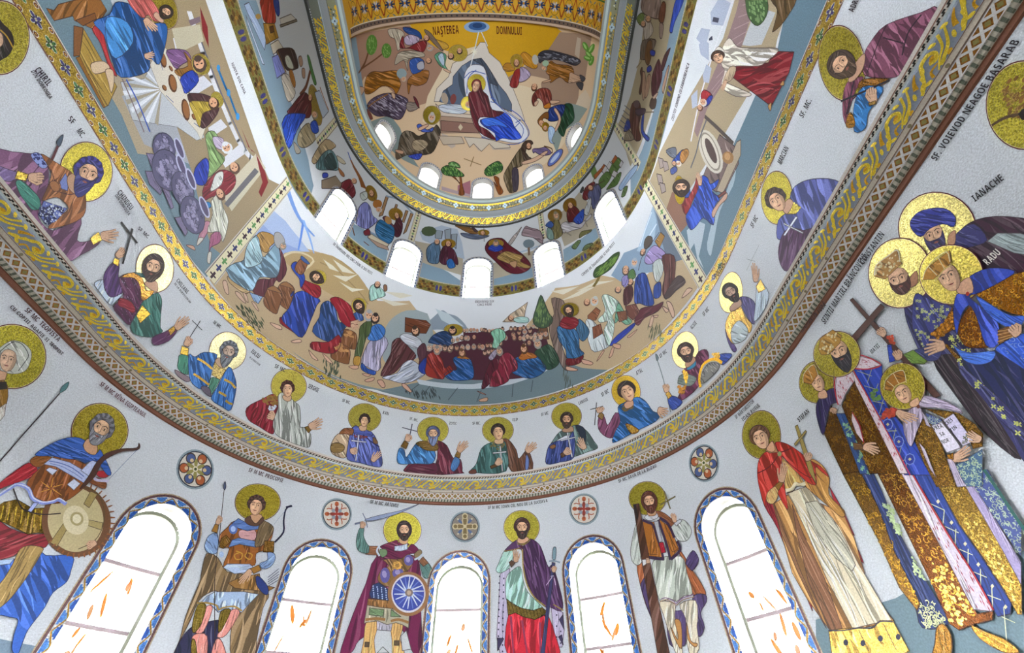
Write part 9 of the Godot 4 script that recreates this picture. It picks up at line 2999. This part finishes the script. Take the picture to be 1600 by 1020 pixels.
	S("brown",0x4f3028,[-35,52,5.9,56,24,91,40,71,6.1,39,-31,21],-137,4)
	fig("painted_person","soldier in brown tunic and blue boots drawing a weapon, upper right flank","painted figure","figures of the scenes between the high windows",W,11.71,16.88,0.0070,3.1)
	S("cloak",0x6c6058,[-30,104,18,115,45,-31,24,-38,-17,16,-31,69],-137,6)
	S("tunic",0x6a4a2c,[-22,43,22,52,36,4.1,1.9,-28,-32,-14],-137,6)
	S("boot",0x2c409c,[11,-4.6,17,-58,3.7,-56,-0.5,-15])
	S("boot",0x2c409c,[-41,-6.3,-27,-40,-36,-63,-51,-24])
	L("rope",0x8a7c64,5.9,5.9,[-68,123,-40,78,-28,72])
	fig("painted_person","rider and captives in dull rose and blue at the top of the right flank","painted figure","figures of the scenes between the high windows",W,12.85,16.84,0.0070,2.9)
	S("horse",0x94827c,[-11,221,19,212,42,38,15,-16,-13,-27,-23,138],-174,8)
	S("robe",0x2c50a8,[-25,-148,11,-140,47,-143,58,-201,42,-206,-2.5,-177,-27,-176],-168,8)
	S("tunic",0x6c4030,[-14,-14,28,-18,26,-61,-16,-73],-137,5)
	S("leaf",0x6a7c4c,[-49,253,-26,207,-25,154,-58,168],-99,3)
	S("white",0xb0a8a0,[-69,130,-31,147,-30,80,-52,12,-87,78],-137,6)
	S("leg",0x8f7f78,[-24,-38,-22,-79,-53,-94,-54,-66])
	small([-29,98,-4.6,36,-9,-9],0x6a5a50,false)
	small([-50,148,-4.7,35,-9,-9],0x5a4c48,false)

func birth_scene():
	fig("painted_landscape","gold sky and brown rocky hills of the birth scene in the half dome","painted background","",N,-2.02,-0.64,0.0060,0)
	B("gold_sky",0xc9a22e,[-204,200,17,203,168,205,371,206,643,203,679,188,630,125,572,70,454,11,341,-128,262,-131,206,30,5.3,64,-141,103])
	B("hill",0xa08270,[-666,203,-371,193,-205,194,-137,132,-32,66,-2.8,-32,-142,-194,-280,-221,-436,-57,-595,14,-713,-36,-725,83])
	B("hill_light",0xd4c6ac,[-41,-30,4,48,171,86,299,17,379,-93,547,-114,755,-200,922,-303,753,-549,604,-657,395,-342,-79,-365,-204,-302,-145,-159])
	B("hill",0x9c8674,[666,186,920,208,909,15,866,-69,885,-222,600,-179,565,-78,628,-53,498,-44,341,-128,358,-61,572,64])
	B("cliff",0xb3a696,[795,181,827,180,830,92,789,105])
	B("cliff",0xc9bca8,[877,-105,930,-56,1043,-112,928,-237,852,-187])
	B("grey_hill",0x7f8f8f,[-769,-269,-440,-246,-386,-331,-363,-512,-315,-627,-453,-567,-607,-436])
	B("grey_hill",0x8a9894,[695,-387,772,-159,896,-160,1001,-163,938,-257,797,-336,798,-498])
	B("edge_water",0x7f95a4,[-669,198,-608,194,-623,88,-647,-94,-667,-263,-727,-207,-716,49])
	B("brown_bank",0xa0707c,[-9,-780,102,-724,96,-887,-21,-877])
	B("wall_base",0xaa9aa0,[-157,-800,97,-879,96,-910,-167,-843])
	P("ledge",0xb9aea4,[-81,-377,-38,-393,9,-460,-20,-477,-79,-434])
	P("ledge",0xb9aea4,[15,-394,93,-406,103,-468,126,-435,170,-493,224,-459,206,-434,145,-406])
	P("ledge",0xb9aea4,[246,-450,398,-463,395,-481,270,-483])
	L("star_shape",0x8f7a58,6.6,6.6,[62,-548,189,-594])
	L("star_shape",0x8f7a58,6.6,6.6,[133,-534,107,-605])
	fig("painted_title","dark red title lettering on the gold sky of the half dome","painted lettering","",N,-0.28,0.94,0.0140,2.8)
	T("NAŞTEREA",-246,-15,1.1,37,0.55,0x5a1c14)
	T("DOMNULUI",111,-12,1.4,35,0.56,0x5a1c14)
	E("sky_arc",0x8fa8c4,[0.5,18,-71,-0.9,-0.9,-26],20)
	E("sky_arc",0x3c6090,[4.1,21,-50,-0.6,-0.6,-19],16)
	E("sky_arc",0x24406c,[4.2,24,-28,-0.4,-0.4,-12],12)
	L("ray",0xc9d4d4,5.3,5.3,[10,-5.6,-18,-97])
	L("ray",0xc9d4d4,4,4,[25,-5.4,59,-71])
	L("ray",0xd8dcdc,5.1,5.1,[-18,-97,-44,-176])
	L("star",0xe4e2d0,4.1,4.1,[-37,-100,0,-100])
	L("star",0xe4e2d0,4.1,4.1,[-31,-89,-5.8,-111])
	L("star",0xe4e2d0,4.1,4.1,[-18,-85,-19,-116])
	L("star",0xe4e2d0,4.1,4.1,[-5,-89,-32,-112])
	fig("painted_cave","grey-blue cave with jagged white rim round the resting mother","painted cave","",N,-0.24,-1.57,0.0120,3.0)
	P("rim",0xcfc9c0,[-285,-99,-259,-29,-180,30,-151,95,-88,120,-34,145,13,197,43,197,64,147,126,104,174,33,209,-27,279,-153,303,-205,219,-186,146,-115])
	P("cave",0x5d6c80,[-251,-100,-220,-44,-160,-12,-153,29,-98,81,-35,113,18,120,48,88,87,36,119,-10,169,-57,206,-112,208,-156,147,-137,80,-161,-153,-132],-68,12)
	P("cave",0x46505f,[-35,113,18,120,48,88,87,29,111,-18,71,-5.2,33,81],-67,3)
	fig("painted_mattress","white pillow-bed with blue stripes under the resting mother","painted cloth","",N,0.72,-2.74,0.0140,3.2)
	S("bed",0xd4d8e0,[-182,69,-181,151,-148,197,-94,204,-56,178,-33,70,0.1,7.6,104,-47,199,-104,240,-158,223,-210,147,-225,62,-215,-84,-185,-151,-60])
	L("stripe",0x4560a8,4.3,4.3,[-182,138,-134,171,-56,158])
	L("stripe",0x4560a8,4.4,4.4,[-171,55,-159,137,-110,178])
	L("stripe",0x4560a8,4.6,4.6,[-25,35,8,22])
	L("stripe",0x4560a8,4.6,4.6,[-25,14,4.2,7.7])
	L("stripe",0x4560a8,5,5,[144,-99,178,-82])
	L("stripe",0x4560a8,5.1,5.1,[138,-131,171,-98])
	L("stripe",0x4560a8,5.2,5.2,[-84,-193,63,-232,177,-229,239,-183,242,-142,177,-66,103,-25])
	L("stripe",0x4560a8,4.8,4.8,[-49,145,-17,43,51,-27,142,-76,203,-136,192,-194])
	fig("painted_manger","stone manger with a swaddled child haloed in gold","painted manger","",N,-1.82,-3.49,0.0150,3.3)
	P("manger",0xa58e7c,[-102,18,111,-0.3,161,-93,-107,-92],-1,4)
	P("panel",0x8a6c60,[-97,-16,136,-38,152,-94,-101,-80])
	E("ornament",0xc4b8a0,[31,-58,-16,0.1,-1.4,-21],4)
	P("lip",0xc9bcae,[-120,82,-65,32,103,15,119,-7.8,-94,10])
	S("swaddling",0xbcc6d4,[-100,70,-10,75,55,66,79,37,36,19,-74,32],-10,12)
	E("ox",0xa89c8c,[-57,108,-21,-3.4,5.1,-32],10)
	E("donkey",0x7a4440,[-3.9,103,-19,3,-7.3,-28],10)
	halo([87,77,-44,0.2,-1.8,-39],0xb0a048)
	small([89,73,-16,-10,12,-16],0xa0a4ac,false)
	P("ledge",0xb9ad9c,[-128,-108,35,-118,51,-160,-99,-168])
	P("ledge",0xc4bcae,[53,-118,188,-126,260,-141,365,-164,376,-182,263,-193,224,-159,169,-212,115,-160,86,-186])
	fig("painted_mother","mother in dark red veil and bright blue robe reclining in the cave","painted figure","figures of the birth scene",N,0.31,-3.11,0.0175,3.3)
	halo([-70,144,-54,-0.4,-1.5,-49],0xbfae48)
	S("robe",0x2050c0,[-51,-53,26,-37,93,-4.8,147,-33,178,-86,230,-140,224,-161,167,-168,101,-161,57,-179,46,-130,-26,-91],-35,26)
	S("cloak",0x641420,[-110,-16,-122,85,-97,106,-95,147,-71,164,-44,148,-32,107,-0.3,79,25,7.9,102,-4.5,43,-36,-51,-38,-60,-84,0.8,-115,56,-171,-26,-147,-86,-92],-68,24)
	face([-73,132,24,-6.3,11,30],-0.3,0x7a1826,4,0x3a2a22,0,0xd2ad90,false)
	S("robe_light",0x3c74dc,[-43,-53,26,-40,96,-65,133,-95,61,-82,-8,-91],-16,8)
	fig("painted_person","three riders on pale horses coming over the hill at the upper left of the cave","painted figure","figures of the birth scene",N,-3.96,0.11,0.0160,2.9)
	S("horse",0xb4ac9c,[-152,115,-91,113,-51,89,-73,50,-94,21,-109,23,-115,70,-144,84],-72,6)
	S("horse",0xa8a090,[-114,2.3,-57,11,43,-4.4,54,-29,-42,-30,-59,-89,-68,-51,-80,-31,-140,-47],-15,8)
	S("horse",0x8f6430,[-68,-138,0.1,-102,74,-102,51,-161,-12,-175,-49,-165,-75,-214,-78,-188],-22,6)
	S("rider",0x2c4a80,[-53,115,-4,108,42,87,51,55,-2.3,75,-43,94],-20,6)
	S("rider",0xb0a4b8,[-54,69,-16,81,38,61,21,41,-23,34,-52,43],-60,5)
	S("rider",0x7c2c30,[-92,31,-60,80,-55,22,36,45,78,42,67,10,43,-4.4,-26,19],-60,6)
	S("rider",0x3c5c9c,[-35,-37,18,-31,51,-52,39,-93,-24,-111,-42,-79],-62,8)
	S("rider",0xa8aab4,[6.4,-60,44,-51,47,-88,9,-90])
	small([80,58,-18,-1.7,2.2,-15],0x5a3830,false)
	small([95,11,-19,-3.5,4,-14],0x9c9c98,true)
	small([80,-51,-18,-3.5,3.9,-15],0x5a4a40,false)
	fig("painted_tree","two green bushes on thin brown trunks at the left edge of the half dome","painted tree","",N,-6.86,0.75,0.0120,3.2)
	L("trunk",0x6e4a30,11,11,[-175,-84,-90,-59,-40,-24])
	L("trunk",0x6e4a30,7.1,7.1,[-139,-74,-13,-63,70,-46])
	E("crown",0x58803c,[1.3,4.3,-44,8,-20,-40],14)
	K("crown",0x8fae68,1,6.1,3.4,40,[-27,37,39,33,42,-1.8,26,-39,-20,-27,-33,9],-90)
	E("crown",0x58803c,[106,-36,-35,4.9,-8,-32],14)
	K("crown",0x93b06c,1,5.2,3.3,30,[80,-12,130,-14,129,-55,85,-59],-88)
	fig("painted_person","bending shepherd in golden ochre with a grey cap on the left hill","painted figure","figures of the birth scene",N,-6.52,-1.07,0.0160,3.7)
	S("robe",0x9c6c24,[-190,-25,-143,43,-73,68,14,50,126,38,127,0.1,135,-39,89,-86,71,-51,-7.5,-26,-90,-45,-156,-47],-24,26)
	E("cap",0x8ea0a4,[153,19,-35,4.4,-5.3,-27],12)
	small([161,-11,-9,-12,15,-6.8],0xb4a898,false)
	S("hand",0xc4a890,[55,-75,80,-85,74,-111,57,-102])
	S("foot",0xb89c84,[-253,21,-179,-5.2,-228,-31,-267,-29])
	fig("painted_sheep","shaggy dark grey-violet goat below the ochre shepherd","painted animal","figures of the birth scene",N,-6.47,-2.51,0.0150,3.9)
	S("fleece",0x54485c,[-214,32,-109,65,32,71,148,31,157,-2.9,104,-74,51,-92,-33,-62,-126,-51,-181,-20],-41,10)
	K("fleece",0xa09cac,1,21,7.4,70,[-199,29,30,65,146,25,106,-67,-30,-55],-36)
	K("fleece",0x2c2230,1,18,6.6,40,[-199,29,30,65,146,25,106,-67,-30,-55],-36)
	S("head",0x8a8078,[158,3.7,222,-8,226,-35,163,-51,142,-29],-13,5)
	S("horn",0x6c2c34,[206,33,226,11,234,-35,220,-21,209,6.2])
	S("leg",0x7a4a40,[-196,-18,-229,11,-240,-52,-191,-59])
	L("staff",0x8a6430,7.1,7.1,[-203,22,21,66])
	fig("painted_person","winged angels in green and gold leaning over the cave from the left","painted figure","figures of the birth scene",N,-2.30,-0.26,0.0160,2.9)
	S("wing",0xc09c40,[-46,87,20,67,38,44,3,35,-29,59],-29,5)
	S("wing",0x7a6a5c,[-95,132,-57,114,3,35,-11,35,-67,88],-43,3)
	S("robe",0x5f9478,[-48,9,-12,24,21,5.2,10,-41,22,-65,-18,-46,-37,-21],-60,8)
	S("robe_light",0xaec0d0,[-28,2,1.5,18,7.5,-29,-4.5,-46],-60,4)
	halo([90,14,-54,1.4,-2.6,-40],0xcdb95c)
	small([48,1.1,-19,0.7,-1.4,-17],0x3a2a24,false)
	small([100,25,-17,0.4,-1,-16],0x3a2a24,false)
	S("arm",0xc9ac94,[8,-59,42,-78,31,-83,0.5,-67])
	fig("painted_person","seated grey-brown robed elder with a gold halo below the manger","painted figure","figures of the birth scene",N,-4.26,-4.81,0.0160,3.9)
	halo([90,148,-59,2.5,-8,-54],0xb3a548)
	S("robe",0x5c5244,[-240,-58,-178,32,-124,63,-66,52,-23,26,87,70,116,92,136,45,97,-35,38,-96,-90,-106,-173,-107,-307,-152,-285,-88],-68,34)
	S("robe_light",0x9c8f78,[-82,-6,-0.1,0.2,31,-34,-39,-78,-97,-59],-42,10)
	S("blue",0x4a64b0,[-28,90,2.4,100,41,63,88,77,75,51,1.9,53],-30,4)
	S("blue_hem",0x3c50a8,[-164,-116,-34,-96,-81,-145],-72,4)
	small([89,137,-23,4.2,-9,-28],0xb0aca4,true)
	S("hand",0xc9a890,[-22,74,47,98,54,86,-5.7,61])
	S("foot",0xb89880,[-273,-68,-197,-77,-215,-102,-270,-88])
	fig("painted_person","angel with ochre wings in red and lilac on the right of the cave","painted figure","figures of the birth scene",N,2.18,-0.86,0.0160,3.1)
	S("wing",0xb4862c,[7.5,77,32,93,76,72,116,34,95,14,42,27,20,43],-39,6)
	S("wing",0xa87c2c,[-99,5.2,-79,30,-44,26,-29,-2.5,-78,-11],-5,4)
	halo([-16,43,-37,-2.8,1.3,-34],0xcbb050)
	S("robe",0x8c2c28,[-54,-83,-35,-27,-21,-2,7.1,6,9,-36,-10,-92],-87,10)
	S("mantle",0xa89cb4,[6.8,12,36,14,75,-18,40,-52,3.3,-61,9,-24],-51,6)
	small([-16,35,-18,-1.4,0.8,-21],0x6c4a34,false)
	fig("painted_person","shepherd in golden brown carrying a dark grey ram across his back","painted figure","figures of the birth scene",N,4.54,-0.60,0.0160,3.3)
	S("robe",0x8f6428,[-63,-15,-37,43,4.9,32,119,40,147,-6.6,107,-53,39,-32,-24,-72,-36,-36],-6,22)
	S("ram",0x3a3a44,[-123,50,-110,74,-65,91,23,92,181,86,175,64,137,50,62,54,-5.9,54,-84,37,-106,22],-2,10)
	K("ram",0x8a8c98,1,12,4,50,[-115,51,-65,85,171,82,165,62,-5.9,54],-1)
	E("ram_head",0xb0b0a8,[-137,36,-20,-4.6,6.3,-25],10)
	E("hat",0x9cb49c,[-69,26,-22,-2.9,1.5,-16],10)
	S("stocking",0xb89c84,[115,6.7,166,3.6,234,-1.7,215,-19,117,-52,112,-26],-2,5)
	S("boot",0x4a4a50,[176,-41,241,-28,241,-69,216,-67])
	S("boot",0x4a4a50,[197,10,257,3.7,228,-24])
	S("hand",0xc4a488,[-81,-73,-26,-54,-25,-63,-72,-78])
	small([-76,-1.5,-9,-12,16,-6.5],0x8a8478,false)
	fig("painted_tree","bushy green plant on the rock at the right edge of the half dome","painted tree","",N,7.26,0.68,0.0120,3.6)
	E("leaf",0x5c8c3c,[-53,21,-20,-8,26,-16],9)
	E("leaf",0x9cc078,[-59,22,-8,-3.3,18,-11],7)
	E("leaf",0x5c8c3c,[5.9,21,-25,0.8,-22,-26],9)
	E("leaf",0x9cc078,[-0.8,22,-10,0.4,-15,-18],7)
	E("leaf",0x5c8c3c,[-10,-6.7,-17,-10,35,-9],9)
	E("leaf",0x9cc078,[-17,-5.4,-7,-4.2,24,-6.2],7)
	E("leaf",0x5c8c3c,[22,-26,-28,-2.1,-11,-24],9)
	E("leaf",0x9cc078,[15,-25,-11,-0.8,-7.4,-17],7)
	E("leaf",0x5c8c3c,[-18,-23,-6.8,-12,42,0.7],9)
	E("leaf",0x9cc078,[-24,-22,-2.8,-4.8,29,0.3],7)
	fig("painted_shepherd_boy","seated youth in rose brown playing a pipe on the slope","painted figure","figures of the birth scene",N,3.83,-2.08,0.0160,3.4)
	S("robe",0x77382e,[-69,-39,-65,0.3,-29,35,35,42,66,7,68,-53,27,-70,4.1,-32,-31,-16,-50,-63],-58,16)
	S("skirt",0xb4782c,[16,-58,56,-34,69,-59,36,-69])
	S("leg",0xc4a890,[62,-20,124,-13,131,-22,74,-39])
	S("arm",0xc9ac94,[-52,-44,-30,-29,-24,-41,-42,-63])
	small([-60,42,-20,1.9,-4.1,-22],0x5a3c28,false)
	fig("painted_person","woman in dark blue and green stooping to bathe the child","painted figure","figures of the birth scene",N,5.39,-3.15,0.0160,3.9)
	S("skirt",0x244a34,[-2,-67,27,52,20,79,80,88,115,50,137,-7,84,-59,73,-123],-47,14)
	S("tunic",0x203c78,[-100,25,-70,55,20,76,24,24,-14,-23,-89,-30],-42,12)
	S("arm",0xc9ac94,[-57,36,-40,45,14,-13,-5.6,-90,-23,-83,-6.2,-15])
	S("hair",0x7a5428,[-169,-36,-133,8,-99,18,-91,-23,-128,-19,-147,-63])
	small([-135,-52,-19,-9,16,-20],0x8a5c2c,false)
	halo([-101,-71,-29,-2.2,6.3,-29],0xb59a3c)
	S("cloth",0xa8c0dc,[-78,-80,-53,-63,-16,-90,-28,-154,6.8,-176,-46,-163],-62,5)
	small([-102,-78,-18,-1.3,3.8,-17],0x8a6c4c,false)
	fig("painted_person","kneeling woman in olive brown pouring water from a violet jug","painted figure","figures of the birth scene",N,2.62,-6.64,0.0160,4.4)
	S("dress",0x6c6048,[-93,-77,-66,-0.2,5.8,129,40,114,94,56,60,37,38,0.5,-3.1,-38,55,-226,-4.6,-263,-74,-143],-70,22)
	S("dark",0x4a4450,[-32,-38,15,-28,66,-227,23,-238],-77,4)
	S("hood",0x4a3c30,[13,137,34,177,77,186,99,164,58,139,58,89,114,56,59,42,31,89],-49,6)
	small([70,147,-22,-0.8,4.8,-25],0x4a3024,false)
	S("arm",0xc9ac94,[41,33,132,65,220,119,236,102,150,38,55,15])
	fig("painted_jug","violet jug with a handle tilted over the basin","painted jug","",N,4.40,-5.46,0.0180,4.3)
	S("jug",0x6f6488,[-75,5.9,-53,15,-24,16,34,26,103,-14,54,-33,-13,-26,-47,-10,-60,-19],-6,5)
	L("handle",0x6a5034,7.7,7.7,[16,34,90,20,109,-14])
	fig("painted_basin","oval blue basin rimmed in brown under the jug","painted basin","",N,5.97,-5.97,0.0165,5.3)
	E("rim",0x5c4a50,[2.6,0.1,48,-23,47,70],20)
	E("basin",0x5f74b4,[2.6,0.1,40,-19,42,64],20)
	E("water",0xb0c0dc,[-2.7,0.1,21,-10,28,44],14)
	fig("painted_tree","flat-topped green tree left of the middle dome window","painted tree","trees beside the dome windows",N,-1.84,-7.70,0.0150,4.7)
	S("trunk",0x8a5428,[-30,-178,-5.7,-61,-69,20,-48,21,-4.4,-48,-2.6,23,12,12,15,-73,23,-175],-92,5)
	S("crown",0x335a34,[-143,72,-97,104,-40,95,-12,75,33,34,22,12,-70,15,-130,29])
	K("crown",0x86b064,1,12,5.2,46,[-143,72,-97,104,-40,95,-12,75,33,34,22,12,-70,15,-130,29],-67)
	S("crown",0x4a7444,[-75,124,-35,134,1,115,8,86,-40,95,-73,104])
	K("crown",0x9cc084,1,10,3.9,18,[-75,124,-35,134,1,115,8,86,-40,95,-73,104],-20)
	fig("painted_tree","round green tree right of the middle dome window","painted tree","trees beside the dome windows",N,1.10,-7.65,0.0150,4.7)
	S("trunk",0x8a5428,[45,-176,-18,-35,20,-86,-22,11,20,0,33,-60,82,-147],-78,5)
	S("crown",0x335a34,[-99,53,-76,94,-2.6,137,39,105,39,60,-3.7,33,-42,17,-83,22])
	K("crown",0x86b064,1,12,5,46,[-99,53,-76,94,-2.6,137,39,105,39,60,-3.7,33,-42,17,-83,22],-58)
